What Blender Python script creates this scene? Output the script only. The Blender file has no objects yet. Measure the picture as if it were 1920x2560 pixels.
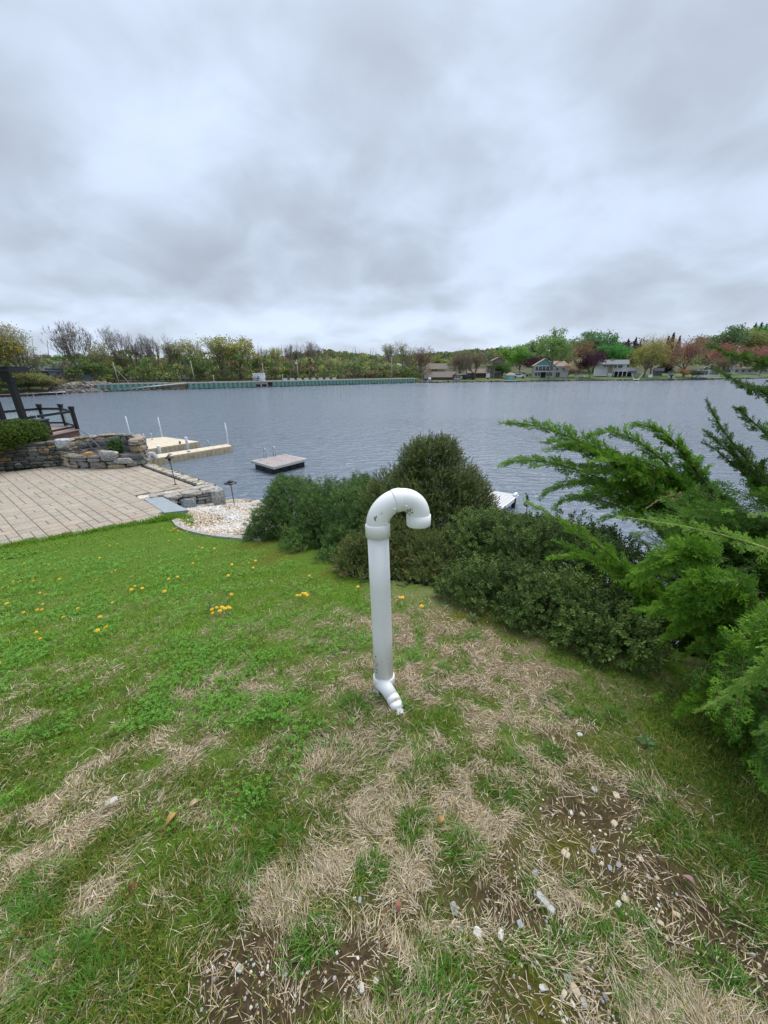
import bpy, math, random
import numpy as np
from mathutils import Vector, Matrix

random.seed(11)
rng = np.random.default_rng(11)
scene = bpy.context.scene
COL = scene.collection
R = math.radians

# ------------------------------------------------------------------ camera
EYE = 4.8                                   # metres above the lake
PITCH = R(21.16)
FPX = 930.0                                 # focal length in pixels of the 1920 x 2560 photo
cam_d = bpy.data.cameras.new('camera')
cam_d.sensor_fit = 'HORIZONTAL'
cam_d.sensor_width = 36.0
cam_d.lens = 36.0 * FPX / 1920.0
cam_d.clip_start = 0.05
cam_d.clip_end = 5000
cam = bpy.data.objects.new('camera', cam_d)
COL.objects.link(cam)
cam.location = (0, 0, EYE)
cam.rotation_euler = (R(90) - PITCH, 0, 0)
scene.camera = cam

# ------------------------------------------------------------------ view
scene.view_settings.view_transform = 'Standard'
scene.view_settings.look = 'None'
scene.view_settings.exposure = 1.12
scene.view_settings.gamma = 1.0
scene.view_settings.use_curve_mapping = False
scene.cycles.max_bounces = 8
scene.cycles.diffuse_bounces = 4
scene.cycles.transparent_max_bounces = 8
scene.cycles.use_denoising = True

# ------------------------------------------------------------------ sky: overcast deck over a Nishita sky
SUN_EL, SUN_AZ = R(63), R(25)              # azimuth measured clockwise from +y
world = bpy.data.worlds.new('World')
scene.world = world
world.use_nodes = True
nt = world.node_tree
nt.nodes.clear()
def N(tree, typ, **kw):
    n = tree.nodes.new(typ)
    for k, v in kw.items():
        setattr(n, k, v)
    return n
def L(tree, a, b):
    tree.links.new(a, b)
out = N(nt, 'ShaderNodeOutputWorld')
bg = N(nt, 'ShaderNodeBackground')
bg.inputs['Strength'].default_value = 0.1
sky = N(nt, 'ShaderNodeTexSky', sky_type='NISHITA')
sky.sun_disc = False
sky.sun_elevation = SUN_EL
sky.sun_rotation = SUN_AZ
tc = N(nt, 'ShaderNodeTexCoord')
sep = N(nt, 'ShaderNodeSeparateXYZ')
L(nt, tc.outputs['Generated'], sep.inputs[0])
def wm(op, a, b=None, clamp=False):
    n = N(nt, 'ShaderNodeMath', operation=op, use_clamp=clamp)
    for i, q in enumerate((a, b)):
        if q is None: continue
        if isinstance(q, (int, float)): n.inputs[i].default_value = q
        else: L(nt, q, n.inputs[i])
    return n.outputs[0]
zc = wm('MAXIMUM', sep.outputs['Z'], 0.0)
den = wm('ADD', zc, 0.34)
cx, cy = wm('DIVIDE', sep.outputs['X'], den), wm('DIVIDE', sep.outputs['Y'], den)
comb = N(nt, 'ShaderNodeCombineXYZ')
L(nt, cx, comb.inputs[0]); L(nt, cy, comb.inputs[1])
comb.inputs[2].default_value = 3.7
def cloud_noise(scale, detail, rough, dist, off):
    mp = N(nt, 'ShaderNodeMapping')
    mp.inputs['Location'].default_value = off
    L(nt, comb.outputs[0], mp.inputs[0])
    n = N(nt, 'ShaderNodeTexNoise')
    n.inputs['Scale'].default_value = scale
    n.inputs['Detail'].default_value = detail
    n.inputs['Roughness'].default_value = rough
    n.inputs['Distortion'].default_value = dist
    L(nt, mp.outputs[0], n.inputs['Vector'])
    return n.outputs['Fac']
n1 = cloud_noise(1.35, 4.0, 0.45, 0.3, (4.3, 1.15, 0))
n2 = cloud_noise(3.4, 5.0, 0.5, 0.4, (9.1, 2.2, 4))
mixn = wm('ADD', wm('MULTIPLY', n1, 0.66), wm('MULTIPLY', n2, 0.34))
ramp = N(nt, 'ShaderNodeValToRGB')
ramp.color_ramp.interpolation = 'B_SPLINE'
els = ramp.color_ramp.elements
els[0].position, els[0].color = 0.36, (0.365, 0.412, 0.485, 1)
els[1].position, els[1].color = 0.62, (0.615, 0.71, 0.865, 1)
e = els.new(0.47); e.color = (0.455, 0.52, 0.625, 1)
e = els.new(0.55); e.color = (0.545, 0.63, 0.775, 1)
L(nt, mixn, ramp.inputs[0])
# overcast luminance: brighter towards the zenith, a pale band low over the horizon
elev = N(nt, 'ShaderNodeValToRGB')
elev.color_ramp.interpolation = 'B_SPLINE'
ee = elev.color_ramp.elements
ee[0].position, ee[0].color = 0.0, (0.86, 0.86, 0.86, 1)
ee[1].position, ee[1].color = 1.0, (1.0, 1.0, 1.0, 1)
for p_, v_ in ((0.07, 0.86), (0.20, 0.74), (0.36, 0.80), (0.55, 0.90), (0.75, 0.96)):
    q = ee.new(p_); q.color = (v_, v_, v_, 1)
L(nt, zc, elev.inputs[0])
mul = N(nt, 'ShaderNodeMix', data_type='RGBA', blend_type='MULTIPLY')
mul.inputs['Factor'].default_value = 1.0
L(nt, ramp.outputs[0], mul.inputs['A']); L(nt, elev.outputs[0], mul.inputs['B'])
sc10 = N(nt, 'ShaderNodeVectorMath', operation='SCALE')
sc10.inputs['Scale'].default_value = 7.0
L(nt, mul.outputs['Result'], sc10.inputs[0])
mx = N(nt, 'ShaderNodeMix', data_type='RGBA')
mx.inputs['Factor'].default_value = 0.965
L(nt, sky.outputs[0], mx.inputs['A']); L(nt, sc10.outputs[0], mx.inputs['B'])
L(nt, mx.outputs['Result'], bg.inputs['Color'])
L(nt, bg.outputs[0], out.inputs['Surface'])

sun_d = bpy.data.lights.new('sun', 'SUN')
sun_d.energy = 1.5
sun_d.angle = R(45)
sun_d.color = (1.0, 0.96, 0.9)
sun = bpy.data.objects.new('sun', sun_d)
COL.objects.link(sun)
sd = Vector((math.sin(SUN_AZ) * math.cos(SUN_EL), math.cos(SUN_AZ) * math.cos(SUN_EL), math.sin(SUN_EL)))
sun.rotation_euler = (-sd).to_track_quat('-Z', 'Y').to_euler()
sun.location = sd * 60

# ------------------------------------------------------------------ photo measurements -> places in the world
SP, CP = math.sin(PITCH), math.cos(PITCH)
def ray(px, py):
    v = py - 1280.0
    return Vector((px - 960.0, FPX * CP - v * SP, -(FPX * SP + v * CP)))
def P(px, py, z):
    d = ray(px, py); t = (z - EYE) / d.z
    return Vector((d.x * t, d.y * t, z))
def PY(px, py, y):
    d = ray(px, py); t = y / d.y
    return Vector((d.x * t, y, EYE + d.z * t))

# ------------------------------------------------------------------ mesh helpers
class Acc:
    def __init__(s):
        s.v, s.q, s.t, s.c, s.n = [], [], [], [], 0
    def add(s, v, q=None, t=None, c=(1, 1, 1)):
        v = np.asarray(v, dtype=np.float64).reshape(-1, 3)
        s.v.append(v)
        if q is not None and len(q): s.q.append(np.asarray(q, dtype=np.int64).reshape(-1, 4) + s.n)
        if t is not None and len(t): s.t.append(np.asarray(t, dtype=np.int64).reshape(-1, 3) + s.n)
        c = np.asarray(c, dtype=np.float64)
        s.c.append(np.broadcast_to(c, v.shape) if c.ndim == 1 else c)
        s.n += len(v)
        return s
    def inst(s, pv, pq, pt, M, T, c):
        """copies of a small shape: M (K,3,3), T (K,3), c (K,3)"""
        K, n = len(T), len(pv)
        v = np.einsum('kij,nj->kni', M, pv) + T[:, None, :]
        off = (np.arange(K) * n)[:, None, None]
        q = (np.asarray(pq)[None] + off).reshape(-1, 4) if pq is not None and len(pq) else None
        t = (np.asarray(pt)[None] + off).reshape(-1, 3) if pt is not None and len(pt) else None
        c = np.asarray(c, dtype=np.float64)
        if c.ndim == 1: c = np.broadcast_to(c, (K, 3))
        if c.ndim == 2: c = np.repeat(c[:, None, :], n, axis=1)
        return s.add(v.reshape(-1, 3), q, t, c.reshape(-1, 3))
    def mesh(s, name, smooth=False):
        v = np.concatenate(s.v) if s.v else np.zeros((0, 3))
        c = np.concatenate(s.c) if s.c else np.zeros((0, 3))
        q = np.concatenate(s.q) if s.q else np.zeros((0, 4), np.int64)
        t = np.concatenate(s.t) if s.t else np.zeros((0, 3), np.int64)
        me = bpy.data.meshes.new(name)
        me.vertices.add(len(v)); me.vertices.foreach_set('co', v.astype(np.float32).ravel())
        nl = len(q) * 4 + len(t) * 3
        me.loops.add(nl)
        me.loops.foreach_set('vertex_index', np.concatenate([q.ravel(), t.ravel()]).astype(np.int32))
        me.polygons.add(len(q) + len(t))
        st = np.concatenate([np.arange(len(q)) * 4, len(q) * 4 + np.arange(len(t)) * 3]).astype(np.int32)
        me.polygons.foreach_set('loop_start', st)
        me.polygons.foreach_set('use_smooth', np.full(len(st), smooth))
        at = me.color_attributes.new('tint', 'FLOAT_COLOR', 'POINT')
        at.data.foreach_set('color', np.concatenate([c, np.ones((len(c), 1))], axis=1).astype(np.float32).ravel())
        me.update(calc_edges=True)
        return me

def link(name, data, parent=None, loc=None, rot=None, scl=None):
    o = bpy.data.objects.new(name, data)
    COL.objects.link(o)
    if parent is not None: o.parent = parent
    if loc is not None: o.location = loc
    if rot is not None: o.rotation_euler = rot
    if scl is not None: o.scale = scl
    return o
def obj(name, acc, mat, parent=None, smooth=False, loc=None, rot=None, label=None, kind=None):
    me = acc.mesh(name, smooth) if isinstance(acc, Acc) else acc
    if mat is not None and len(me.materials) == 0: me.materials.append(mat)
    o = link(name, me, parent, loc, rot)
    if label: o['label'] = label
    if kind: o['kind'] = kind
    return o
def tag(o, label, cat, group=None):
    o['label'] = label; o['category'] = cat
    if group: o['group'] = group
    return o
def thing(name, label, cat, loc=(0, 0, 0), rz=0.0, group=None):
    o = bpy.data.objects.new(name, None)
    COL.objects.link(o)
    o.location = loc; o.rotation_euler = (0, 0, rz)
    o.empty_display_size = 0.2
    return tag(o, label, cat, group)
def dup(root, loc, rz=0.0, scl=None, label=None):
    r = root.copy(); COL.objects.link(r)
    r.location = loc; r.rotation_euler = (0, 0, rz)
    if scl is not None: r.scale = (scl,) * 3 if isinstance(scl, (int, float)) else scl
    if label: r['label'] = label
    for ch in list(root.children):
        c = ch.copy(); COL.objects.link(c); c.parent = r
        for g in list(ch.children):
            d = g.copy(); COL.objects.link(d); d.parent = c
    return r

BOXQ = [(0, 3, 2, 1), (4, 5, 6, 7), (0, 1, 5, 4), (1, 2, 6, 5), (2, 3, 7, 6), (3, 0, 4, 7)]
def box(acc, c, s, rz=0.0, col=(1, 1, 1), rx=0.0, ry=0.0):
    x, y, z = s[0] / 2, s[1] / 2, s[2] / 2
    v = np.array([(-x, -y, -z), (x, -y, -z), (x, y, -z), (-x, y, -z), (-x, -y, z), (x, -y, z), (x, y, z), (-x, y, z)])
    m = np.array(Matrix.Rotation(rz, 3, 'Z') @ Matrix.Rotation(ry, 3, 'Y') @ Matrix.Rotation(rx, 3, 'X'))
    return acc.add(v @ m.T + np.array(c), BOXQ, None, col)
def bbox(acc, c, s, b=0.01, rz=0.0, col=(1, 1, 1)):
    """box with a chamfered upper and side edge"""
    x, y, z = s[0] / 2, s[1] / 2, s[2] / 2
    rings = [(-z, 0.0), (z - b, 0.0), (z, b)]
    v = []
    for h, i in rings:
        X, Y = x - i, y - i
        k = b
        v += [(-X + k, -Y, h), (X - k, -Y, h), (X, -Y + k, h), (X, Y - k, h), (X - k, Y, h), (-X + k, Y, h), (-X, Y - k, h), (-X, -Y + k, h)]
    q = []
    for r in range(2):
        for i in range(8):
            j = (i + 1) % 8
            q.append((r * 8 + i, r * 8 + j, r * 8 + 8 + j, r * 8 + 8 + i))
    a = 16
    q += [(a, a + 1, a + 2, a + 7), (a + 7, a + 2, a + 3, a + 6), (a + 6, a + 3, a + 4, a + 5)]
    v = np.array(v)
    m = np.array(Matrix.Rotation(rz, 3, 'Z'))
    return acc.add(v @ m.T + np.array(c), q, None, col)
def prism(acc, pts, z0, z1, col=(1, 1, 1)):
    """polygon (counter-clockwise, convex-ish) extruded between two heights, fan caps"""
    n = len(pts)
    v = [(p[0], p[1], z0) for p in pts] + [(p[0], p[1], z1) for p in pts]
    q = [(i, (i + 1) % n, n + (i + 1) % n, n + i) for i in range(n)]
    t = [(n, n + i, n + i + 1) for i in range(1, n - 1)] + [(0, i + 1, i) for i in range(1, n - 1)]
    return acc.add(v, q, t, col)
def frame_of(d):
    d = Vector(d).normalized()
    a = Vector((0, 0, 1)) if abs(d.z) < 0.9 else Vector((1, 0, 0))
    u = d.cross(a).normalized(); w = u.cross(d).normalized()
    return u, w
def tube(acc, pts, rad, n=8, col=(1, 1, 1), cap=True):
    pts = [Vector(p) for p in pts]
    if isinstance(rad, (int, float)): rad = [rad] * len(pts)
    v, q, t = [], [], []
    u = w = None
    for i, p in enumerate(pts):
        d = (pts[min(i + 1, len(pts) - 1)] - pts[max(i - 1, 0)])
        if d.length < 1e-9: d = Vector((0, 0, 1))
        d.normalize()
        if u is None: u, w = frame_of(d)
        else:
            u = (u - d * u.dot(d)).normalized(); w = u.cross(d).normalized()
        for k in range(n):
            a = 2 * math.pi * k / n
            v.append(p + (u * math.cos(a) + w * math.sin(a)) * rad[i])
    for i in range(len(pts) - 1):
        for k in range(n):
            j = (k + 1) % n
            q.append((i * n + k, i * n + j, (i + 1) * n + j, (i + 1) * n + k))
    if cap:
        b = len(v); v += [pts[0], pts[-1]]
        m = (len(pts) - 1) * n
        for k in range(n):
            j = (k + 1) % n
            t += [(b, j, k), (b + 1, m + k, m + j)]
    return acc.add([tuple(x) for x in v], q, t, col)
def lathe(acc, prof, n=24, loc=(0, 0, 0), col=(1, 1, 1)):
    v, q = [], []
    for r, z in prof:
        for k in range(n):
            a = 2 * math.pi * k / n
            v.append((loc[0] + r * math.cos(a), loc[1] + r * math.sin(a), loc[2] + z))
    for i in range(len(prof) - 1):
        for k in range(n):
            j = (k + 1) % n
            q.append((i * n + k, i * n + j, (i + 1) * n + j, (i + 1) * n + k))
    return acc.add(v, q, None, col)

# value noise (for shapes and densities)
_lat = np.random.default_rng(5).random((256, 256))
def vnoise(x, y):
    x = np.asarray(x, float); y = np.asarray(y, float)
    xi, yi = np.floor(x).astype(int), np.floor(y).astype(int)
    fx, fy = x - xi, y - yi
    fx, fy = fx * fx * (3 - 2 * fx), fy * fy * (3 - 2 * fy)
    a, b = _lat[xi & 255, yi & 255], _lat[(xi + 1) & 255, yi & 255]
    c, d = _lat[xi & 255, (yi + 1) & 255], _lat[(xi + 1) & 255, (yi + 1) & 255]
    return (a * (1 - fx) + b * fx) * (1 - fy) + (c * (1 - fx) + d * fx) * fy
def fbm(x, y, o=4):
    s, a, t = 0.0, 0.5, 0.0
    for k in range(o):
        s = s + a * vnoise(x * 2 ** k + 17.3 * k, y * 2 ** k + 5.1 * k); t += a; a *= 0.5
    return s / t
def sstep(a, b, x):
    t = np.clip((np.asarray(x, float) - a) / (b - a), 0, 1)
    return t * t * (3 - 2 * t)
def unit(a):
    return a / np.maximum(np.linalg.norm(a, axis=-1, keepdims=True), 1e-9)
def frames(d, roll=None):
    """matrices whose y axis runs along d, z axis a random normal"""
    d = unit(d); K = len(d)
    a = rng.normal(size=(K, 3)) if roll is None else roll
    x = unit(np.cross(d, a)); z = np.cross(x, d)
    return np.stack([x, d, z], axis=2)

# ------------------------------------------------------------------ materials
MATS = {}
def material(name, col, rough=0.7, var=0.15, vscale=8.0, bump=0.0, bscale=40.0, metal=0.0, spec=0.4, tint=False,
             objcol=False, trans=0.0, dirt=None, dscale=3.0, dlo=0.55, dhi=0.7, alpha=None, coords='Object', rand=0.0):
    m = bpy.data.materials.new(name); m.use_nodes = True
    t = m.node_tree; b = t.nodes['Principled BSDF']
    b.inputs['Roughness'].default_value = rough
    b.inputs['Metallic'].default_value = metal
    b.inputs['Specular IOR Level'].default_value = spec
    tcn = N(t, 'ShaderNodeTexCoord').outputs[coords]
    cur = None
    rgb = N(t, 'ShaderNodeRGB'); rgb.outputs[0].default_value = (*col, 1); cur = rgb.outputs[0]
    def mulc(a, bsock):
        mm = N(t, 'ShaderNodeMix', data_type='RGBA', blend_type='MULTIPLY'); mm.inputs['Factor'].default_value = 1
        L(t, a, mm.inputs['A']); L(t, bsock, mm.inputs['B']); return mm.outputs['Result']
    if tint:
        at = N(t, 'ShaderNodeAttribute', attribute_name='tint'); cur = mulc(cur, at.outputs['Color'])
    oi = None
    if objcol or rand:
        oi = N(t, 'ShaderNodeObjectInfo')
    if objcol: cur = mulc(cur, oi.outputs['Color'])
    if var:
        n = N(t, 'ShaderNodeTexNoise'); n.inputs['Scale'].default_value = vscale; n.inputs['Detail'].default_value = 5
        L(t, tcn, n.inputs['Vector'])
        mr = N(t, 'ShaderNodeMapRange'); mr.inputs['From Min'].default_value = 0.3; mr.inputs['From Max'].default_value = 0.7
        mr.inputs['To Min'].default_value = 1 - var; mr.inputs['To Max'].default_value = 1 + var
        L(t, n.outputs['Fac'], mr.inputs['Value'])
        cur = mulc(cur, mr.outputs[0])
    if rand:
        mr = N(t, 'ShaderNodeMapRange'); mr.inputs['To Min'].default_value = 1 - rand; mr.inputs['To Max'].default_value = 1 + rand
        L(t, oi.outputs['Random'], mr.inputs['Value']); cur = mulc(cur, mr.outputs[0])
    if dirt:
        n = N(t, 'ShaderNodeTexNoise'); n.inputs['Scale'].default_value = dscale; n.inputs['Detail'].default_value = 6
        n.inputs['Roughness'].default_value = 0.65
        L(t, tcn, n.inputs['Vector'])
        mr = N(t, 'ShaderNodeMapRange'); mr.inputs['From Min'].default_value = dlo; mr.inputs['From Max'].default_value = dhi
        L(t, n.outputs['Fac'], mr.inputs['Value'])
        mm = N(t, 'ShaderNodeMix', data_type='RGBA'); L(t, mr.outputs[0], mm.inputs['Factor'])
        L(t, cur, mm.inputs['A']); mm.inputs['B'].default_value = (*dirt, 1); cur = mm.outputs['Result']
    L(t, cur, b.inputs['Base Color'])
    if bump:
        n = N(t, 'ShaderNodeTexNoise'); n.inputs['Scale'].default_value = bscale; n.inputs['Detail'].default_value = 6
        L(t, tcn, n.inputs['Vector'])
        bp = N(t, 'ShaderNodeBump'); bp.inputs['Strength'].default_value = bump; bp.inputs['Distance'].default_value = 0.02
        L(t, n.outputs['Fac'], bp.inputs['Height']); L(t, bp.outputs[0], b.inputs['Normal'])
    if trans:
        o = t.nodes['Material Output']
        tr = N(t, 'ShaderNodeBsdfTranslucent'); L(t, cur, tr.inputs['Color'])
        ms = N(t, 'ShaderNodeMixShader'); ms.inputs[0].default_value = trans
        L(t, b.outputs[0], ms.inputs[1]); L(t, tr.outputs[0], ms.inputs[2]); L(t, ms.outputs[0], o.inputs['Surface'])
    MATS[name] = m
    return m
# ------------------------------------------------------------------ terrain
GN = (-0.46, 0.888)
_s = np.linspace(-30, 40, 1401)
_g = 0.13 + 0.135 * sstep(-0.5, 2.2, _s)
_g = np.where(_s < -3, 0.05, _g)
_f = np.cumsum(_g) * (_s[1] - _s[0]); _f -= np.interp(0, _s, _f)
def hl(x, y):
    s = np.asarray(x, float) * GN[0] + (np.asarray(y, float) - 1.54) * GN[1]
    return np.maximum(3.2 - np.interp(s, _s, _f), 1.19)
SHX = [-40, -6.6, -6.0, -5, -2, 0, 3, 5, 7.5, 14, 40]
SHY = [13.4, 13.4, 13.6, 13.7, 11.8, 10.0, 8.0, 6.4, 5.8, 5.4, 5.0]
def bank(x, y):
    sl = np.interp(x, [-4.2, -2, 1], [0.26, 0.42, 0.75])
    d = np.interp(x, SHX, SHY) - np.asarray(y, float)
    return np.where(d > 0, sl * d, 0.25 * d)
def smin(a, b, k=0.25):
    h = np.clip(0.5 + 0.5 * (b - a) / k, 0, 1)
    return b * (1 - h) + a * h - k * h * (1 - h)
HEDGE = np.array([(-3.6, 12), (-3.1, 7.4), (-2.5, 6.1), (-2.15, 5.65), (-.86, 3.6), (-.27, 2.8), (.47, 2.3), (1.0, 1.86), (1.35, 1.65), (1.75, 1.15), (2.4, .3), (4, -1)])
def hedge_d(x, y):
    """how far a place lies beyond the foot of the shrubs (positive: under them)"""
    return y - np.interp(x, HEDGE[:, 0], HEDGE[:, 1])
def ground(x, y):
    z = smin(hl(x, y), bank(x, y))
    z = z - np.minimum(.95 * np.maximum(0, hedge_d(x, y) - .45), 1.7) * sstep(-1.0, .4, x)
    return np.maximum(z, -1.0)
def PL(px, py):
    d = ray(px, py); t = 0.0
    lo, hi = 0.0001, 0.03
    for k in range(60):
        t = lo + (hi - lo) * k / 60
        if EYE + d.z * t < float(ground(d.x * t, d.y * t)): break
    a, b = t - (hi - lo) / 60, t
    for _ in range(30):
        m = (a + b) / 2
        if EYE + d.z * m < float(ground(d.x * m, d.y * m)): b = m
        else: a = m
    return Vector((d.x * b, d.y * b, EYE + d.z * b))

def poly_in(x, y, poly):
    x = np.asarray(x, float); y = np.asarray(y, float)
    r = np.zeros(np.broadcast(x, y).shape, bool); n = len(poly)
    for i in range(n):
        x1, y1 = poly[i][0], poly[i][1]; x2, y2 = poly[(i + 1) % n][0], poly[(i + 1) % n][1]
        c = ((y1 > y) != (y2 > y)) & (x < (x2 - x1) * (y - y1) / (y2 - y1 + 1e-12) + x1)
        r ^= c
    return r
# the patio (its top at z = 1.2), counter-clockwise
PZ = 1.2
PATIO = [(-9.6, 6.6), (-8.38, 7.32), (-7.1, 8.05), (-5.95, 8.80), (-5.84, 9.24), (-7.02, 10.30), (-7.49, 10.71), (-6.25, 11.70), (-9.80, 14.45),
         (-12.76, 14.25), (-14.37, 13.45), (-17.0, 12.0), (-14.5, 7.0)]
TERR = [(-14.45, 13.75), (-12.7, 14.6), (-12.9, 16.2), (-14.6, 17.6), (-15.6, 18.4), (-18.5, 19.0), (-40, 14), (-40, 6), (-17.5, 12.1)]
GRAVEL = [(-5.25, 9.0), (-4.45, 8.05), (-3.2, 7.35), (-2.2, 7.0), (-1.6, 8.2), (-2.2, 12.0), (-5.2, 13.3), (-5.4, 11.7), (-6.6, 10.45), (-5.35, 9.45)]

# what grows where on the lawn: soft patches, each a place on the ground
def patch(px, py, rx, ry, w):
    c = PL(px, py); a = PL(px + rx, py); b = PL(px, py - ry); d = PL(px, py + ry)
    return (c.x, c.y, (a - c).length + 0.02, (b - d).length / 2 + 0.02, w)
STRAW = [patch(*p) for p in (
    (1180, 1640, 260, 80, 1.00), (1330, 1720, 200, 70, 0.90), (1000, 1560, 140, 30, 0.80), (1420, 1880, 140, 80, 0.75), (1200, 2000, 240, 110, 1.05), (1000, 1900, 220, 70, 0.75),
    (1330, 2060, 120, 110, 0.90), (760, 1900, 160, 45, 0.55), (480, 1760, 60, 26, 0.37), (720, 1700, 120, 40, 0.25), (150, 2060, 120, 50, 0.50), (30, 2150, 90, 60, 0.50),
    (470, 1890, 90, 40, 0.37), (540, 2000, 70, 30, 0.42), (300, 2280, 130, 60, 0.38), (90, 2420, 140, 60, 0.30), (370, 2250, 100, 50, 0.34), (640, 2320, 90, 70, 0.55),
    (700, 2250, 120, 60, 0.42), (880, 2170, 170, 60, 0.75), (520, 2380, 90, 60, 0.37), (330, 2480, 90, 40, 0.30), (1470, 2230, 110, 60, 0.70), (1640, 2420, 130, 70, 0.90),
    (1760, 2500, 100, 60, 0.80), (1560, 2120, 60, 60, 0.60), (1780, 2330, 60, 90, 0.50), (1400, 2440, 110, 70, 0.55), (1100, 2330, 120, 60, 0.45), (260, 1880, 90, 30, 0.22),
    (60, 1900, 80, 30, 0.20), (1640, 1960, 80, 60, 0.50), (1180, 1500, 200, 20, 0.50), (1900, 2420, 60, 60, 0.50), (820, 1600, 100, 40, 0.35))]
DIRT = [patch(*p) for p in (
    (1480, 2040, 110, 70, .9), (1590, 2200, 130, 80, 1.2), (1760, 2330, 120, 60, 1.1), (1890, 2440, 90, 70, 1.3), (1430, 2130, 110, 60, .9), (1300, 2270, 90, 90, .9),
    (1270, 2160, 60, 60, .8), (1420, 2320, 90, 60, .6), (700, 2430, 190, 60, 1.15), (640, 2510, 130, 60, 1.2), (850, 2400, 120, 60, .75), (1000, 2480, 150, 60, .6),
    (1330, 2500, 140, 60, 1.1), (1180, 2230, 90, 70, .8), (960, 2290, 110, 40, .6), (1420, 1870, 70, 26, .5), (560, 2500, 80, 50, .9), (1240, 2420, 120, 60, .6))]
PEBBLE = [patch(*p) for p in (
    (1310, 2300, 70, 130, 1.3), (1290, 2190, 60, 60, 1.0), (1480, 2480, 90, 60, 1.0), (1380, 2420, 90, 90, .6), (1590, 2060, 110, 110, .6), (1450, 2120, 100, 80, .5),
    (1620, 2260, 140, 90, .5), (700, 2450, 200, 70, .35), (1000, 2400, 200, 120, .35), (1850, 2430, 90, 60, .3))]
MOSS = [patch(*p) for p in (
    (690, 1390, 50, 16, .8), (640, 1365, 40, 10, .8), (800, 1440, 70, 16, .6), (1180, 1540, 90, 14, .9), (1300, 1590, 60, 16, .5), (1700, 1890, 60, 40, .5), (1490, 1860, 70, 30, .5),
    (1390, 2110, 60, 30, .9), (1540, 2270, 50, 24, .8), (1330, 2470, 60, 60, .8), (1220, 2540, 60, 40, .6), (1740, 2040, 50, 30, .5), (1350, 2530, 60, 50, .9), (960, 2290, 20, 12, .8), (1620, 1800, 50, 20, .3))]
def field(ps, x, y):
    f = np.zeros(np.broadcast(x, y).shape)
    for cx_, cy_, rx, ry, w in ps:
        f = np.maximum(f, w * (1.35 if ps is DIRT else 1) * np.exp(-(((x - cx_) / rx) ** 2 + ((y - cy_) / ry) ** 2) * 0.7))
    return f
def zones(x, y):
    n1, n2 = fbm(x * 3.1 + 40, y * 3.1 + 3, 4) - .5, fbm(x * 9 + 4, y * 9 + 80, 3) - .5
    s, d, m = field(STRAW, x, y), field(DIRT, x, y), field(MOSS, x, y)
    near = 1 - sstep(1.8, 3.4, y + 0.15 * x)
    s = np.clip(s + near * (0.22 + .34 * sstep(-.55, .05, x) * (1 - sstep(.75, 1.1, x + .25 * (y - 1)))) + (n1 * 0.9 + n2 * 1.3) * (0.25 + near), 0, 1.2)
    d = np.clip(d + (n1 * 0.5 + n2 * 0.9) * np.minimum(1, d * 2), 0, 1.3)
    m = np.clip(m + n2 * m, 0, 1)
    n3 = fbm(x * 13 + 9, y * 13 + 33, 3)
    s = s * (1 - near * (1 - sstep(.32, .60, n3)) * .78)
    return s, d, m

gx = np.concatenate([np.arange(-60, -20, 4.0), np.arange(-20, -3, .2), np.arange(-3, -1.4, .06), np.arange(-1.4, 1.8, .025), np.arange(1.8, 3, .06), np.arange(3, 20, .25), np.arange(20, 64, 4.0)])
gy = np.concatenate([np.arange(-40, -2, 3.0), np.arange(-2, .2, .2), np.arange(.2, 2.0, .025), np.arange(2.0, 4, .05), np.arange(4, 15, .15), np.arange(15, 24, .5)])
X, Y = np.meshgrid(gx, gy, indexing='ij')
Z = ground(X, Y)
land = (Z > 0.1)
lump = (fbm(X * 2.3, Y * 2.3, 3) - .5) * .07 + (fbm(X * 14, Y * 14, 3) - .5) * .022
def lumps(x, y):
    return (fbm(x * 2.3, y * 2.3, 3) - .5) * .07 + (fbm(x * 14, y * 14, 3) - .5) * .022
fade = 1 - sstep(5, 9, np.hypot(X, Y))
Z = Z + lump * fade
inp = poly_in(X, Y, PATIO)
Z = np.where(inp, np.minimum(Z, 1.02), Z)
out_l = (X < -5.45) & (Y > 11.75 + (X + 6.25) * -0.775 - 0.05) & (X > -14) & (Y > 11)
Z = np.where(out_l & ~inp, -0.9, Z)
Z = np.where(poly_in(X, Y, TERR), 1.60, Z)
zs, zd, zm = zones(X, Y)
far_ = sstep(9, 14, np.hypot(X, Y))
gcol = np.stack([np.clip(zs, 0, 1) * (1 - far_), np.clip(zd, 0, 1), zm], axis=-1).reshape(-1, 3)
nx, ny = len(gx), len(gy)
ii, jj = np.meshgrid(np.arange(nx - 1), np.arange(ny - 1), indexing='ij')
q = np.stack([ii * ny + jj, (ii + 1) * ny + jj, (ii + 1) * ny + jj + 1, ii * ny + jj + 1], axis=-1).reshape(-1, 4)
def gz(x, y):
    """lawn height with its lumps"""
    return ground(x, y) + lumps(x, y) * (1 - sstep(5, 9, np.hypot(x, y)))

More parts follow.
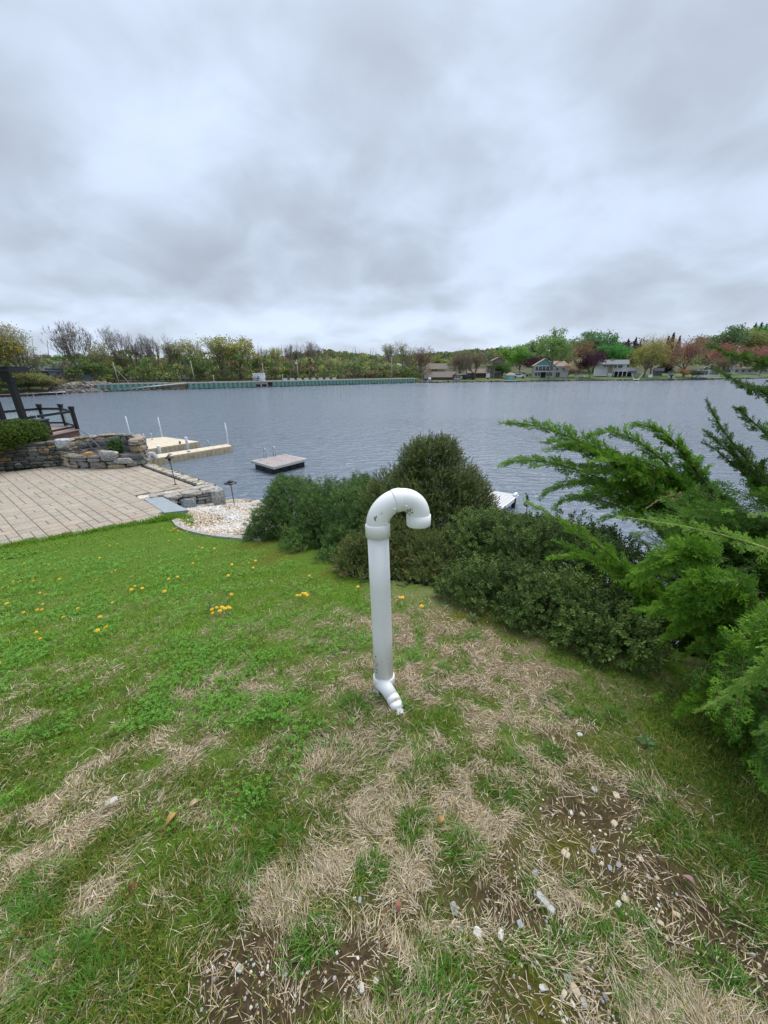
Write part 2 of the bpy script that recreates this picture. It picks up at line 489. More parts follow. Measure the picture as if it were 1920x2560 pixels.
mg = bpy.data.materials.new('lawn_soil'); mg.use_nodes = True
t = mg.node_tree; b = t.nodes['Principled BSDF']; b.inputs['Roughness'].default_value = 0.95; b.inputs['Specular IOR Level'].default_value = 0.15
geo = N(t, 'ShaderNodeNewGeometry')
at = N(t, 'ShaderNodeAttribute', attribute_name='tint'); sp = N(t, 'ShaderNodeSeparateColor'); L(t, at.outputs['Color'], sp.inputs[0])
def tnoise(scale, det=6, ro=.6):
    n = N(t, 'ShaderNodeTexNoise'); n.inputs['Scale'].default_value = scale; n.inputs['Detail'].default_value = det; n.inputs['Roughness'].default_value = ro
    L(t, geo.outputs['Position'], n.inputs['Vector']); return n.outputs['Fac']
def tramp(fac, stops):
    r = N(t, 'ShaderNodeValToRGB'); e = r.color_ramp.elements
    e[0].position, e[0].color = stops[0][0], (*stops[0][1], 1); e[1].position, e[1].color = stops[-1][0], (*stops[-1][1], 1)
    for p_, c_ in stops[1:-1]:
        k = e.new(p_); k.color = (*c_, 1)
    L(t, fac, r.inputs[0]); return r.outputs[0]
def tmix(f, a, b_):
    m = N(t, 'ShaderNodeMix', data_type='RGBA'); L(t, f, m.inputs['Factor']); L(t, a, m.inputs['A']); L(t, b_, m.inputs['B']); return m.outputs['Result']
grn = tramp(tnoise(45), [(.3, (.050, .095, .010)), (.55, (.085, .175, .014)), (.75, (.14, .18, .035))])
stw = tramp(tnoise(120), [(.3, (.10, .075, .045)), (.5, (.21, .16, .10)), (.72, (.34, .28, .19))])
drt = tramp(tnoise(70, 8, .7), [(.3, (.035, .025, .013)), (.5, (.075, .053, .026)), (.66, (.12, .088, .046)), (.8, (.22, .18, .11))])
mos = tramp(tnoise(60), [(.3, (.05, .055, .008)), (.7, (.15, .15, .018))])
c = tmix(sp.outputs[0], grn, stw); c = tmix(sp.outputs[1], c, drt); c = tmix(sp.outputs[2], c, mos)
L(t, c, b.inputs['Base Color'])
bp = N(t, 'ShaderNodeBump'); bp.inputs['Strength'].default_value = .9; bp.inputs['Distance'].default_value = .012
L(t, tnoise(90, 8, .7), bp.inputs['Height']); L(t, bp.outputs[0], b.inputs['Normal'])
a = Acc(); a.add(np.stack([X, Y, Z], axis=-1).reshape(-1, 3), q, None, gcol)
lawn = obj('lawn', a, mg, smooth=True, kind='structure'); lawn['label'] = 'sloping lawn of green grass, dead straw and bare dirt'

# ------------------------------------------------------------------ lake
mw = bpy.data.materials.new('lake_water'); mw.use_nodes = True
t = mw.node_tree; b = t.nodes['Principled BSDF']
b.inputs['Base Color'].default_value = (.150, .188, .238, 1); b.inputs['Roughness'].default_value = .16; b.inputs['IOR'].default_value = 1.40
b.inputs['Specular IOR Level'].default_value = .5
geo = N(t, 'ShaderNodeNewGeometry')
def wnoise(sx, sy, rot, sc, det, ro=.5, dist=.0):
    mp = N(t, 'ShaderNodeMapping'); mp.inputs['Scale'].default_value = (sx, sy, 1); mp.inputs['Rotation'].default_value = (0, 0, rot)
    L(t, geo.outputs['Position'], mp.inputs[0])
    n = N(t, 'ShaderNodeTexNoise'); n.inputs['Scale'].default_value = sc; n.inputs['Detail'].default_value = det; n.inputs['Roughness'].default_value = ro
    n.inputs['Distortion'].default_value = dist
    L(t, mp.outputs[0], n.inputs['Vector']); return n.outputs['Fac']
def tm(op, x, y):
    m = N(t, 'ShaderNodeMath', operation=op)
    for i, qv in enumerate((x, y)):
        if isinstance(qv, (int, float)): m.inputs[i].default_value = qv
        else: L(t, qv, m.inputs[i])
    return m.outputs[0]
h = tm('ADD', tm('MULTIPLY', wnoise(.45, 1.25, .25, 2.2, 3, .5, .4), .75), tm('MULTIPLY', wnoise(.5, 1.1, -.35, 7.0, 3, .55, .3), .26))
gust = wnoise(.35, 1, .1, .05, 3)
mr = N(t, 'ShaderNodeMapRange'); mr.inputs['From Min'].default_value = .35; mr.inputs['From Max'].default_value = .65
mr.inputs['To Min'].default_value = .55; mr.inputs['To Max'].default_value = 1.15; L(t, gust, mr.inputs['Value'])
bp = N(t, 'ShaderNodeBump'); bp.inputs['Distance'].default_value = .42; L(t, mr.outputs[0], bp.inputs['Strength']); L(t, h, bp.inputs['Height'])
L(t, bp.outputs[0], b.inputs['Normal'])
a = Acc(); a.add([(-900, -60, 0), (900, -60, 0), (900, 900, 0), (-900, 900, 0)], [(0, 1, 2, 3)])
lake = obj('lake_water', a, mw, kind='structure'); lake['label'] = 'rippled grey blue lake water'
# ------------------------------------------------------------------ patio pavers
m_paver = material('paver_concrete', (.36, .315, .255), .85, .16, 14, .25, 120, tint=True, dirt=(.27, .20, .13), dscale=1.1, dlo=.56, dhi=.80, coords='Object')
m_joint = material('joint_sand', (.12, .10, .075), .95, .3, 30)
m_stone = material('field_stone', (1, 1, 1), .85, .38, 16, .55, 36, tint=True, dirt=(.07, .07, .06), dscale=9, dlo=.55, dhi=.72)
m_mortar = material('wall_core', (.035, .033, .03), .95, .3, 20)
m_blue = material('bluestone', (.27, .31, .34), .7, .10, 5, .12, 60)
a = Acc(); prism(a, PATIO, .9, PZ - .022)
patio = obj('patio', a, m_joint, kind='structure'); patio['label'] = 'tan paved patio beside the stone planter'
UU = np.array([-.79, .613]); WW = np.array([.613, .79])        # along the long joints, across them
O0 = np.array([-6.25, 11.70])
pav_rows = []
PAVED = PATIO
NU = 0
def in_patio(p, grow=0.0):
    return bool(poly_in(p[0], p[1], PATIO))
rs = random.Random(4)
W_ = 0.40
n_pav = 0
for r_ in range(-1, 30):
    w0 = -r_ * W_ - W_
    u = -3.2 + rs.random() * .3
    while u < 12:
        ln = rs.choice([.24, .36, .36, .46])
        cells = [(u, w0, ln, W_)]
        k = rs.random()
        if k < .30 and ln > .45: cells = [(u, w0, ln * .5, W_), (u + ln * .5, w0, ln * .5, W_)]
        elif k < .52: cells = [(u, w0, ln, W_ * .5), (u, w0 + W_ * .5, ln, W_ * .5)]
        elif k < .62 and ln > .45: cells = [(u, w0, ln * .55, W_), (u + ln * .55, w0, ln * .45, W_ * .5), (u + ln * .55, w0 + W_ * .5, ln * .45, W_ * .5)]
        u += ln
        for (cu, cw, lu, lw) in cells:
            ctr = O0 + UU * (cu + lu / 2) + WW * (cw + lw / 2)
            g = .016
            corners = [O0 + UU * (cu + i * lu) + WW * (cw + j * lw) for i in (0, 1) for j in (0, 1)]
            ok = [in_patio(c_) for c_ in corners]
            if not poly_in(ctr[0], ctr[1], PAVED): continue
            d2 = math.hypot(ctr[0], ctr[1])
            pv = rs.random()
            base = (1, 1, 1) if pv < .55 else ((1.03, 1.0, .96) if pv < .75 else ((.95, .97, 1.0) if pv < .9 else (1.05, .98, .96)))
            br = rs.uniform(.92, 1.07)
            ac = Acc()
            bbox(ac, (0, 0, -.04), (lu - .020, lw - .010, .08), .008, math.atan2(UU[1], UU[0]), tuple(x * br for x in base))
            pav_rows.append((ctr, ac, rs.uniform(-.002, .003)))
pav_rows.sort(key=lambda z_: math.hypot(*z_[0]))
restp = Acc()
for k, (ctr, ac, dz) in enumerate(pav_rows):
    if k < 298:
        obj('paver', ac, m_paver, patio, loc=(ctr[0], ctr[1], PZ + dz))
    else:
        for vv, cc in zip(ac.v, ac.c): restp.add(vv + np.array([ctr[0], ctr[1], PZ + dz]), None, None, cc)
        o_ = restp.n - ac.n
        restp.q.append(np.concatenate(ac.q) + o_)
if restp.n: obj('paver', restp, m_paver, patio, kind='stuff')

# ------------------------------------------------------------------ stones
STONE_T = [(.30, .31, .30), (.24, .25, .25), (.38, .36, .32), (.20, .21, .22), (.44, .36, .26), (.33, .32, .31), (.42, .27, .13), (.28, .27, .24), (.40, .39, .36)]
def stone_acc(sx, sy, sz, seed, col, lump=.16, n=4):
    """rough rounded block"""
    rr = np.random.default_rng(seed)
    g = np.linspace(-1, 1, n)
    v, idx = [], {}
    def vid(p):
        k = tuple(np.round(p, 4))
        if k not in idx: idx[k] = len(v); v.append(p)
        return idx[k]
    q = []
    for ax in range(3):
        for sg in (-1, 1):
            for i in range(n - 1):
                for j in range(n - 1):
                    ids = []
                    for (di, dj) in ((0, 0), (1, 0), (1, 1), (0, 1)):
                        p = [0, 0, 0]; p[ax] = sg; p[(ax + 1) % 3] = g[i + di]; p[(ax + 2) % 3] = g[j + dj]
                        ids.append(vid(np.array(p, float)))
                    q.append(ids if sg > 0 else ids[::-1])
    v = np.array(v)
    l4 = (np.abs(v) ** 5).sum(1) ** (1 / 5)
    v = v / l4[:, None]
    v = v + rr.normal(size=v.shape) * lump * .5
    v[:, 0] *= 1 + .12 * v[:, 2] * rr.normal(); v[:, 2] *= 1 + .12 * v[:, 0] * rr.normal()
    v = v * np.array([sx, sy, sz]) / 2
    c = np.array(col) * rr.uniform(.8, 1.2)
    return Acc().add(v, q, None, c)
_sd = [100]
def put_stone(parent, c, size, rz, name='stone', col=None, lump=.16, tilt=0.0, label=None, n=4, mat=None):
    _sd[0] += 1
    col = col or random.choice(STONE_T)
    o = obj(name, stone_acc(*size, _sd[0], col, lump, n), mat or m_stone, parent, smooth=False, loc=c, rot=(tilt * random.uniform(-1, 1), tilt * random.uniform(-1, 1), rz), label=label)
    return o
def stone_path(parent, pts, z0, h, thick, smin_=.16, smax=.42, cmin=.10, cmax=.24, cap=None, cols=None, skip=0.0):
    """courses of stones along a line of points"""
    pts = [Vector((p[0], p[1], 0)) for p in pts]
    seg = [(pts[i + 1] - pts[i]).length for i in range(len(pts) - 1)]; tot = sum(seg)
    def at_(s):
        for i, l_ in enumerate(seg):
            if s <= l_ or i == len(seg) - 1: return pts[i].lerp(pts[i + 1], min(1, s / l_)), math.atan2((pts[i + 1] - pts[i]).y, (pts[i + 1] - pts[i]).x)
            s -= l_
    core = Acc()
    for i in range(len(pts) - 1):
        d_ = pts[i + 1] - pts[i]; m_ = (pts[i] + pts[i + 1]) / 2
        box(core, (m_.x, m_.y, z0 + h / 2 - .04), (d_.length + .002 * i, thick * .72, h - .1), math.atan2(d_.y, d_.x))
    obj('core', core, m_mortar, parent)
    z = z0
    top = z0 + h
    while z < top - .04:
        ch = min(random.uniform(cmin, cmax), top - z)
        if top - z - ch < .06: ch = top - z
        last = z + ch > top - .02
        s = random.uniform(-.1, .0)
        while s < tot:
            ln = random.uniform(smin_, smax) * (1.5 if last and cap else 1)
            c_, an = at_(min(max(s + ln / 2, 0), tot))
            hh = ch
            if ch > .15 and random.random() < .3:      # two thin stones instead of a thick one
                for kk in (0, 1):
                    put_stone(parent, (c_.x, c_.y, z + ch * (.25 + .5 * kk)), (ln * 1.02, thick * random.uniform(.92, 1.08), ch * .52), an, col=random.choice(cols or STONE_T), tilt=.04)
            else:
                put_stone(parent, (c_.x, c_.y, z + hh / 2), (ln * 1.03, thick * random.uniform(.94, 1.1), hh * 1.04), an, col=random.choice(cols or STONE_T), tilt=.05)
            s += ln
        z += ch

# low wall at the left with the clipped hedge on it
wall = thing('stone_wall', 'low dry stone wall under the clipped round hedge by the patio', 'stone wall')
wl_a, wl_b = P(0, 1176, PZ), P(152, 1166, PZ)
wdir = (wl_b - wl_a).normalized()
stone_path(wall, [wl_a - wdir * 1.6 + Vector((0, .2, 0)), wl_b + Vector((0.1, .25, 0))], PZ, .96, .36, .16, .42, .06, .2, cap=True,
           cols=[(.07, .072, .065), (.10, .10, .09), (.15, .145, .13), (.28, .25, .20), (.085, .088, .085), (.36, .25, .13), (.20, .19, .175), (.12, .11, .10)])

# raised stone planter
pl = thing('stone_planter', 'curved raised stone planter full of dead twigs at the patio corner', 'planter')
pc = P(258, 1150, PZ)
pa, pb = P(165, 1166, PZ), P(352, 1164, PZ)
ax = (pb - pa); hw = ax.length / 2; ax.normalize(); pn = Vector((-ax.y, ax.x, 0))
mid = (pa + pb) / 2 + pn * .25
def ell(t0, t1, n, a_, b_):
    return [mid + ax * (a_ * math.cos(t0 + (t1 - t0) * i / n)) + pn * (b_ * math.sin(t0 + (t1 - t0) * i / n)) for i in range(n + 1)]
GREYST = [(.25, .24, .22), (.19, .185, .175), (.30, .28, .245), (.24, .22, .185), (.36, .30, .225), (.27, .26, .25), (.22, .215, .20), (.33, .25, .16)]
stone_path(pl, ell(R(182), R(352), 9, hw - .1, .55), PZ, .50, .36, .3, .62, .22, .28, cap=True, cols=GREYST)
stone_path(pl, ell(R(-8), R(20), 3, hw - .12, 1.25), PZ, 1.02, .40, .28, .5, .2, .3, cap=True, cols=GREYST)
stone_path(pl, ell(R(22), R(186), 11, hw - .12, 1.25), PZ, 1.02, .34, .22, .45, .12, .22, cap=True, cols=GREYST)
for (px, py, col, sz, lb) in ((221, 1140, (.52, .30, .10), (.36, .2, .30), 'orange rusty squared stone'), (272, 1137, (.44, .42, .38), (.62, .22, .32), 'big pale lichened stone'),
                              (308, 1152, (.34, .34, .31), (.66, .2, .22), 'long flat grey stone'), (158, 1108, (.36, .38, .38), (.38, .44, .34), 'pale blue grey corner block')):
    c_ = PY(px, py, (mid.y - .5) if px != 158 else (pa.y + .1))
    put_stone(pl, c_, sz, math.atan2(ax.y, ax.x), col=col, lump=.12, label=lb)
soil = Acc(); prism(soil, [tuple(p_)[:2] for p_ in ell(0, R(180), 10, hw - .2, 1.1) + ell(R(195), R(345), 8, hw - .25, .42)], PZ + .05, PZ + .36)
obj('planting_soil', soil, m_mortar, pl)
# inner dark lining stones of the planter
lining = [(.10, .11, .12), (.13, .14, .15), (.16, .17, .18)]
for i in range(9):
    t_ = R(60) + R(100) * i / 8
    for k in range(2):
        c_ = mid + ax * ((hw - .33) * math.cos(t_)) + pn * (1.03 * math.sin(t_))
        put_stone(pl, (c_.x, c_.y, PZ + .48 + .22 * k), (.28, .12, .2), math.atan2(ax.y, ax.x) + (R(90) - t_) * -.8, col=random.choice(lining))
m_twig = material('dead_twig', (.26, .22, .19), .9, .25, 20)
tw = Acc(); rt = random.Random(8)
for i in range(60):
    b_ = mid + ax * rt.uniform(-hw * .75, hw * .45) + pn * rt.uniform(-.5, .3) + Vector((0, 0, .0)); b_.z = PZ + rt.uniform(.36, .55)
    d_ = (ax * rt.uniform(-1, 1) + pn * rt.uniform(-.8, .5) + Vector((0, 0, rt.uniform(-.05, .35)))).normalized() * rt.uniform(.4, 1.1)
    tube(tw, [b_ - d_ * .5, b_ + Vector((0, 0, rt.uniform(-.02, .05))), b_ + d_ * .5], [.014, .011, .006], 5)
for (p0, p1, p2) in (((270, 1130), (278, 1100), (284, 1088)), ((222, 1090), (210, 1082), (199, 1076)), ((250, 1118), (222, 1092), (196, 1090)), ((216, 1112), (203, 1096), (187, 1089)), ((178, 1142), (192, 1134), (215, 1128)), ((232, 1122), (216, 1102), (214, 1092))):
    tube(tw, [PY(p0[0], p0[1], mid.y - .1), PY(p1[0], p1[1], mid.y - .2), PY(p2[0], p2[1], mid.y - .3)], [.017, .014, .007], 5)
tag(obj('twig_pile', tw, m_twig), 'heap of bare grey dead twigs lying in the stone planter', 'twigs')

# retaining wall at the right end of the patio
rw = thing('retaining_wall', 'short stone retaining wall with a big squared end stone above the white gravel', 'stone wall')
w0_, w1_ = Vector((-6.55, 10.62, 0)), Vector((-5.62, 11.38, 0))
stone_path(rw, [w0_, w1_], .42, .80, .36, .2, .46, .12, .26, cap=True, cols=[(.27, .27, .25), (.36, .34, .30), (.22, .22, .21), (.32, .30, .26), (.42, .40, .36)])
put_stone(rw, (-5.47, 11.50, .72), (.46, .62, 1.0), math.atan2(.76, .93), col=(.33, .33, .31), lump=.08, label='large squared speckled end stone', n=5)
for i in range(9):                                             # flat coping between pavers and wall face
    f_ = i / 8
    c_ = Vector((-7.2, 10.55, 0)).lerp(Vector((-5.75, 11.75, 0)), f_)
    put_stone(rw, (c_.x, c_.y, PZ - .04), (random.uniform(.26, .4), random.uniform(.28, .42), .13), math.atan2(.76, .93) + random.uniform(-.15, .15), name='coping_stone', col=random.choice([(.42, .38, .31), (.36, .33, .28), (.48, .45, .39)]), lump=.10)
st = thing('standing_stone', 'upright blue grey slab stone leaning on the retaining wall', 'stone', (-5.92, 10.62, .62))
obj('slab', stone_acc(.42, .14, .66, 77, (.23, .26, .28), .07, 5), m_stone, st, loc=(0, 0, .16), rot=(R(-14), 0, math.atan2(.76, .93)))
# cobbles along the lake edge of the patio
cb = thing('cobble_edge', 'mossy cobble border along the lake side of the patio', 'stone border')
e0, e1 = Vector((-6.15, 11.92, 0)), Vector((-9.72, 14.72, 0)); ed = (e1 - e0).normalized(); en = Vector((-ed.y, ed.x, 0)) * -1
s_ = 0
while s_ < (e1 - e0).length:
    for row in range(3):
        ln = random.uniform(.16, .3)
        c_ = e0 + ed * (s_ + random.uniform(-.05, .05)) + en * (-.02 + row * .17)
        put_stone(cb, (c_.x, c_.y, PZ - .05 - row * .05), (ln, .17, .14), math.atan2(ed.y, ed.x) + random.uniform(-.2, .2), name='cobble',
                  col=random.choice([(.48, .45, .38), (.40, .37, .31), (.34, .32, .28), (.30, .24, .07) if row else (.45, .42, .36)]), lump=.12, n=3)
    s_ += .235
cw = Acc()
m_ = (e0 + e1) / 2 + en * .2
box(cw, (m_.x, m_.y, .35), ((e1 - e0).length + .4, .46, 1.5), math.atan2(ed.y, ed.x))
obj('core', cw, m_mortar, cb)
# bluestone step slab
sl = thing('stone_step', 'smooth pale bluestone slab set between patio and gravel bed', 'step')
a = Acc(); pts = [(-5.84, 9.22), (-5.30, 9.42), (-6.62, 10.52), (-7.04, 10.32)]
prism(a, pts, PZ - .10, PZ + .012); obj('slab', a, m_blue, sl)

# ------------------------------------------------------------------ white gravel bed
m_gravel = material('white_gravel', (1, 1, 1), .8, .12, 30, .2, 80, tint=True)
m_curb = material('curb_stone', (.36, .35, .32), .85, .15, 12, .3, 60)
crb = [PL(px, py) for px, py in ((437, 1302), (448, 1316), (470, 1326), (505, 1335), (545, 1342), (585, 1346), (622, 1349), (660, 1352))]
GRAVEL = [(c_.x, c_.y) for c_ in crb] + [(-1.6, 8.2), (-2.2, 12.0), (-5.2, 13.3), (-5.4, 11.7), (-6.6, 10.45), (-5.35, 9.45)]
gbed = thing('gravel_bed', 'bed of white gravel with a grey stone edging beside the shrubs', 'gravel bed')
K = 20000
gxr, gyr = rng.uniform(-6.7, -1.5, K), rng.uniform(6.4, 13.4, K)
kk = poly_in(gxr, gyr, GRAVEL); gxr, gyr = gxr[kk], gyr[kk]
K = len(gxr)
pv = np.array([(-1, -.8, -.5), (.9, -1, -.5), (1, .8, -.5), (-.9, 1, -.5), (-.6, -.6, .5), (.7, -.5, .45), (.6, .6, .55), (-.6, .5, .5)]) * .5
ang = rng.uniform(0, 6.28, K); sz = rng.uniform(.035, .075, K)
M = np.zeros((K, 3, 3)); M[:, 0, 0] = np.cos(ang) * sz; M[:, 0, 1] = -np.sin(ang) * sz * .7; M[:, 1, 0] = np.sin(ang) * sz; M[:, 1, 1] = np.cos(ang) * sz * .7; M[:, 2, 2] = sz * .55
M[:, 2, 0] = rng.normal(size=K) * sz * .25
T = np.stack([gxr, gyr, ground(gxr, gyr) + rng.uniform(.025, .06, K)], axis=1)
pal = np.array([(.74, .72, .68), (.66, .63, .58), (.80, .79, .78), (.60, .50, .40), (.70, .62, .53), (.56, .55, .54), (.78, .74, .68)])
cc = pal[rng.integers(0, len(pal), K)] * rng.uniform(.8, 1.06, (K, 1))
tanmask = fbm(gxr * 1.3, gyr * 1.3, 3) > .56
cc = np.where(tanmask[:, None], cc * np.array([.95, .84, .72]), cc)
ga = Acc(); ga.inst(pv, BOXQ, None, M, T, cc)
obj('gravel', ga, m_gravel, gbed, kind='stuff')
for i in range(len(crb) - 1):
    d_ = crb[i + 1] - crb[i]; c_ = (crb[i] + crb[i + 1]) / 2
    nn = Vector((-d_.y, d_.x, 0)).normalized() * .075; d_ = d_ * .015
    lo_, up_ = Vector((0, 0, -.12)), Vector((0, 0, .045))
    v = [tuple(p_ - c_) for p_ in (crb[i] + d_ - nn + lo_, crb[i + 1] - d_ - nn + lo_, crb[i + 1] - d_ + nn + lo_, crb[i] + d_ + nn + lo_, crb[i] + d_ - nn * .9 + up_, crb[i + 1] - d_ - nn * .9 + up_, crb[i + 1] - d_ + nn + up_, crb[i] + d_ + nn + up_)]
    ac = Acc(); ac.add(v, BOXQ); obj('edging_stone', ac, m_curb, gbed, loc=tuple(c_))
# rough row of tan rocks where the bed meets the lake
for i in range(30):
    f_ = i / 29
    c_ = Vector((-5.75, 10.9, 0)).lerp(Vector((-5.2, 12.9, 0)), min(1, f_ * 2)) if f_ < .5 else Vector((-5.2, 12.9, 0)).lerp(Vector((-2.4, 12.1, 0)), (f_ - .5) * 2)
    x_, y_ = c_.x + random.uniform(-.12, .12), c_.y + random.uniform(-.12, .12)
    put_stone(gbed, (x_, y_, float(ground(x_, y_)) + .02), (random.uniform(.3, .55), random.uniform(.22, .36), random.uniform(.12, .22)), random.uniform(-.5, .5), name='edge_rock',
              col=random.choice([(.44, .36, .26), (.40, .37, .31), (.48, .42, .33), (.33, .29, .22)]), lump=.14)

# ------------------------------------------------------------------ path lights
m_bronze = material('dark_bronze', (.045, .048, .055), .45, .2, 20, metal=.6)
def path_light(label, base, h, tiers, lean):
    t_ = thing('path_light', label, 'path light', base, 0, None)
    a = Acc(); tube(a, [(0, 0, -.1), (lean[0] * .5, lean[1] * .5, h * .5), (lean[0], lean[1], h * .84)], .0125, 8); lathe(a, [(.0, .012), (.055, .01), (.055, 0)], 12); obj('stem', a, m_bronze, t_, True)
    l_ = (lean[0], lean[1], 0)
    a = Acc(); lathe(a, [(.03, h * .80), (.05, h * .81), (.045, h * .86), (.03, h * .87)], 16, l_); obj('collar', a, m_bronze, t_, True)
    a = Acc(); lathe(a, [(.03, h * .85), (.035, h * .90)], 12, l_); obj('socket', a, m_bronze, t_, True)
    if tiers == 2:
        a = Acc(); lathe(a, [(.0, h * .935), (.06, h * .925), (.20, h * .885), (.2, h * .877), (.05, h * .905)], 24, l_); obj('shade', a, m_bronze, t_, True)
        a = Acc(); lathe(a, [(.0, h * .985), (.03, h * .98), (.09, h * .945), (.09, h * .938), (.04, h * .94), (.03, h * .925)], 20, l_); obj('cap', a, m_bronze, t_, True)
    else:
        a = Acc(); lathe(a, [(.0, h * .965), (.05, h * .955), (.125, h * .895), (.125, h * .887), (.03, h * .91)], 24, l_); obj('shade', a, m_bronze, t_, True)
        a = Acc(); lathe(a, [(.0, h * .99), (.03, h * .985), (.05, h * .955)], 16, l_); obj('cap', a, m_bronze, t_, True)
    a = Acc(); tube(a, [(l_[0], l_[1], h * .97), (l_[0], l_[1], h * 1.02)], [.012, .004], 6); obj('finial', a, m_bronze, t_, True)
    return t_
b1 = P(439, 1211, PZ)
path_light('dark metal path light standing on the tan patio pavers', b1, 1.0, 1, (-.03, 0))
b2 = PL(587, 1268)
path_light('dark path light with a wide flat hat standing in the white gravel', b2, .92, 2, (-.02, 0))
# ------------------------------------------------------------------ docks
m_dock = material('dock_plastic', (.62, .54, .41), .75, .08, 5, .1, 60, dirt=(.46, .38, .27), dscale=2.2, dlo=.5, dhi=.8)
m_dock_side = material('dock_side', (.52, .43, .28), .75, .12, 5, dirt=(.30, .21, .10), dscale=3)
m_pvc = material('white_pole', (.78, .79, .80), .5, .05, 6)
m_steel = material('bright_steel', (.55, .57, .6), .3, .05, 6, metal=.9)
m_black = material('black_plastic', (.016, .016, .018), .5, .2, 10)
m_grey_deck = material('weathered_deck', (.37, .33, .32), .85, .18, 9, .2, 50, dirt=(.26, .17, .14), dscale=2.0, dlo=.52, dhi=.7)
m_alu = material('grey_rail', (.50, .51, .52), .5, .08, 10)
def quad_dock(name, label, top, zt, th, boards, m_top, m_side, cat='dock', groove=.012):
    """floating platform: corner list a, b, c, d (a to b is the long front side)"""
    A, B, C, D = [Vector((p.x, p.y, 0)) for p in top]
    t_ = thing(name, label, cat)
    body = Acc(); prism(body, [tuple(q_)[:2] for q_ in (A, B, C, D)], zt - th, zt - .03); obj('float_body', body, m_side, t_)
    for i in range(boards):
        f0, f1 = i / boards, (i + 1) / boards
        g = groove / max((B - A).length, .1)
        p0, p1 = A.lerp(B, f0 + g * .5), A.lerp(B, f1 - g * .5); p3, p2 = D.lerp(C, f0 + g * .5), D.lerp(C, f1 - g * .5)
        ac = Acc(); prism(ac, [tuple(q_)[:2] for q_ in (p0, p1, p2, p3)], zt - .04, zt); obj('deck_board', ac, m_top, t_)
    # vertical block joints on the front and end
    j = Acc()
    for (S, E_) in ((A, B), (B, C)):
        L_ = (E_ - S).length; n = max(2, int(L_ / .26)); dd = (E_ - S).normalized(); nn = Vector((dd.y, -dd.x, 0))
        for k in range(n):
            c_ = S + dd * (L_ * (k + .5) / n) + nn * .008
            box(j, (c_.x, c_.y, zt - th / 2 - .02), (L_ / n - .03, .03, th - .07), math.atan2(dd.y, dd.x))
    obj('side_block', j, m_side, t_, kind='stuff')
    return t_
DZ = .36
dA = [P(366, 1149.6, DZ), P(579, 1115, DZ), P(570, 1109.6, DZ), P(372, 1139, DZ)]
dk1 = quad_dock('floating_dock', 'narrow beige floating dock jutting out past the stone planter', dA, DZ, .40, 9, m_dock, m_dock_side)
dB = [P(352, 1125.5, DZ), P(498, 1104, DZ), P(410, 1092, DZ), P(300, 1104, DZ)]
dk2 = quad_dock('floating_dock', 'wide square beige floating dock behind the narrow dock', dB, DZ, .40, 7, m_dock, m_dock_side)
def pole(label, px, py, zb, h, r=.045, lean=0.0, grp=None, mat=None, name='dock_pole', dx=0):
    b_ = P(px, py, zb)
    t_ = thing(name, label, 'pole', b_, 0, grp)
    a = Acc(); tube(a, [(0, 0, -.7), (lean * h * .5, 0, h * .5), (lean * h, 0, h)], r, 10); obj('shaft', a, mat or m_pvc, t_, True)
    a = Acc(); lathe(a, [(0, h + .012), (r * .9, h + .01), (r * 1.15, h - .0), (r * 1.15, h - .05)], 12, (lean * h, 0, 0)); obj('cap', a, mat or m_pvc, t_, True)
pole('tall white pole at the tip of the narrow beige dock', 571, 1111, DZ, 1.30, .036, -.01)
pole('tall white pole behind the wide beige dock, nearest its middle', 406, 1092.5, DZ, 1.32, .034, -.02)
pole('tall white pole seen above the rim of the stone planter', 329, 1098, DZ, 1.5, .034, -.03)
pole('short thick white post between the two beige docks', 468.5, 1115, .25, .55, .075)
pole('short white post beside the inner end of the narrow dock', 400, 1133, .25, .42, .085)
pole('slim grey post near the tip of the narrow beige dock', 521, 1113, .3, .30, .045, mat=m_alu)
pole('stubby dark post at the edge of the wide beige dock', 452, 1118, .15, .36, .05, mat=m_black)
def ladder(parent, c, d, w, h, r=.022):
    """pair of bent hand rails; d points away from the water"""
    nrm = Vector((-d.y, d.x, 0))
    for s in (-1, 1):
        b_ = Vector(c) + nrm * (s * w / 2)
        a = Acc(); pts = [b_ + d * .22 + Vector((0, 0, 0))]
        for k in range(7):
            an = math.pi * k / 6
            pts.append(b_ + d * (.11 + .11 * math.cos(an)) + Vector((0, 0, h - .1 + .10 * math.sin(an))))
        pts.append(b_ + Vector((0, 0, -.7)))
        tube(a, pts, r, 8); obj('ladder_rail', a, m_steel, parent, True)
    a = Acc()
    for k in range(3):
        z_ = -.15 - .22 * k
        tube(a, [Vector(c) + nrm * (-w / 2) + Vector((0, 0, z_)), Vector(c) + nrm * (w / 2) + Vector((0, 0, z_))], .018, 6)
    obj('rung', a, m_steel, parent, True)
lb = P(371, 1099.5, DZ); ladder(dk2, lb, Vector((.6, -.8, 0)), .42, .42)
for (px, py) in ((426, 1137), (472, 1130)):
    b_ = P(px, py, DZ)
    a = Acc(); tube(a, [(-.11, 0, .06), (-.04, .0, .045), (.04, 0, .045), (.11, 0, .06)], [.012, .02, .02, .012], 6); tube(a, [(-.03, 0, 0), (-.03, 0, .05)], .016, 6); tube(a, [(.03, 0, 0), (.03, 0, .05)], .016, 6)
    obj('cleat', a, m_black, dk1, True, loc=b_)
# grey boulder between planter and dock
tag(put_stone(None, P(369, 1141, .45), (.85, .5, .45), .3, name='boulder', col=(.36, .36, .36), lump=.08, n=5), 'flat grey boulder between the stone planter and the narrow dock', 'rock')

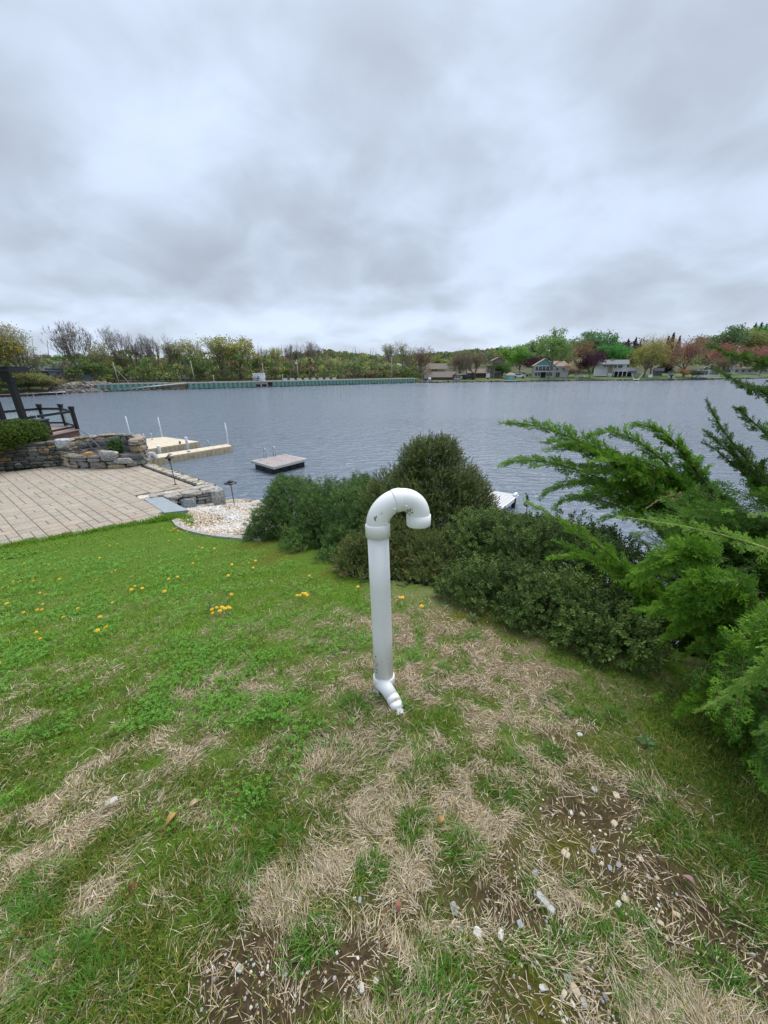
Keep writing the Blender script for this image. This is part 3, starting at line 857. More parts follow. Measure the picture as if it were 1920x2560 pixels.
# swim raft
RZ = .42
rft = [P(630.6, 1151, RZ), P(684, 1166.8, RZ), P(766, 1146.6, RZ), P(713, 1136, RZ)]
A, B, C, D = [Vector((p_.x, p_.y, 0)) for p_ in rft]
raft = thing('swim_raft', 'square wooden swim raft on black floats anchored in the lake', 'raft')
cen = (A + B + C + D) / 4
nb = 14
for i in range(nb):
    f0, f1 = i / nb, (i + 1) / nb; g = .004
    p0, p1 = B.lerp(C, f0 + g), B.lerp(C, f1 - g); p3, p2 = A.lerp(D, f0 + g), A.lerp(D, f1 - g)
    ac = Acc(); prism(ac, [tuple(q_)[:2] for q_ in (p0, p1, p2, p3)], RZ - .03, RZ); obj('deck_board', ac, m_grey_deck, raft)
m_trim = material('raft_trim', (.50, .49, .46), .8, .1, 8)
for S, E_ in ((A, B), (B, C), (C, D), (D, A)):
    d_ = E_ - S; c_ = (S + E_) / 2; c_ = c_ + (c_ - cen).normalized() * .022
    ac = Acc(); box(ac, (c_.x, c_.y, RZ - .062), (d_.length + .06, .04, .12), math.atan2(d_.y, d_.x)); obj('rim_board', ac, m_trim, raft)
for i in range(4):
    for j in range(2):
        f, g = (i + .5) / 4, (.06 + .24 if j == 0 else .94 - .24)
        c_ = A.lerp(B, g).lerp(D.lerp(C, g), f)
        d_ = (D - A)
        ac = Acc(); bbox(ac, (0, 0, 0), (d_.length / 4 - .03, (B - A).length * .44, .5), .03, math.atan2(d_.y, d_.x)); obj('float_drum', ac, m_black, raft, loc=(c_.x, c_.y, RZ - .38))
lc = A.lerp(D, .60); dn = (B - A).normalized()
lc = P(677, 1142.5, RZ)
ladder(raft, lc + Vector((0, 0, .0)) - dn * .18, dn, .56, .50, .02)

# grey dock seen past the shrubs
gd = [P(1258.6, 1262.6, .4), P(1293, 1236.5, .4), P(1228, 1226, .4)]
g3 = gd[0] + (gd[2] - gd[1])
m_gdock = material('grey_dock_board', (.52, .52, .53), .7, .06, 6)
o_ = gd[1] - gd[0]
dk3 = thing('plank_dock', 'pale grey plank dock showing behind the pointed spruce', 'dock')
A, B, C, D = gd[0] + (gd[0] - gd[1]) * .8, gd[1], gd[2], g3 + (gd[0] - gd[1]) * .8
C = C + (C - B) * 1.2; D = D + (D - A) * 1.2
for i in range(14):
    f0, f1 = i / 14 + .002, (i + 1) / 14 - .002
    ac = Acc(); prism(ac, [tuple(q_)[:2] for q_ in (A.lerp(D, f0), B.lerp(C, f0), B.lerp(C, f1), A.lerp(D, f1))], .36, .40); obj('plank', ac, m_gdock, dk3)
d_ = B - A; c_ = (A + B) / 2
ac = Acc(); box(ac, (c_.x + .03, c_.y, .31), (d_.length + .1, .06, .14), math.atan2(d_.y, d_.x)); obj('rim_board', ac, m_pvc, dk3)
ac = Acc(); bbox(ac, (B.x - .1, B.y - .08, .44), (.3, .12, .08), .02, math.atan2(d_.y, d_.x)); obj('bumper', ac, m_pvc, dk3)
ac = Acc(); tube(ac, [(B.x - .2, B.y - .3, -1), (B.x - .2, B.y - .3, .36)], .07, 10); obj('piling', ac, m_black, dk3)
ac = Acc(); tube(ac, [(A.x - .25, A.y + .3, -1), (A.x - .25, A.y + .3, .36)], .07, 10); obj('piling', ac, m_black, dk3)

# ------------------------------------------------------------------ deck with black railing
m_deck = material('red_deck_board', (.33, .235, .195), .75, .12, 4, .1, 40)
m_fascia = material('brown_fascia', (.135, .075, .06), .75, .12, 4)
m_bk = material('black_paint', (.010, .011, .013), .5, .15, 10)
ZD = 2.0
deck = thing('deck', 'raised reddish brown deck with black railing above the stone wall', 'deck')
F0, F1, B1, B2, C1 = Vector((-15.05, 18.5, 0)), Vector((-14.8, 12.6, 0)), Vector((-20, 12.6, 0)), Vector((-17.7, 19.75, 0)), Vector((-16.6, 19.75, 0))
for i in range(22):
    y0_, y1_ = 12.6 + i * 5.9 / 22, 12.6 + (i + 1) * 5.9 / 22 - .008
    xr0, xr1 = np.interp(y0_, [12.6, 18.5], [-14.8, -15.05]), np.interp(y1_, [12.6, 18.5], [-14.8, -15.05])
    xl0, xl1 = np.interp(y0_, [12.6, 19.7], [-20, -17.7]), np.interp(y1_, [12.6, 19.7], [-20, -17.7])
    ac = Acc(); prism(ac, [(xl0, y0_), (xr0, y0_), (xr1, y1_), (xl1, y1_)], ZD - .035, ZD + random.uniform(-.002, .002)); obj('deck_board', ac, m_deck, deck)
for i in range(5):
    y0_, y1_ = 18.5 + i * .25, 18.5 + (i + 1) * .25 - .008
    xr0, xr1 = np.interp(y0_, [18.5, 19.75], [-15.05, -16.6]), np.interp(y1_, [18.5, 19.75], [-15.05, -16.6])
    xl0 = np.interp(y0_, [12.6, 19.7], [-20, -17.7])
    ac = Acc(); prism(ac, [(xl0, y0_), (xr0, y0_), (xr1, y1_), (xl0, y1_)], ZD - .035, ZD); obj('deck_board', ac, m_deck, deck)
def wallbox(name, S, E_, z0, z1, th, m, parent, off=0.0):
    d_ = E_ - S; c_ = (S + E_) / 2; nn = Vector((d_.y, -d_.x, 0)).normalized()
    ac = Acc(); box(ac, (c_.x + nn.x * off, c_.y + nn.y * off, (z0 + z1) / 2), (d_.length, th, z1 - z0), math.atan2(d_.y, d_.x)); return obj(name, ac, m, parent)
wallbox('fascia_board', F1, F0 + Vector((0, .02, 0)), ZD - .36, ZD - .04, .04, m_fascia, deck, .02)
wallbox('fascia_board', F0, C1, ZD - .36, ZD - .04, .04, m_fascia, deck, .02)
wallbox('trim_board', F1, F0, ZD - .040, ZD + .004, .10, m_deck, deck, .05)
posts = [F0, C1, B2, Vector((-18.6, 17.0, 0)), Vector((-19.2, 15.0, 0)), Vector((-14.95, 16.4, 0)), Vector((-14.88, 14.2, 0))]
rail = thing('deck_railing', 'black deck railing with capped posts and pale glass panels', 'railing')
for k, p_ in enumerate(posts):
    if k == 5: continue
    a = Acc(); box(a, (0, 0, .47), (.13, .13, .98)); po = obj('post', a, m_bk, rail, loc=(p_.x, p_.y, ZD))
    a = Acc(); bbox(a, (0, 0, .985), (.19, .19, .05), .012); box(a, (0, 0, 1.025), (.15, .15, .03)); bbox(a, (0, 0, 1.065), (.21, .21, .05), .02); obj('post_cap', a, m_bk, po)
m_glass = bpy.data.materials.new('rail_glass'); m_glass.use_nodes = True
t = m_glass.node_tree; b = t.nodes['Principled BSDF']; b.inputs['Base Color'].default_value = (.62, .82, .86, 1); b.inputs['Roughness'].default_value = .12
b.inputs['Alpha'].default_value = .42
segs = [(F0, C1), (C1, B2), (B2, posts[3]), (posts[3], posts[4]), (F0, posts[5]), (posts[5], posts[6])]
for k, (S, E_) in enumerate(segs):
    d_ = (E_ - S).normalized(); S2, E2 = S + d_ * .075, E_ - d_ * .075
    wallbox('top_rail', S2, E2, ZD + .80, ZD + .90, .09, m_bk, rail)
    wallbox('bottom_rail', S2, E2, ZD + .10, ZD + .18, .06, m_bk, rail)
    if k < 4:
        wallbox('glass_panel', S2, E2, ZD + .182, ZD + .798, .012, m_glass, rail)
        n_ = int((E2 - S2).length / .16)
        for i in range(n_):
            c_ = S2.lerp(E2, (i + .5) / n_)
            a = Acc(); box(a, (c_.x, c_.y, ZD + .49), (.02, .02, .61), math.atan2(d_.y, d_.x)); obj('baluster', a, m_alu, rail)
# pergola post and beam
pg = thing('pergola', 'black timber pergola post with overhanging roof beam on the deck', 'pergola')
pp = Vector((-14.95, 16.4, 0)); pp = Vector((-14.92, 15.75, 0))
a = Acc(); box(a, (pp.x, pp.y, ZD + 1.22), (.19, .19, 2.44)); obj('post', a, m_bk, pg)
a = Acc(); box(a, (pp.x - 3.1, pp.y - .55, ZD + 2.56), (6.6, .14, .24), .14); obj('beam', a, m_bk, pg)
a = Acc(); box(a, (pp.x - .05, pp.y, ZD + 2.36), (.34, .26, .18)); obj('bracket', a, m_bk, pg)
for i in range(5):
    a = Acc(); box(a, (pp.x - .1 - i * .75, pp.y - .35, ZD + 2.75), (.07, 3.4, .15), .14 + 1.5708 - 1.5708); obj('rafter', a, m_bk, pg)
a = Acc(); box(a, (pp.x - 2.9, pp.y - .3, ZD + 2.84), (6.9, .35, .04), .14); obj('roof_lath', a, m_bk, pg)
p2 = PY(2, 1012, 17.5)
a = Acc(); box(a, (p2.x - .12, 17.5, ZD + 1.2), (.16, .16, 2.4)); obj('post', a, m_bk, pg)
# adirondack chair
m_wh = material('white_plastic', (.74, .75, .77), .5, .04, 6)
ch = thing('adirondack_chair', 'white slatted adirondack chair on the deck behind the railing', 'chair', (-15.75, 16.15, ZD), R(-70))
for i in range(5):
    x_ = -.24 + i * .12; hh = 1.02 - abs(i - 2) * .06
    a = Acc(); v = [(x_ - .05, .32, .30), (x_ + .05, .32, .30), (x_ + .055, .66, hh), (x_ - .055, .66, hh)]
    a.add(v + [(p_[0], p_[1] + .025, p_[2]) for p_ in v], BOXQ); obj('back_slat', a, m_wh, ch)
for i in range(5):
    a = Acc(); box(a, (0, -.28 + i * .13, .40 - i * .025), (.54, .115, .025)); obj('seat_slat', a, m_wh, ch)
for s in (-1, 1):
    a = Acc(); bbox(a, (s * .36, -.02, .585), (.16, .74, .03), .012); obj('armrest', a, m_wh, ch)
    a = Acc(); box(a, (s * .33, -.32, .285), (.05, .1, .57)); obj('leg', a, m_wh, ch)
    a = Acc(); box(a, (s * .30, .1, .2), (.04, .9, .12), 0, (1, 1, 1), R(-14)); obj('side_rail', a, m_wh, ch)
# black slatted side table / bin beside it
bx = thing('deck_box', 'black slatted planter box standing on the deck by the railing', 'planter box', PY(100, 1068, 16.6), R(8))
bx.location.z = ZD
for s in range(4):
    for k in range(5):
        a = Acc(); box(a, ((k - 2) * .1, -.26, .33), (.085, .03, .66)); o_ = obj('slat', a, m_bk, bx); o_.rotation_euler = (0, 0, s * math.pi / 2)
a = Acc(); bbox(a, (0, 0, .68), (.60, .60, .05), .015); obj('lid', a, m_bk, bx)
a = Acc(); box(a, (0, 0, .33), (.46, .46, .62)); obj('liner', a, m_black, bx)
# ------------------------------------------------------------------ white vent pipe
m_pipe = material('white_pvc', (.84, .835, .82), .45, .03, 5, dirt=(.30, .31, .26), dscale=7, dlo=.66, dhi=.76, spec=.5)
m_grime = material('pvc_grime', (.20, .20, .15), .9, .4, 30)
vp = thing('vent_pipe', 'white plastic vent pipe with a hooked top standing in the worn lawn', 'vent pipe')
bt = PY(960, 1693, 1.53); tp = PY(945, 1338, 1.595)          # lower and upper end of the straight riser
axu = (tp - bt).normalized()
RAD = .0505
a = Acc(); tube(a, [bt - axu * .03, bt.lerp(tp, .33), bt.lerp(tp, .66), tp], RAD, 32); obj('riser', a, m_pipe, vp, True)
def ring(c, d, r0, r1, ln, name, parent=vp, m=None):
    u, w = frame_of(d); prof = [(r0, 0), (r1, .002), (r1, ln - .006), (r1 - .004, ln), (r0, ln)]
    v, q = [], []; n = 32
    for rr_, h_ in prof:
        for k in range(n):
            an = 2 * math.pi * k / n; p_ = Vector(c) + Vector(d) * h_ + (u * math.cos(an) + w * math.sin(an)) * rr_; v.append(tuple(p_))
    for i in range(len(prof) - 1):
        for k in range(n):
            j = (k + 1) % n; q.append((i * n + k, i * n + j, (i + 1) * n + j, (i + 1) * n + k))
    return obj(name, Acc().add(v, q), m or m_pipe, parent, True)
ring(tp - axu * .005, axu, RAD, .0585, .064, 'collar')
ring(bt - axu * .045, axu, RAD - .003, .058, .062, 'collar')
# hook: two quarter bends turned towards the lake and the right
sidev = Vector((.985, .16, 0)); sidev = (sidev - axu * sidev.dot(axu)).normalized()
RB = .0985
c0 = tp + axu * .052
def hup(t_): return RB * math.sin(t_) + .030 * float(sstep(.3, 3.14, t_))
def bend(t0, t1, n=12):
    return [c0 + sidev * (RB - RB * math.cos(t0 + (t1 - t0) * i / n)) + axu * hup(t0 + (t1 - t0) * i / n) for i in range(n + 1)]
a = Acc(); tube(a, [c0 - axu * .01] + bend(0, R(86)), .0535, 32); obj('elbow', a, m_pipe, vp, True)
a = Acc(); tube(a, bend(R(94), R(180)) + [c0 + sidev * 2 * RB + axu * .022], .0535, 32, cap=False); obj('elbow', a, m_pipe, vp, True)
a = Acc(); tube(a, bend(R(80), R(100), 6), [.0538, .0558, .0562, .0556, .0562, .0558, .0538], 32); obj('coupling', a, m_pipe, vp, True)
e_ = c0 + sidev * 2 * RB + axu * .034
ring(e_, -axu, .0505, .0580, .054, 'collar')
a = Acc(); tube(a, [e_ - axu * .05, e_ + axu * .0], .0505, 32, cap=False); obj('pipe_lining', a, m_pipe, vp, True)
a = Acc(); tube(a, [e_ - axu * .012, e_ - axu * .010], .050, 24); obj('insect_screen', a, m_black, vp, True)
# rivets
toc = Vector((0, -1, 0))
def rivet(p_, d_):
    a = Acc(); u, w = frame_of(d_); v, q = [], []
    for (rr_, h_) in ((.0062, 0), (.0058, .003), (.0036, .0052), (.0, .006)):
        for k in range(10):
            an = 2 * math.pi * k / 10; v.append(tuple(Vector(p_) + Vector(d_) * h_ + (u * math.cos(an) + w * math.sin(an)) * rr_))
    for i in range(3):
        for k in range(10):
            j = (k + 1) % 10; q.append((i * 10 + k, i * 10 + j, i * 10 + 10 + j, i * 10 + 10 + k))
    a.add(v, q); obj('rivet', a, m_pipe, vp, True)
tow = (Vector((0, 0, EYE)) - c0).normalized()
def on_bend(t_, ph):
    c_ = c0 + sidev * (RB - RB * math.cos(t_)) + axu * hup(t_)
    rad = (sidev * -math.cos(t_) + axu * math.sin(t_)); out_ = axu.cross(sidev).normalized()
    if out_.dot(tow) < 0: out_ = -out_
    d_ = (out_ * math.cos(ph) + rad * math.sin(ph)).normalized()
    return c_ + d_ * .0535, d_
for t_, ph in ((R(12), R(-35)), (R(72), R(-20)), (R(112), R(-20))):
    rivet(*on_bend(t_, ph))
# grime: thin irregular films that hug the plastic
def grime(pts_fn, spots, name='grime'):
    a = Acc(); rg = random.Random(3)
    for (t_, ph, r_) in spots:
        n = 9; c_, d_ = pts_fn(t_, ph); ids = [tuple(c_ + d_ * .0007)]
        for k in range(n):
            an = 2 * math.pi * k / n; rr_ = r_ * rg.uniform(.5, 1.2)
            p_, dd = pts_fn(t_ + rr_ * math.cos(an) / RB, ph + rr_ * math.sin(an) / .0535); ids.append(tuple(p_ + dd * .0006))
        a.add(ids, None, [(0, k + 1, (k + 1) % n + 1) for k in range(n)])
    obj(name, a, m_grime, vp, kind='stuff')
rg = random.Random(5)
grime(on_bend, [(R(rg.gauss(84, 13)), R(rg.gauss(-62, 9)), rg.uniform(.0015, .005)) for _ in range(46)] + [(R(rg.gauss(140, 12)), R(rg.gauss(-55, 12)), rg.uniform(.0015, .0055)) for _ in range(60)]
      + [(R(22), R(28), .007), (R(26), R(26), .005), (R(19), R(24), .004), (R(100), R(-30), .003)])
def on_riser(h_, ph):
    u = Vector((1, 0, 0)); u = (u - axu * u.dot(axu)).normalized(); w = axu.cross(u)
    if w.dot(tow) < 0: w = -w
    d_ = (w * math.cos(ph) + u * math.sin(ph)).normalized()
    return bt + axu * (h_ * RB) + d_ * RAD, d_
grime(on_riser, [(rg.gauss(.75, .55), R(rg.gauss(-48, 10)), rg.uniform(.0012, .0045)) for _ in range(44)] + [(1.4, R(-4), .0022), (1.25, R(22), .0022), (1.55, R(30), .002), (1.65, R(2), .0015), (4.9, R(3), .002)])
# bend at the foot that runs into the ground
f0 = bt - axu * .035
g1 = PY(962, 1722, 1.50); g2 = PY(985, 1750, 1.46); g3 = PY(1004, 1786, 1.43)
a = Acc(); tube(a, [f0, f0.lerp(g1, .6), g1 + Vector((.0, 0, -.005))], [.051, .047, .040], 28)
tube(a, [PY(948, 1725, 1.515), PY(940, 1740, 1.505), PY(938, 1752, 1.5) - Vector((0, 0, .03))], [.03, .026, .02], 16); obj('foot_tee', a, m_pipe, vp, True)
g0, g2, g3 = PY(955, 1706, bt.y - .03), PL(981, 1748) + Vector((0, 0, .012)), PL(995, 1768) + Vector((0, 0, -.006))
a = Acc(); tube(a, [g0, g0.lerp(g2, .5) + Vector((0, 0, .004)), g2], [.040, .035, .0335], 28); obj('side_pipe', a, m_pipe, vp, True)
a = Acc(); tube(a, [g2, g2.lerp(g3, .5)], [.0343, .0343], 28); obj('coupling', a, m_pipe, vp, True)
a = Acc(); tube(a, [g2.lerp(g3, .5), g3 - Vector((0, 0, .012))], [.0335, .0325], 24); obj('side_pipe', a, m_pipe, vp, True)
c_ = PL(1000, 1779)
put_stone(vp, (c_.x, c_.y, c_.z - .005), (.036, .04, .024), .3, name='cement_blob', col=(.62, .61, .58), lump=.25)
# ------------------------------------------------------------------ far shore: land
FX = [-420, -150, -95, -68.6, -65, -62, 11, 30, 44, 77, 120, 190, 300, 600]
FY = [20, 42, 57, 69.5, 77, 83.9, 137.2, 141.5, 145, 158.7, 164, 196, 235, 330]
def shore_y(x): return np.interp(x, FX, FY)
def zfar(x, y):
    x = np.asarray(x, float); y = np.asarray(y, float)
    d = (y - shore_y(x)) * .84
    base = np.interp(x, [-90, -66, -62, 11, 14, 60, 120, 300], [.6, .6, 1.45, 1.45, .5, .55, .6, .6])
    rise = np.interp(x, [-90, -66, -60, 9, 14, 60, 120, 300], [.05, .05, .012, .012, .025, .045, .05, .05])
    az = x / np.maximum(y, 1)
    hill = np.interp(az, [-1.5, -.6, -.3, -.13, 0, .1, .25, .4, .55, .7, .85, 1, 1.6], [3, 1, 1, 8, 3, 6, 12, 12, 9, 13, 22, 27, 34])
    z = base * sstep(-.2, .6, d) - 1.0 * (1 - sstep(-1.5, .1, d)) + rise * np.clip(d, 0, 60) + hill * sstep(60, 260, d)
    return z + (fbm(x * .05, y * .05, 3) - .5) * 1.2 * sstep(8, 40, d)
m_bank = material('far_grass', (1, 1, 1), .95, .35, .25, tint=True, coords='Object')
fx = np.concatenate([np.arange(-420, -100, 10), np.arange(-100, 220, 1.6), np.arange(220, 620, 10)])
dd_ = np.concatenate([np.arange(-2.2, 2, .35), np.arange(2, 30, 1.5), np.arange(30, 120, 5), np.arange(120, 700, 20)])
XX, DD = np.meshgrid(fx, dd_, indexing='ij'); YY = shore_y(XX) + DD
ZZ = zfar(XX, YY)
grassy = np.array([.075, .135, .030]); earth = np.array([.10, .085, .055]); scrub = np.array([.075, .08, .035])
f1_ = sstep(.2, 1.4, DD)[..., None]; f2_ = sstep(22, 45, DD)[..., None]
cc = earth * (1 - f1_) + grassy * f1_; cc = cc * (1 - f2_) + scrub * f2_
damz = ((XX > -70) & (XX < 9))[..., None]
cc = np.where(damz & (f1_ > .3), np.array([.11, .115, .06]), cc)
nx, ny = len(fx), len(dd_)
ii, jj = np.meshgrid(np.arange(nx - 1), np.arange(ny - 1), indexing='ij')
q = np.stack([ii * ny + jj, (ii + 1) * ny + jj, (ii + 1) * ny + jj + 1, ii * ny + jj + 1], axis=-1).reshape(-1, 4)
a = Acc(); a.add(np.stack([XX, YY, ZZ], -1).reshape(-1, 3), q, None, cc.reshape(-1, 3))
fb = obj('far_bank', a, m_bank, smooth=True, kind='structure'); fb['label'] = 'grassy far shore rising to wooded hills'

def kx(px, Y): return (px - 960) / 990.0 * Y
def gpt(px, off):
    """ground place on the far shore: photo column, metres behind the water's edge"""
    lo, hi = 30.0, 900.0
    for _ in range(50):
        m = (lo + hi) / 2
        if m - float(shore_y(kx(px, m))) < off: lo = m
        else: hi = m
    x, y = kx(px, lo), lo
    return Vector((x, y, float(zfar(x, y))))

# ------------------------------------------------------------------ trees
m_bark = material('bark', (.15, .125, .105), .95, .3, 3, objcol=True)
m_leaf = material('tree_leaf', (1, 1, 1), .7, .0, 5, tint=True, objcol=True, trans=.30, spec=.25)
def grow(seed, trunk=.22, spread=.8, depth=5, up=.35, ratio=.74, first=4, rad=.02, jit=.35):
    r = random.Random(seed); segs, tips = [], []
    def rec(p, d, ln, rd, lv):
        pts = [p]; dd = Vector(d)
        for k in range(2):
            dd = (dd + Vector((r.gauss(0, .09), r.gauss(0, .09), up * .14))).normalized()
            pts.append(pts[-1] + dd * ln / 2)
        segs.append((pts, rd, lv))
        if lv >= depth:
            tips.append((pts[-1], dd)); return
        if lv >= 2: tips.append((pts[1], dd))
        n = r.choice([2, 2, 3]) if lv else first
        a0 = r.uniform(0, 6.28)
        for k in range(n):
            an = a0 + k * 6.28 / n + r.uniform(-jit, jit); tilt = spread * r.uniform(.55, 1.15) * (.85 if lv else 1)
            u, w = frame_of(dd)
            nd = (dd * math.cos(tilt) + (u * math.cos(an) + w * math.sin(an)) * math.sin(tilt) + Vector((0, 0, up * .45))).normalized()
            rec(pts[-1], nd, ln * ratio * r.uniform(.8, 1.2) if lv else ln * r.uniform(.8, 1.2), rd * .62, lv + 1)
        if lv < 3 and r.random() < .75:
            rec(pts[-1], (dd + Vector((r.gauss(0, .12), r.gauss(0, .12), .2))).normalized(), ln * ratio * 1.1, rd * .68, lv + 1)
    rec(Vector((0, 0, -.02)), Vector((0, 0, 1)), trunk, rad, 0)
    zt = max(p[-1].z for p, _, _ in segs); k = 1.0 / zt
    segs = [([p * k for p in pts], rd, lv) for pts, rd, lv in segs]; tips = [(p * k, d) for p, d in tips]
    return segs, tips
def tree_meshes(name, seed, leaves=0, lsize=.02, lsp=.05, twigs=0, **kw):
    segs, tips = grow(seed, **kw); rr = np.random.default_rng(seed)
    tk, cr = Acc(), Acc()
    for pts, rd, lv in segs:
        tube(tk if lv < 3 else cr if not leaves else tk, pts, [rd, rd * .85, rd * .66], 5 if lv < 2 else 3, (1, 1, 1), cap=False)
    tp_ = np.array([tuple(p) for p, d in tips])
    if twigs:
        K = len(tp_) * twigs; b_ = np.repeat(tp_, twigs, 0)
        d_ = unit(np.repeat(np.array([tuple(d) for p, d in tips]), twigs, 0) + rr.normal(size=(K, 3)) * .55 + np.array([0, 0, .3]))
        ln = rr.uniform(.03, .085, K)[:, None]; s_ = unit(np.cross(d_, rr.normal(size=(K, 3)))) * .0013
        e_ = b_ + d_ * ln
        v = np.stack([b_ - s_, b_ + s_, e_ + s_ * .5, e_ - s_ * .5], 1)
        cr.add(v.reshape(-1, 3), np.arange(K * 4).reshape(-1, 4), None, (1, 1, 1))
    if leaves:
        K = leaves; b_ = tp_[rr.integers(0, len(tp_), K)] + rr.normal(size=(K, 3)) * lsp * np.array([1, 1, .8])
        M = frames(rr.normal(size=(K, 3))) * (lsize * rr.uniform(.6, 1.3, K))[:, None, None]
        pv = np.array([(-.5, 0, 0), (0, -.32, .06), (.5, 0, 0), (0, .32, -.06)])
        br = rr.uniform(.72, 1.28, (K, 1)); hue = rr.normal(size=(K, 1)) * .10
        c = np.concatenate([br * (1 + hue), br, br * (1 - hue)], 1)
        cr.inst(pv, [(0, 1, 2, 3)], None, M, b_, c)
    t_, c_ = tk.mesh(name + '_trunk', True), cr.mesh(name + '_crown')
    t_.materials.append(m_bark); c_.materials.append(m_leaf if leaves else m_bark)
    return t_, c_
PROTO = {}
for i in range(3): PROTO['bare', i] = tree_meshes('bare', 20 + i, twigs=7, depth=5, spread=.52, up=.5, trunk=.34, ratio=.80, first=4, rad=.016)
for i in range(3): PROTO['leafy', i] = tree_meshes('leafy', 40 + i, leaves=5200, lsize=.036, lsp=.042, depth=4, spread=.82, up=.3, trunk=.27, ratio=.74, rad=.022)
for i in range(3): PROTO['airy', i] = tree_meshes('airy', 60 + i, leaves=2300, lsize=.026, lsp=.03, depth=5, spread=.62, up=.45, trunk=.30, ratio=.78, rad=.017)
for i in range(2): PROTO['maple', i] = tree_meshes('maple', 80 + i, leaves=4600, lsize=.026, lsp=.035, twigs=4, depth=5, spread=.95, up=.22, trunk=.16, ratio=.80, first=6, rad=.026)
for i in range(2): PROTO['round', i] = tree_meshes('round', 95 + i, leaves=5200, lsize=.042, lsp=.06, depth=4, spread=.9, up=.25, trunk=.16, ratio=.70, first=6, rad=.024)
def conifer(name, seed):
    rr = np.random.default_rng(seed); tk, cr = Acc(), Acc(); tube(tk, [(0, 0, -.02), (0, 0, .5), (0, 0, 1)], [.018, .012, .002], 6)
    K = 2600; h_ = 1 - np.sqrt(rr.random(K)) * .92; lay = .5 + .5 * np.abs(np.sin(h_ * 46)); rad = (1 - h_) * .21 * lay * np.sqrt(rr.random(K)); an = rr.uniform(0, 6.28, K)
    b_ = np.stack([rad * np.cos(an), rad * np.sin(an), h_ - rad * .25], 1)
    d_ = np.stack([np.cos(an), np.sin(an), np.full(K, -.25)], 1) + rr.normal(size=(K, 3)) * .3
    M = frames(d_) * (.05 * rr.uniform(.6, 1.3, K))[:, None, None]
    cr.inst(np.array([(-.22, -.5, 0), (.22, -.5, 0), (.1, .5, 0), (-.1, .5, 0)]), [(0, 1, 2, 3)], None, M, b_, np.ones((K, 3)) * rr.uniform(.7, 1.3, (K, 1)))
    t_, c_ = tk.mesh(name + '_trunk', True), cr.mesh(name + '_crown'); t_.materials.append(m_bark); c_.materials.append(m_leaf); return t_, c_
PROTO['spruce', 0] = conifer('spruce', 5)
tcount = [0]
def tree(kind, px, off, top, label, col, wide=1.0, name='tree', group=None, bark=(1, 1, 1), height=None, var=None):
    tcount[0] += 1
    b_ = gpt(px, off); top_z = PY(px, top, b_.y).z
    H = height or (top_z - b_.z)
    ks = [k for k in PROTO if k[0] == kind]
    tm_, cm_ = PROTO[ks[(tcount[0] if var is None else var) % len(ks)]]
    t_ = thing(name, label, 'tree', b_, (tcount[0] * 2.399) % 6.28, group)
    t_.scale = (H * wide, H * wide, H)
    o1 = link('trunk', tm_, t_); o2 = link('crown', cm_, t_)
    o1.color = (*[min(1.9, 1.3 * b_) for b_ in bark], 1); o2.color = (*([min(.6, 1.85 * b_) for b_ in col] if kind != 'bare' else [1.5 * b_ for b_ in bark]), 1)
    return t_
YG, OL, GR, BR_, RD, PU, DK = (.20, .215, .055), (.115, .125, .045), (.075, .165, .035), (.15, .12, .075), (.25, .10, .065), (.045, .016, .028), (.02, .036, .022)
GB = (1.35, 1.35, 1.42)
T = tree
# left shore
T('leafy', -12, 6, 812, 'yellow green leafy tree at the left end of the far shore', (.17, .155, .03), 1.25)
T('airy', 62, 7, 812, 'tall thin tree with sparse pale leaves by the left shore', (.21, .215, .12), 1.05)
T('airy', 22, 14, 808, 'reddish budding tree behind the yellow green leafy tree', (.24, .18, .13), 1.1)
T('bare', 98, 8, 876, 'leaning bare tree in front of the long white building', (.9, .85, .8), .9)
T('leafy', 120, 26, 900, 'low olive bushy tree beside the blue grey house', (.13, .13, .05), 1.6)
T('round', 40, 3, 930, 'low olive shrub on the left shore bank', (.12, .13, .045), 2.2, 'shrub')
T('round', 92, 3, 940, 'brownish green shrub above the small docks', (.13, .12, .05), 2.2, 'shrub')
T('round', 10, 3, 948, 'dark green shrub at the left edge of the shore', (.06, .09, .03), 2.5, 'shrub')
T('leafy', 178, 30, 884, 'bright green round tree behind the blue grey house', GR, 1.25)
T('bare', 213, 16, 810, 'tall wide bare tree standing above the blue grey house', GB, 1.15, var=0)
T('airy', 252, 14, 852, 'crooked thin tree right of the tall wide bare tree', (.19, .19, .09), 1.1)
T('bare', 312, 14, 822, 'tall forked bare tree above the leaning utility pole', GB, .75, var=1)
T('bare', 340, 16, 836, 'slender bare tree right of the forked bare tree', GB, .6, var=2)
T('bare', 372, 14, 838, 'first of two narrow bare trees left of the yellow green trees', GB, .6, var=0)
T('bare', 398, 18, 846, 'thin bare tree squeezed between its taller bare neighbours', GB, .55, var=1)
T('bare', 424, 15, 838, 'second of two narrow bare trees left of the yellow green trees', GB, .6, var=2)
T('leafy', 236, 10, 900, 'dense green understory tree at the left end of the dam', (.085, .13, .04), 1.35)
T('leafy', 290, 22, 890, 'olive understory tree behind the leaning utility pole', OL, 1.4)
T('airy', 455, 16, 850, 'yellow green tree at the left of the leafy group', YG, 1.15)
T('airy', 500, 18, 846, 'yellow green tree in the middle of the leafy group', (.21, .21, .08), 1.0)
T('airy', 560, 13, 840, 'broad pale yellow green tree, tallest of the leafy group', YG, 1.25, var=1)
T('leafy', 600, 16, 846, 'wide golden green tree at the right of the leafy group', (.195, .19, .06), 1.15, var=2)
T('leafy', 500, 10, 906, 'dark green understory tree above the dam wall', (.07, .11, .035), 1.4)
T('airy', 655, 18, 872, 'shorter olive tree behind the white pump house', OL, 1.1)
T('airy', 688, 16, 866, 'young yellow green tree right of the white pump house', (.20, .205, .05), 1.0)
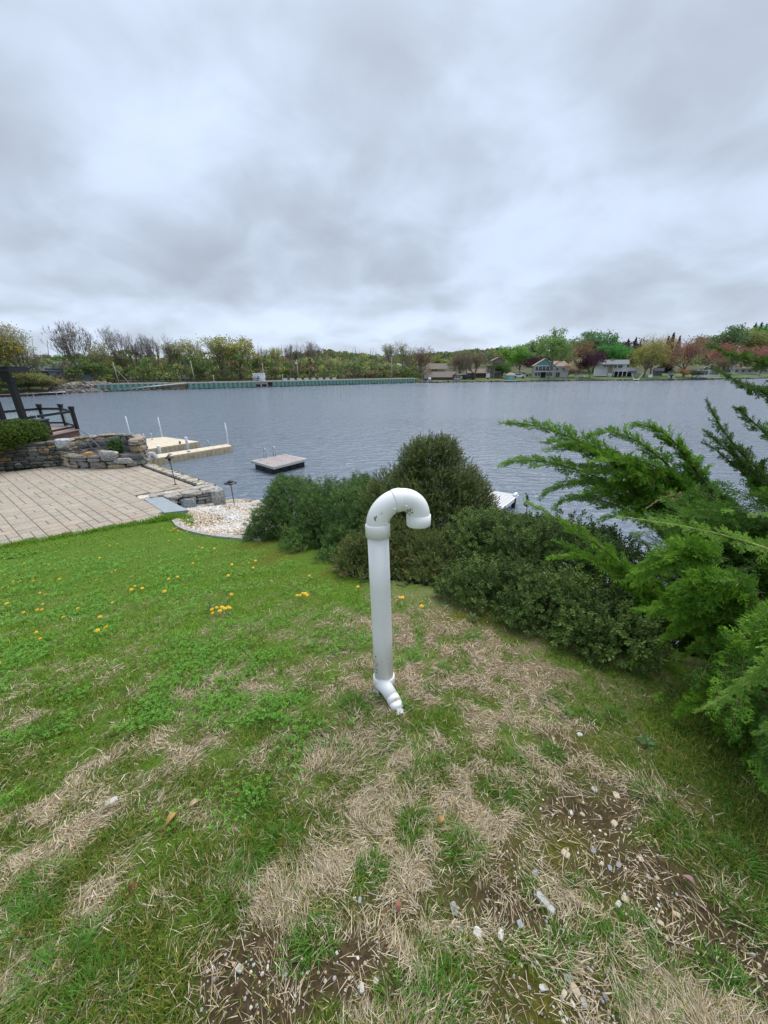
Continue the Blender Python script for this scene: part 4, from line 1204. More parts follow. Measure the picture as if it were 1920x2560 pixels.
T('bare', 722, 20, 862, 'grey bare tree among the woods behind the dam', GB, .7, var=1)
T('bare', 748, 18, 860, 'slim grey bare tree beside the broad bare tree', GB, .6, var=2)
T('bare', 788, 14, 856, 'broad bare tree at the right end of the woods', GB, .95, var=0)
T('maple', 772, 24, 885, 'russet budding tree under the broad bare tree', (.15, .095, .06), .9)
T('airy', 830, 26, 905, 'low brown tree past the end of the woods', BR_, 1.3)
T('leafy', 884, 40, 898, 'mid green tree left of the brown barn', (.08, .13, .045), 1.0)
T('airy', 862, 42, 905, 'brownish tree left of the mid green tree', BR_, 1.2)
T('leafy', 925, 60, 900, 'yellow green tree behind the brown barn', (.15, .18, .05), 1.5)
T('airy', 976, 16, 858, 'tall thin tree behind the pole at the dam end', (.17, .17, .10), .9)
T('airy', 1012, 16, 855, 'tall airy tree in the middle of the far shore', (.19, .19, .11), .95, var=2)
T('maple', 1052, 9, 862, 'brown budding tree leaning at the end of the dam', (.14, .10, .06), .72, var=1)
T('leafy', 1030, 24, 915, 'olive shrubby tree between the airy trees', OL, 1.4)
# middle and right shore
T('maple', 1148, 12, 872, 'grey brown nearly bare tree beside the tiny pink shed', (.11, .085, .065), .9, var=0)
T('maple', 1188, 11, 875, 'grey brown spreading tree with a low fork by the black truck', (.12, .095, .06), .95, var=1)
T('leafy', 1100, 50, 892, 'yellow green tree behind the low brown roofs', (.15, .18, .04), 1.6)
T('leafy', 1265, 34, 866, 'light green tree behind the brick house', (.11, .20, .035), 1.2)
T('leafy', 1300, 22, 868, 'bright green tree above the teal boathouse', (.09, .19, .03), 1.15, var=0)
T('round', 1252, 14, 905, 'dark green bushy tree hiding the side of the brick house', (.05, .10, .025), 1.3)
T('leafy', 1372, 4.5, 824, 'tall green tree in front of the teal gabled house', (.12, .19, .055), .82, var=1)
T('leafy', 1336, 40, 845, 'pale green tree behind the teal gabled house', (.13, .18, .07), 1.0)
T('round', 1346, 30, 890, 'dark purple shrubby tree left of the teal gabled house', PU, 1.9)
T('maple', 1445, 38, 848, 'russet brown tree behind the white blossom shrub', (.17, .105, .055), 1.1)
T('leafy', 1480, 48, 832, 'dark green rounded tree on the rise behind the white house', (.06, .135, .045), 1.2, var=2)
T('leafy', 1438, 62, 834, 'pale green tree beyond the russet brown tree', (.13, .19, .08), 1.3)
T('round', 1505, 34, 860, 'fresh green tree just behind the white house', (.05, .16, .035), 1.1, var=0)
T('round', 1540, 36, 862, 'second fresh green tree nearer the yellow green maple', (.05, .155, .035), 1.1, var=1)
T('round', 1553, 44, 852, 'purple leaved tree peeping over the fresh green trees', PU, 1.0)
T('round', 1443, 13, 897, 'round shrub with white blossom beside the white box', (.30, .34, .20), 1.25, 'shrub', var=0)
T('round', 1418, 9, 912, 'pale brown weeping shrub right of the teal gabled house', (.24, .17, .12), 1.5, 'shrub', var=1)
T('round', 1476, 6, 877, 'dark purple round tree on the lawn by the white house', PU, .95, var=1)
T('maple', 1610, 11, 834, 'big yellow green maple on the far lawn', (.19, .19, .045), 1.05, var=0)
T('maple', 1625, 22, 838, 'orange tinged tree behind the yellow green maple', (.24, .15, .06), .8)
T('spruce', 1658, 40, 830, 'tall dark spruce beside the grey shed', DK, 1.15)
T('spruce', 1664, 34, 872, 'short dark spruce in front of the tall dark spruce', DK, 1.3)
T('maple', 1710, 10, 836, 'large russet red maple near the boat lift', (.20, .11, .07), 1.1, var=1)
T('maple', 1790, 24, 846, 'red maple behind the white gazebo', (.22, .095, .07), 1.1, var=0)
T('maple', 1812, 9, 880, 'grey budding tree right of the white gazebo', (.14, .115, .065), 1.25)
T('maple', 1890, 32, 858, 'red maple at the right end of the far shore', (.22, .10, .075), 1.2)
T('leafy', 1760, 70, 822, 'dark green tree on the hill behind the red maples', (.065, .12, .045), 1.4)
T('leafy', 1830, 75, 826, 'olive green tree on the hill right of the dark green one', (.14, .15, .05), 1.5)
T('leafy', 1905, 80, 806, 'fresh green tree on the hill at the right', (.07, .16, .045), 1.5)
T('maple', 1898, 8, 900, 'bent little tree by the lake at the right', (.14, .10, .07), 1.0)
T('round', 1730, 2.2, 925, 'low dark bush at the water beside the boat lift', (.05, .06, .03), 2.2, 'shrub')
T('round', 1706, 4, 922, 'orange brown shrub at the foot of the russet maple', (.23, .13, .06), 1.3, 'shrub')

# ------------------------------------------------------------------ woods that read as one mass
def clumps(K, per, cen, rad, size, cols, seed):
    rr = np.random.default_rng(seed); a = Acc()
    n = K * per
    b_ = np.repeat(cen, per, 0); d_ = unit(rr.normal(size=(n, 3))); d_[:, 2] = np.abs(d_[:, 2]) * 1.0 - .25
    b_ = b_ + d_ * np.repeat(rad, per)[:, None] * np.array([1, 1, .9]) * rr.uniform(.45, 1.05, (n, 1)) ** .6
    M = frames(d_ + rr.normal(size=(n, 3)) * .8) * (size * rr.uniform(.5, 1.4, n))[:, None, None]
    c = np.repeat(cols, per, 0) * rr.uniform(.7, 1.3, (n, 1))
    a.inst(np.array([(-.5, 0, 0), (0, -.35, .08), (.5, 0, 0), (0, .35, -.08)]), [(0, 1, 2, 3)], None, M, b_, c)
    return a
rr = np.random.default_rng(3)
K = 1000
ux = rr.uniform(-82, 16, K); off = rr.uniform(9, 46, K); uy = shore_y(ux) + off
hz = zfar(ux, uy); hh = rr.uniform(.3, 6.8, K) * rr.uniform(.6, 1, K) * np.interp(ux, [-82, -66, -20, 8, 16], [.6, 1, 1, .62, .5]); rad_ = rr.uniform(1.0, 2.0, K)
pal = np.array([(.07, .095, .03), (.10, .115, .04), (.085, .075, .045), (.12, .13, .045), (.055, .09, .03), (.11, .085, .055), (.075, .10, .04)])
a = clumps(K, 75, np.stack([ux, uy, hz + hh], 1), rad_, .55, pal[rr.integers(0, len(pal), K)] * np.array([3.2, 3.3, 3.1]), 9)
for i in range(300):
    x_ = rr.uniform(-80, 16); y_ = float(shore_y(x_)) + rr.uniform(9, 40); z_ = float(zfar(x_, y_)); h_ = rr.uniform(5, 10)
    tube(a, [(x_, y_, z_ - .3), (x_ + rr.normal() * .3, y_, z_ + h_ * .5), (x_ + rr.normal() * .7, y_, z_ + h_)], [.12, .09, .03], 4, (.26, .23, .20), cap=False)
o_ = obj('woodland_undergrowth', a, m_leaf, kind='stuff'); o_['label'] = 'tangled spring undergrowth and thin stems behind the dam'
# wooded hills
K = 2300
az = rr.uniform(-1.25, 1.35, K); dist = rr.uniform(0, 1, K) ** .8
hy = np.zeros(K); hx = np.zeros(K)
for i in range(K):
    o2 = 46 + dist[i] * 330
    lo, hi = 30., 900.
    for _ in range(30):
        m = (lo + hi) / 2
        if m - np.interp(az[i] * m, FX, FY) < o2: lo = m
        else: hi = m
    hy[i], hx[i] = lo, az[i] * lo
hz = zfar(hx, hy); keep = ~((hx > -85) & (hx < 8) & (hy - shore_y(hx) < 60))
hx, hy, hz = hx[keep], hy[keep], hz[keep]; K = len(hx)
lw_ = np.interp(hx / hy, [-.3, -.18], [.45, 1]); hR = rr.uniform(2.6, 5.2, K) * (.5 + .5 * lw_); hH = rr.uniform(4.5, 8.5, K) * lw_ * np.interp(hy - shore_y(hx), [46, 120, 380], [.65, .9, 1.1])
pal = np.array([(.135, .16, .035), (.17, .19, .045), (.09, .13, .04), (.14, .12, .06), (.075, .11, .045), (.12, .155, .05), (.16, .115, .075), (.05, .08, .045)])
sel = (fbm(hx * .03, hy * .03, 2) * 9 + rr.normal(size=K) * 1.2).astype(int) % len(pal)
a = clumps(K, 70, np.stack([hx, hy, hz + hH], 1), hR, 1.5, pal[sel] * 1.8, 21)
o_ = obj('hill_forest', a, m_leaf, kind='stuff'); o_['label'] = 'spring green forest covering the far hills'
# dark pine tops on the ridge
for i, (px, top) in enumerate(((1268, 866), (1276, 868), (1288, 864), (1552, 846), (1570, 842), (1648, 838), (1675, 838), (1848, 806), (1862, 805), (1874, 808))):
    T('spruce', px, 150 + (i % 3) * 14, top, 'dark pine top sticking up from the forested ridge', (.028, .045, .04), 1.2, 'pine_tree', 'dark pines on the ridge')

# ------------------------------------------------------------------ houses and sheds
def fmat(name, col, rough=.8, var=.1, sc=1.2, **k): return material(name, col, rough, var, sc, **k)
m_win = material('window_pane', (.035, .045, .06), .12, .2, .7, spec=.6)
m_wtrim = fmat('white_trim', (.75, .75, .76)); m_roofg = fmat('grey_shingle', (.20, .21, .23)); m_roofb = fmat('brown_shingle', (.20, .165, .14)); m_rooft = fmat('tan_shingle', (.33, .24, .18))
m_bluew = fmat('blue_grey_siding', (.32, .40, .50)); m_whitew = fmat('white_siding', (.70, .71, .72)); m_brick = fmat('pink_brick', (.27, .17, .15)); m_greyw = fmat('taupe_siding', (.47, .45, .43)); m_teal = fmat('teal_panel', (.16, .42, .43))
m_barn = fmat('barn_red', (.24, .105, .06)); m_conc = material('pale_concrete', (.42, .42, .40), .9, .14, 1.5, dirt=(.24, .23, .2), dscale=1.0); m_darkv = fmat('dark_void', (.02, .02, .022)); m_rsh = fmat('red_roof', (.27, .18, .16))
def wbox(parent, name, c, s, m, rz=0.0):
    a = Acc(); box(a, (0, 0, 0), s); return obj(name, a, m, parent, loc=c, rot=(0, 0, rz))
def windows(parent, rows, y, trim=None):
    for (x, z, w, h) in rows:
        f = wbox(parent, 'window', (x, y - .03, z), (w + .22, .08, h + .22), trim or m_wtrim)
        a = Acc(); box(a, (0, 0, 0), (w, .05, h)); obj('pane', a, m_win, f, loc=(0, -.035, 0))
        a = Acc(); box(a, (0, 0, 0), (.05, .05, h)); obj('mullion', a, trim or m_wtrim, f, loc=(0, -.055, 0))
def roof_gable(parent, w, d, z, h, m, along='x', over=.4, c=(0, 0), th=.18):
    """two roof slopes; ridge along x or y"""
    for s in (-1, 1):
        a = Acc(); L2 = (w if along == 'x' else d) / 2 + over; half = (d if along == 'x' else w) / 2
        e = half + over; ez = z - h / half * over
        if along == 'x': v = [(-L2, 0, z + h), (L2, 0, z + h), (L2, s * e, ez), (-L2, s * e, ez)]
        else: v = [(0, -L2, z + h), (0, L2, z + h), (s * e, L2, ez), (s * e, -L2, ez)]
        v = [(p[0] + c[0], p[1] + c[1], p[2]) for p in v]
        v = v + [(p[0], p[1], p[2] + th) for p in v]
        a.add(v, BOXQ); obj('roof', a, m, parent)
def gable_wall(parent, w, z, h, y, m, name='gable', th=.1):
    a = Acc(); v = [(-w / 2, y, z), (w / 2, y, z), (0, y, z + h)]; v += [(p[0], p[1] + th, p[2]) for p in v]
    a.add(v, [(0, 1, 4, 3), (1, 2, 5, 4), (2, 0, 3, 5)], [(0, 2, 1), (3, 4, 5)]); return obj(name, a, m, parent)
def site(name, label, cat, px, off, rz=0.0, dz=0.0, group=None):
    b_ = gpt(px, off); return thing(name, label, cat, (b_.x, b_.y, b_.z + dz), -math.atan2(b_.x, b_.y) * .8 + rz, group)
# blue grey house on the left shore
h = site('house', 'blue grey house with a hipped grey roof on the left shore', 'house', 178, 17, R(18), .3)
wbox(h, 'wall', (0, 2, 1.6), (7.4, 4.2, 3.2), m_bluew)
a = Acc(); v = [(-4.1, -.5, 3.1), (4.1, -.5, 3.1), (4.1, 4.5, 3.1), (-4.1, 4.5, 3.1), (-2.6, 2, 4.5), (1.8, 2, 4.5)]
a.add(v, [(0, 1, 5, 4), (2, 3, 4, 5), (0, 3, 2, 1)], [(1, 2, 5), (3, 0, 4)]); obj('roof', a, m_roofg, h)
windows(h, [(-2.2, 2.1, .8, .8), (-.7, 2.1, .6, .7), (1.0, 2.1, .9, .8)], -.1); wbox(h, 'door', (2.5, -.12, 2.1), (.6, .06, .5), m_win)
wbox(h, 'wing', (-5.6, 3, 1.3), (4, 3.5, 2.4), m_greyw); wbox(h, 'wing_roof', (-5.6, 3, 2.62), (4.4, 4.1, .25), m_roofg)
h = site('long_building', 'long low white building behind the bare trees on the left shore', 'building', 84, 16, R(20), .6)
wbox(h, 'wall', (0, 2, 1.2), (9, 4, 2.4), m_whitew); roof_gable(h, 9, 4, 2.4, .8, m_roofg); windows(h, [(-2.5, 1.4, .8, .8), (2.4, 1.4, .8, .8)], 0)
# white pump house on the dam
h = site('pump_house', 'small white pump house with two vents on the dam', 'hut', 645, 1.4, R(-8))
wbox(h, 'wall', (0, 1.2, .95), (2.9, 2, 1.9), m_whitew); wbox(h, 'roof', (0, 1.2, 1.96), (3.1, 2.2, .12), m_wtrim); wbox(h, 'roof_vent', (.1, 1.2, 2.1), (.5, .5, .2), m_roofg)
for s in (-.18, .12): wbox(h, 'vent', (s, .17, 1.1), (.16, .06, .5), m_roofg)
wbox(h, 'door', (-.85, .17, 1.2), (.1, .05, .5), m_roofg)
# brown gambrel barn
h = site('barn', 'brown barn with a rounded gambrel roof beyond the dam', 'barn', 940, 16, R(14))
a = Acc(); pr = [(-3.3, 0), (3.3, 0), (3.3, 1.5), (2.4, 2.9), (0, 3.9), (-2.4, 2.9), (-3.3, 1.5)]
v = [(p[0], 0, p[1]) for p in pr] + [(p[0], 6, p[1]) for p in pr]; a.add(v, [(0, 7, 8, 1)], [(0, i, i + 1) for i in range(1, 6)] + [(7, 7 + i + 1, 7 + i) for i in range(1, 6)]); a.add([v[1], v[2], v[9], v[8], v[0], v[6], v[13], v[7]], [(0, 3, 2, 1), (4, 5, 6, 7)]); obj('wall', a, m_barn, h)
for i in range(2, 6):
    p0, p1 = pr[i], pr[i + 1]; a = Acc(); v = [(p0[0], -.35, p0[1]), (p1[0], -.35, p1[1]), (p1[0], 6.3, p1[1]), (p0[0], 6.3, p0[1])]
    a.add([(q_[0], q_[1], q_[2] + .02) for q_ in v] + [(q_[0], q_[1], q_[2] + .2) for q_ in v], BOXQ); obj('roof', a, m_rooft, h)
wbox(h, 'door', (0, -.05, 1), (1.6, .08, 1.9), m_barn)
# low houses in the middle
h = site('low_house', 'long low house with a grey brown roof behind the blue barrel', 'house', 1098, 9, R(4))
wbox(h, 'wall', (0, 2.5, .5), (11.2, 4, 1), m_greyw); roof_gable(h, 11.2, 4, 1.0, 1.6, m_roofb, over=.3); gable_wall(h, 0.1, 1, .1, .5, m_greyw)
h = site('brown_roofed_house', 'second brown roofed house with a chimney behind the long low house', 'house', 1090, 24, R(4), .4)
wbox(h, 'wall', (0, 3, 1.6), (8, 5, 3.2), m_whitew); roof_gable(h, 8, 5, 3.0, 1.9, m_roofb, over=.3); wbox(h, 'chimney', (3.6, 3, 5.1), (.5, .5, .9), m_roofb); windows(h, [(-1.5, 2.5, .8, .7), (0, 2.5, .8, .7)], .5)
h = site('low_garage', 'low grey brown roofed garage beside the brick house', 'garage', 1195, 20, R(4))
wbox(h, 'wall', (0, 2.5, .9), (9, 4.5, 1.8), m_brick); roof_gable(h, 9, 4.5, 1.8, 1.3, m_roofb, over=.3)
h = site('garden_shed', 'tiny pink garden shed with a wide brown roof by the bare tree', 'shed', 1142, 5, R(-5))
wbox(h, 'wall', (0, 1, .85), (2.4, 1.8, 1.7), m_brick); roof_gable(h, 2.5, 1.9, 1.7, .7, m_rooft, 'y', .3); windows(h, [(-.6, 1, .4, .7), (.5, 1, .4, .7)], .1)
# brick tower house
h = site('brick_house', 'three storey pink brick house with a screened porch on the far shore', 'house', 1238, 16, R(6))
wbox(h, 'wall', (.9, 3, 3.3), (4.6, 5, 6.6), m_brick); roof_gable(h, 4.6, 5, 6.6, 1.1, m_rsh, 'y', .45, (.9, 3)); 
a = gable_wall(h, 4.6, 6.6, 1.1, .5, m_brick); a.location.x = .9
wbox(h, 'wing', (-1.6, 2.0, 2.2), (3.2, 4, 4.4), m_brick); wbox(h, 'wing_roof', (-1.7, 1.8, 4.5), (3.7, 4.6, .18), m_rsh)
wbox(h, 'porch', (.6, -.3, 3.2), (3.0, 1.4, 2.2), m_greyw); wbox(h, 'porch_screen', (.6, -1.02, 3.3), (2.3, .05, 1.6), m_darkv); wbox(h, 'porch_roof', (1.2, -.4, 4.4), (4.6, 1.8, .15), m_rsh)
for x_ in (-.8, 1.9): wbox(h, 'porch_post', (x_, -.8, 1.05), (.2, .2, 2.1), m_greyw)
windows(h, [(-1.9, 3.2, .8, .9), (-1.9, 1.2, .8, .9), (.2, 5.6, .8, .9)], .0 - .02); windows(h, [(2.6, 3.3, .9, 1.6), (2.6, 1.0, .9, 1.0)], .48)
# teal boathouse
h = site('boathouse', 'small teal boathouse with a tan hipped roof at the water', 'boathouse', 1277, 1.8, R(3), -.1)
wbox(h, 'wall', (0, 1.2, .95), (2.9, 2.2, 1.9), m_teal); a = Acc(); v = [(-1.8, -.3, 1.85), (1.8, -.3, 1.85), (1.8, 2.7, 1.85), (-1.8, 2.7, 1.85), (-.5, 1.2, 2.75), (.5, 1.2, 2.75)]
a.add(v, [(0, 1, 5, 4), (2, 3, 4, 5), (0, 3, 2, 1)], [(1, 2, 5), (3, 0, 4)]); obj('roof', a, m_rooft, h); wbox(h, 'door', (.1, .06, .85), (1.7, .06, 1.6), fmat('pale_teal', (.22, .50, .50)))
wbox(h, 'fascia_board', (0, -.32, 1.83), (3.6, .06, .16), m_wtrim)
# teal gabled house
h = site('gabled_house', 'taupe house with a teal front gable and balcony on the far shore', 'house', 1358, 11, R(2))
wbox(h, 'wall', (0, 4, 2.4), (8.2, 8, 4.8), m_greyw); roof_gable(h, 8.2, 8, 4.8, 2.6, m_rooft, 'y', .5, (0, 4))
gable_wall(h, 7.6, 4.8, 2.35, -.1, m_teal); 
a = Acc(); tube(a, [(-4.6, -.45, 4.55), (0, -.45, 7.45), (4.6, -.45, 4.55)], .13, 4); obj('bargeboard', a, m_wtrim, h)
wbox(h, 'trim_board', (0, -.12, 4.75), (8.0, .1, .22), m_wtrim)
wbox(h, 'balcony', (0, -.8, 2.45), (7.6, 1.5, .22), m_wtrim)
a = Acc(); box(a, (0, -1.5, 3.35), (7.6, .06, .08)); box(a, (0, -1.5, 2.95), (7.6, .04, .05))
for k in range(12): box(a, (-3.75 + k * .68, -1.5, 2.95), (.06, .06, .8))
obj('balcony_rail', a, m_darkv, h)
windows(h, [(-2.9, 3.6, 1.0, 1.5), (-1.5, 3.6, 1.1, 1.7), (-.1, 3.6, 1.1, 1.7), (1.3, 3.6, 1.1, 1.7), (2.8, 3.6, 1.0, 1.5), (-2.9, 1.3, .9, 1.2), (-1.8, 1.3, .9, 1.2), (1.6, 1.3, .9, 1.2), (2.9, 1.3, .9, 1.2)], 0)
wbox(h, 'door', (-.1, -.04, 1.15), (1.9, .08, 2.1), m_darkv)
wbox(h, 'side_wing', (7.0, 6.2, 2.3), (5.8, 6, 4.6), m_greyw); a = Acc(); v = [(3.6, 2.9, 4.5), (10.3, 2.9, 4.5), (10.3, 9.4, 4.5), (3.6, 9.4, 4.5), (3.8, 6.2, 6.6), (8.2, 6.2, 6.6)]
a.add(v, [(0, 1, 5, 4), (2, 3, 4, 5), (0, 3, 2, 1)], [(1, 2, 5), (3, 0, 4)]); obj('roof', a, m_rooft, h)
windows(h, [(5.5, 3.4, .8, 1.1), (8.0, 3.4, .9, 1.1), (6.0, 1.2, 1.6, 1.9)], 3.2)
# white box and gate bits
h = site('storage_box', 'white storage box standing beside the round blossom shrub', 'box', 1442, 9)
wbox(h, 'body', (0, .6, .5), (1.9, 1, 1.0), m_whitew); wbox(h, 'lid', (0, .6, 1.04), (2.0, 1.1, .08), m_wtrim)
# white house with stone chimney
h = site('white_house', 'white house with grey roof and a tan stone chimney on the far lawn', 'house', 1523, 15, R(0))
wbox(h, 'wall', (0, 3, 2.9), (12, 5, 5.0), m_whitew); roof_gable(h, 12, 5, 5.2, 1.6, m_roofg, over=.4)
wbox(h, 'chimney', (.0, .2, 3.9), (1.3, .8, 6.6), fmat('tan_stone', (.36, .29, .2), var=.35, sc=2.5)); wbox(h, 'chimney_base', (.1, -.3, .7), (1.7, 1.2, 1.6), m_whitew); wbox(h, 'chimney_cap', (0, .2, 7.25), (1.6, 1.1, .14), m_conc)
windows(h, [(1.7, 4.2, .9, 1.1), (3.6, 4.2, 1.5, 1.1), (-1.4, 4.4, .5, .9), (-2.5, 4.4, .9, .7)], .5)
wbox(h, 'deck', (3.9, -.6, 2.3), (5.2, 2.2, .2), m_wtrim); wbox(h, 'under_deck_shade', (3.9, .3, 1.2), (5.0, .1, 1.9), m_darkv)  # upright dark sheet stands in for the shade below the deck
for x_ in (1.5, 3.1, 4.7, 6.3): wbox(h, 'deck_post', (x_, -1.6, 1.15), (.22, .22, 2.2), m_wtrim)
wbox(h, 'low_deck', (-3.8, -1.2, .9), (5.0, 2.4, .15), m_wtrim); wbox(h, 'deck_skirt', (-3.8, -2.3, .55), (5.0, .08, .6), m_wtrim); wbox(h, 'deck_rail', (-3.8, -2.35, 1.6), (5.0, .06, .1), m_wtrim)
h = site('outbuilding', 'low taupe outbuilding left of the yellow green maple', 'shed', 1576, 14)
wbox(h, 'wall', (0, 1.5, 1.2), (4.2, 3, 2.4), m_greyw); roof_gable(h, 4.2, 3, 2.4, 1.1, m_roofg, 'x', .3); wbox(h, 'door', (-.6, -.04, .9), (1.7, .06, 1.6), m_darkv)
h = site('grey_shed', 'plain grey shed on the lawn right of the yellow green maple', 'shed', 1643, 19)
wbox(h, 'wall', (0, 1.5, 1.1), (3.6, 3, 2.2), fmat('slate_siding', (.22, .25, .30))); roof_gable(h, 3.6, 3, 2.2, 1.0, m_roofg, 'x', .25)
h = site('white_cottage', 'tiny white cottage gable between the spruces and the red maple', 'cottage', 1652, 44, R(5))
wbox(h, 'wall', (0, 2, 1.5), (3.6, 4, 3.0), m_whitew); roof_gable(h, 3.6, 4, 3.0, 1.4, m_roofg, 'y', .3); gable_wall(h, 3.5, 3.0, 1.35, -.06, m_whitew); windows(h, [(.2, 1.8, .7, .9)], 0)
# houses at the right
def wh(label, px, off, w, rz, col=m_whitew, hgt=2.8, wins=3):
    h = site('white_house', label, 'house', px, off, rz)
    wbox(h, 'wall', (0, 3, hgt / 2), (w, 6, hgt), col); roof_gable(h, w, 6, hgt, 2.2, m_roofg if wins != 4 else m_roofb, 'x', .4)
    wbox(h, 'dormer', (-w * .2, .9, hgt + 1.0), (1.8, 1.4, 1.4), col); windows(h, [(-w * .2, hgt + 1.0, .9, .9)], .2)
    windows(h, [(-w / 2 + (k + .5) * w / wins, hgt * .55, 1.1, 1.2) for k in range(wins)], 0)
wh('white house with a steep grey roof behind the white gazebo', 1800, 26, 9.5, R(-6))
wh('white house with a brown roof and several windows at the right', 1862, 22, 11, R(-8), wins=4, hgt=3.2)
wh('white house half hidden by the right juniper branches', 1920, 24, 9, R(-10), wins=5)
h = site('pale_garage', 'pale grey gabled garage left of the white houses at the right', 'garage', 1770, 30); wbox(h, 'wall', (0, 2, 1.4), (5.5, 4, 2.8), fmat('pale_grey', (.46, .48, .5))); roof_gable(h, 5.5, 4, 2.8, 1.6, m_roofg, 'y', .3); wbox(h, 'door', (0, -.05, 1.1), (2.4, .06, 2.0), m_wtrim)
# gazebo by the water
h = site('gazebo', 'white gazebo with arched openings on a lakeside platform', 'gazebo', 1758, .6, R(-3), .25)
wbox(h, 'platform', (1.6, 1.2, .1), (7.6, 2.8, .2), m_greyw); wbox(h, 'roof', (-.4, 1.2, 2.95), (4.6, 2.6, .22), m_wtrim); wbox(h, 'lattice', (-.4, .1, .65), (4.2, .08, .9), m_wtrim)
for x_ in (-2.4, -1.1, .3, 1.6): wbox(h, 'post', (x_, .1, 1.6), (.28, .2, 2.6), m_wtrim)
for x_ in (-1.75, -.4, .95):
    a = Acc(); 
    pts_ = [(x_ + .62 * math.cos(R(180) * k / 8), .1, 2.2 + .5 * math.sin(R(180) * k / 8)) for k in range(9)]
    for k in range(8):
        v = [(pts_[k][0], .05, pts_[k][2]), (pts_[k + 1][0], .05, pts_[k + 1][2]), (pts_[k + 1][0], .05, 2.84), (pts_[k][0], .05, 2.84)]
        a.add(v + [(p_[0], .17, p_[2]) for p_ in v], BOXQ)
    obj('arch', a, m_wtrim, h)
wbox(h, 'back_panel', (-.4, 2.3, 1.5), (4.0, .06, 2.6), m_roofg)
for k in range(6): wbox(h, 'baluster', (2.1 + k * .6, -.1, .65), (.1, .1, .9), m_wtrim)
wbox(h, 'rail', (3.6, -.1, 1.12), (3.4, .1, .1), m_wtrim); wbox(h, 'flag_post', (5.3, -.1, 2.0), (.14, .14, 4.4), m_wtrim); wbox(h, 'lamp_post', (-2.2, .1, 3.6), (.12, .12, 1.3), m_wtrim)
h = site('water_slide', 'curved teal water slide beside the white gazebo', 'slide', 1741, .3, 0, .0)
a = Acc(); tube(a, [(.7, .8, 1.3), (.2, .4, 1.0), (-.5, 0, .55), (-1.1, -.4, .2)], [.25, .3, .32, .34], 8); obj('chute', a, m_teal, h, True); wbox(h, 'ladder', (.8, .9, .6), (.3, .1, 1.3), m_wtrim)
# boat on a lift
h = site('boat_lift', 'boat under a black canopy on a lift at the far shore', 'boat', 1678, .4)
for x_ in (-1.4, 1.4): wbox(h, 'post', (x_, .2, 1.2), (.12, .12, 2.6), m_greyw)
a = Acc(); v = [(-1.7, -.5, 2.3), (1.7, -.5, 2.3), (1.7, 2.2, 2.3), (-1.7, 2.2, 2.3), (-.9, .1, 3.1), (.9, .1, 3.1), (.9, 1.6, 3.1), (-.9, 1.6, 3.1)]; a.add(v, BOXQ); obj('canopy', a, m_black, h)
a = Acc(); v = [(-.7, -.6, .5), (.7, -.6, .5), (.6, 2.2, .6), (-.6, 2.2, .6), (-1.3, -.9, 1.3), (1.3, -.9, 1.3), (1.1, 2.4, 1.3), (-1.1, 2.4, 1.3)]; a.add(v, BOXQ); obj('hull', a, m_whitew, h)
wbox(h, 'windshield', (0, .2, 1.6), (1.9, .1, .5), m_win); wbox(h, 'engine', (0, -1.0, .9), (.6, .4, 1.0), m_black)
# little docks and boards on the far shore
def fdock(label, px, w, l, col, name='small_dock', zt=.4, off=-1.5):
    b_ = gpt(px, 0); t_ = thing(name, label, 'dock', (b_.x, b_.y, 0), -math.atan2(b_.x, b_.y) * .8)
    for k in range(5): wbox(t_, 'plank', (0, off + (k - 2) * l / 5, zt), (w, l / 5 - .03, .1), col)
    for s in (-1, 1): wbox(t_, 'piling', (s * w * .42, off - l * .35, 0), (.16, .16, 1.2), m_greyw)
    return t_
t_ = fdock('small white dock with two slanting arms on the right shore', 1591, 2.0, 2.6, m_wtrim)
for s in (-1, 1):
    a = Acc(); tube(a, [(s * .8, -1.2, .5), (s * 2.0, -1.0, 2.9)], .09, 6); obj('arm', a, m_wtrim, t_)
fdock('beige dock in front of the low brown houses', 1092, 4.6, 2.0, m_rooft)
fdock('grey dock in front of the teal boathouse', 1276, 4.2, 3, m_conc)
fdock('pale ramp dock between the teal boathouse and the gabled house', 1305, 5.5, 1.4, m_rooft)
fdock('low grey dock at the far right of the shore', 1878, 5.0, 2.0, m_greyw)
fdock('white topped dock at the left end of the dam', 134, 2.4, 1.8, m_wtrim)
fdock('grey dock left of the white topped dock', 96, 5.0, 1.6, m_greyw)
fdock('pale dock at the left edge behind the pergola', 10, 8.0, 1.4, m_rooft)
h = site('sign_board', 'blank white board at the water near the small white dock', 'board', 1626, .4); wbox(h, 'panel', (0, 0, 1.3), (1.4, .1, 1.1), m_wtrim); wbox(h, 'post', (0, .1, .4), (.12, .12, .9), m_greyw)
# frame of black posts in the water behind the pergola
h = thing('mooring_frame', 'black mooring frame of two posts in the water behind the pergola', 'mooring', P(47, 1004, 0), R(-40))
for x_ in (-.55, .55): wbox(h, 'post', (x_, 0, .8), (.22, .22, 2.6), m_bk)
wbox(h, 'beam', (0, 0, 2.0), (1.7, .3, .35), m_bk)
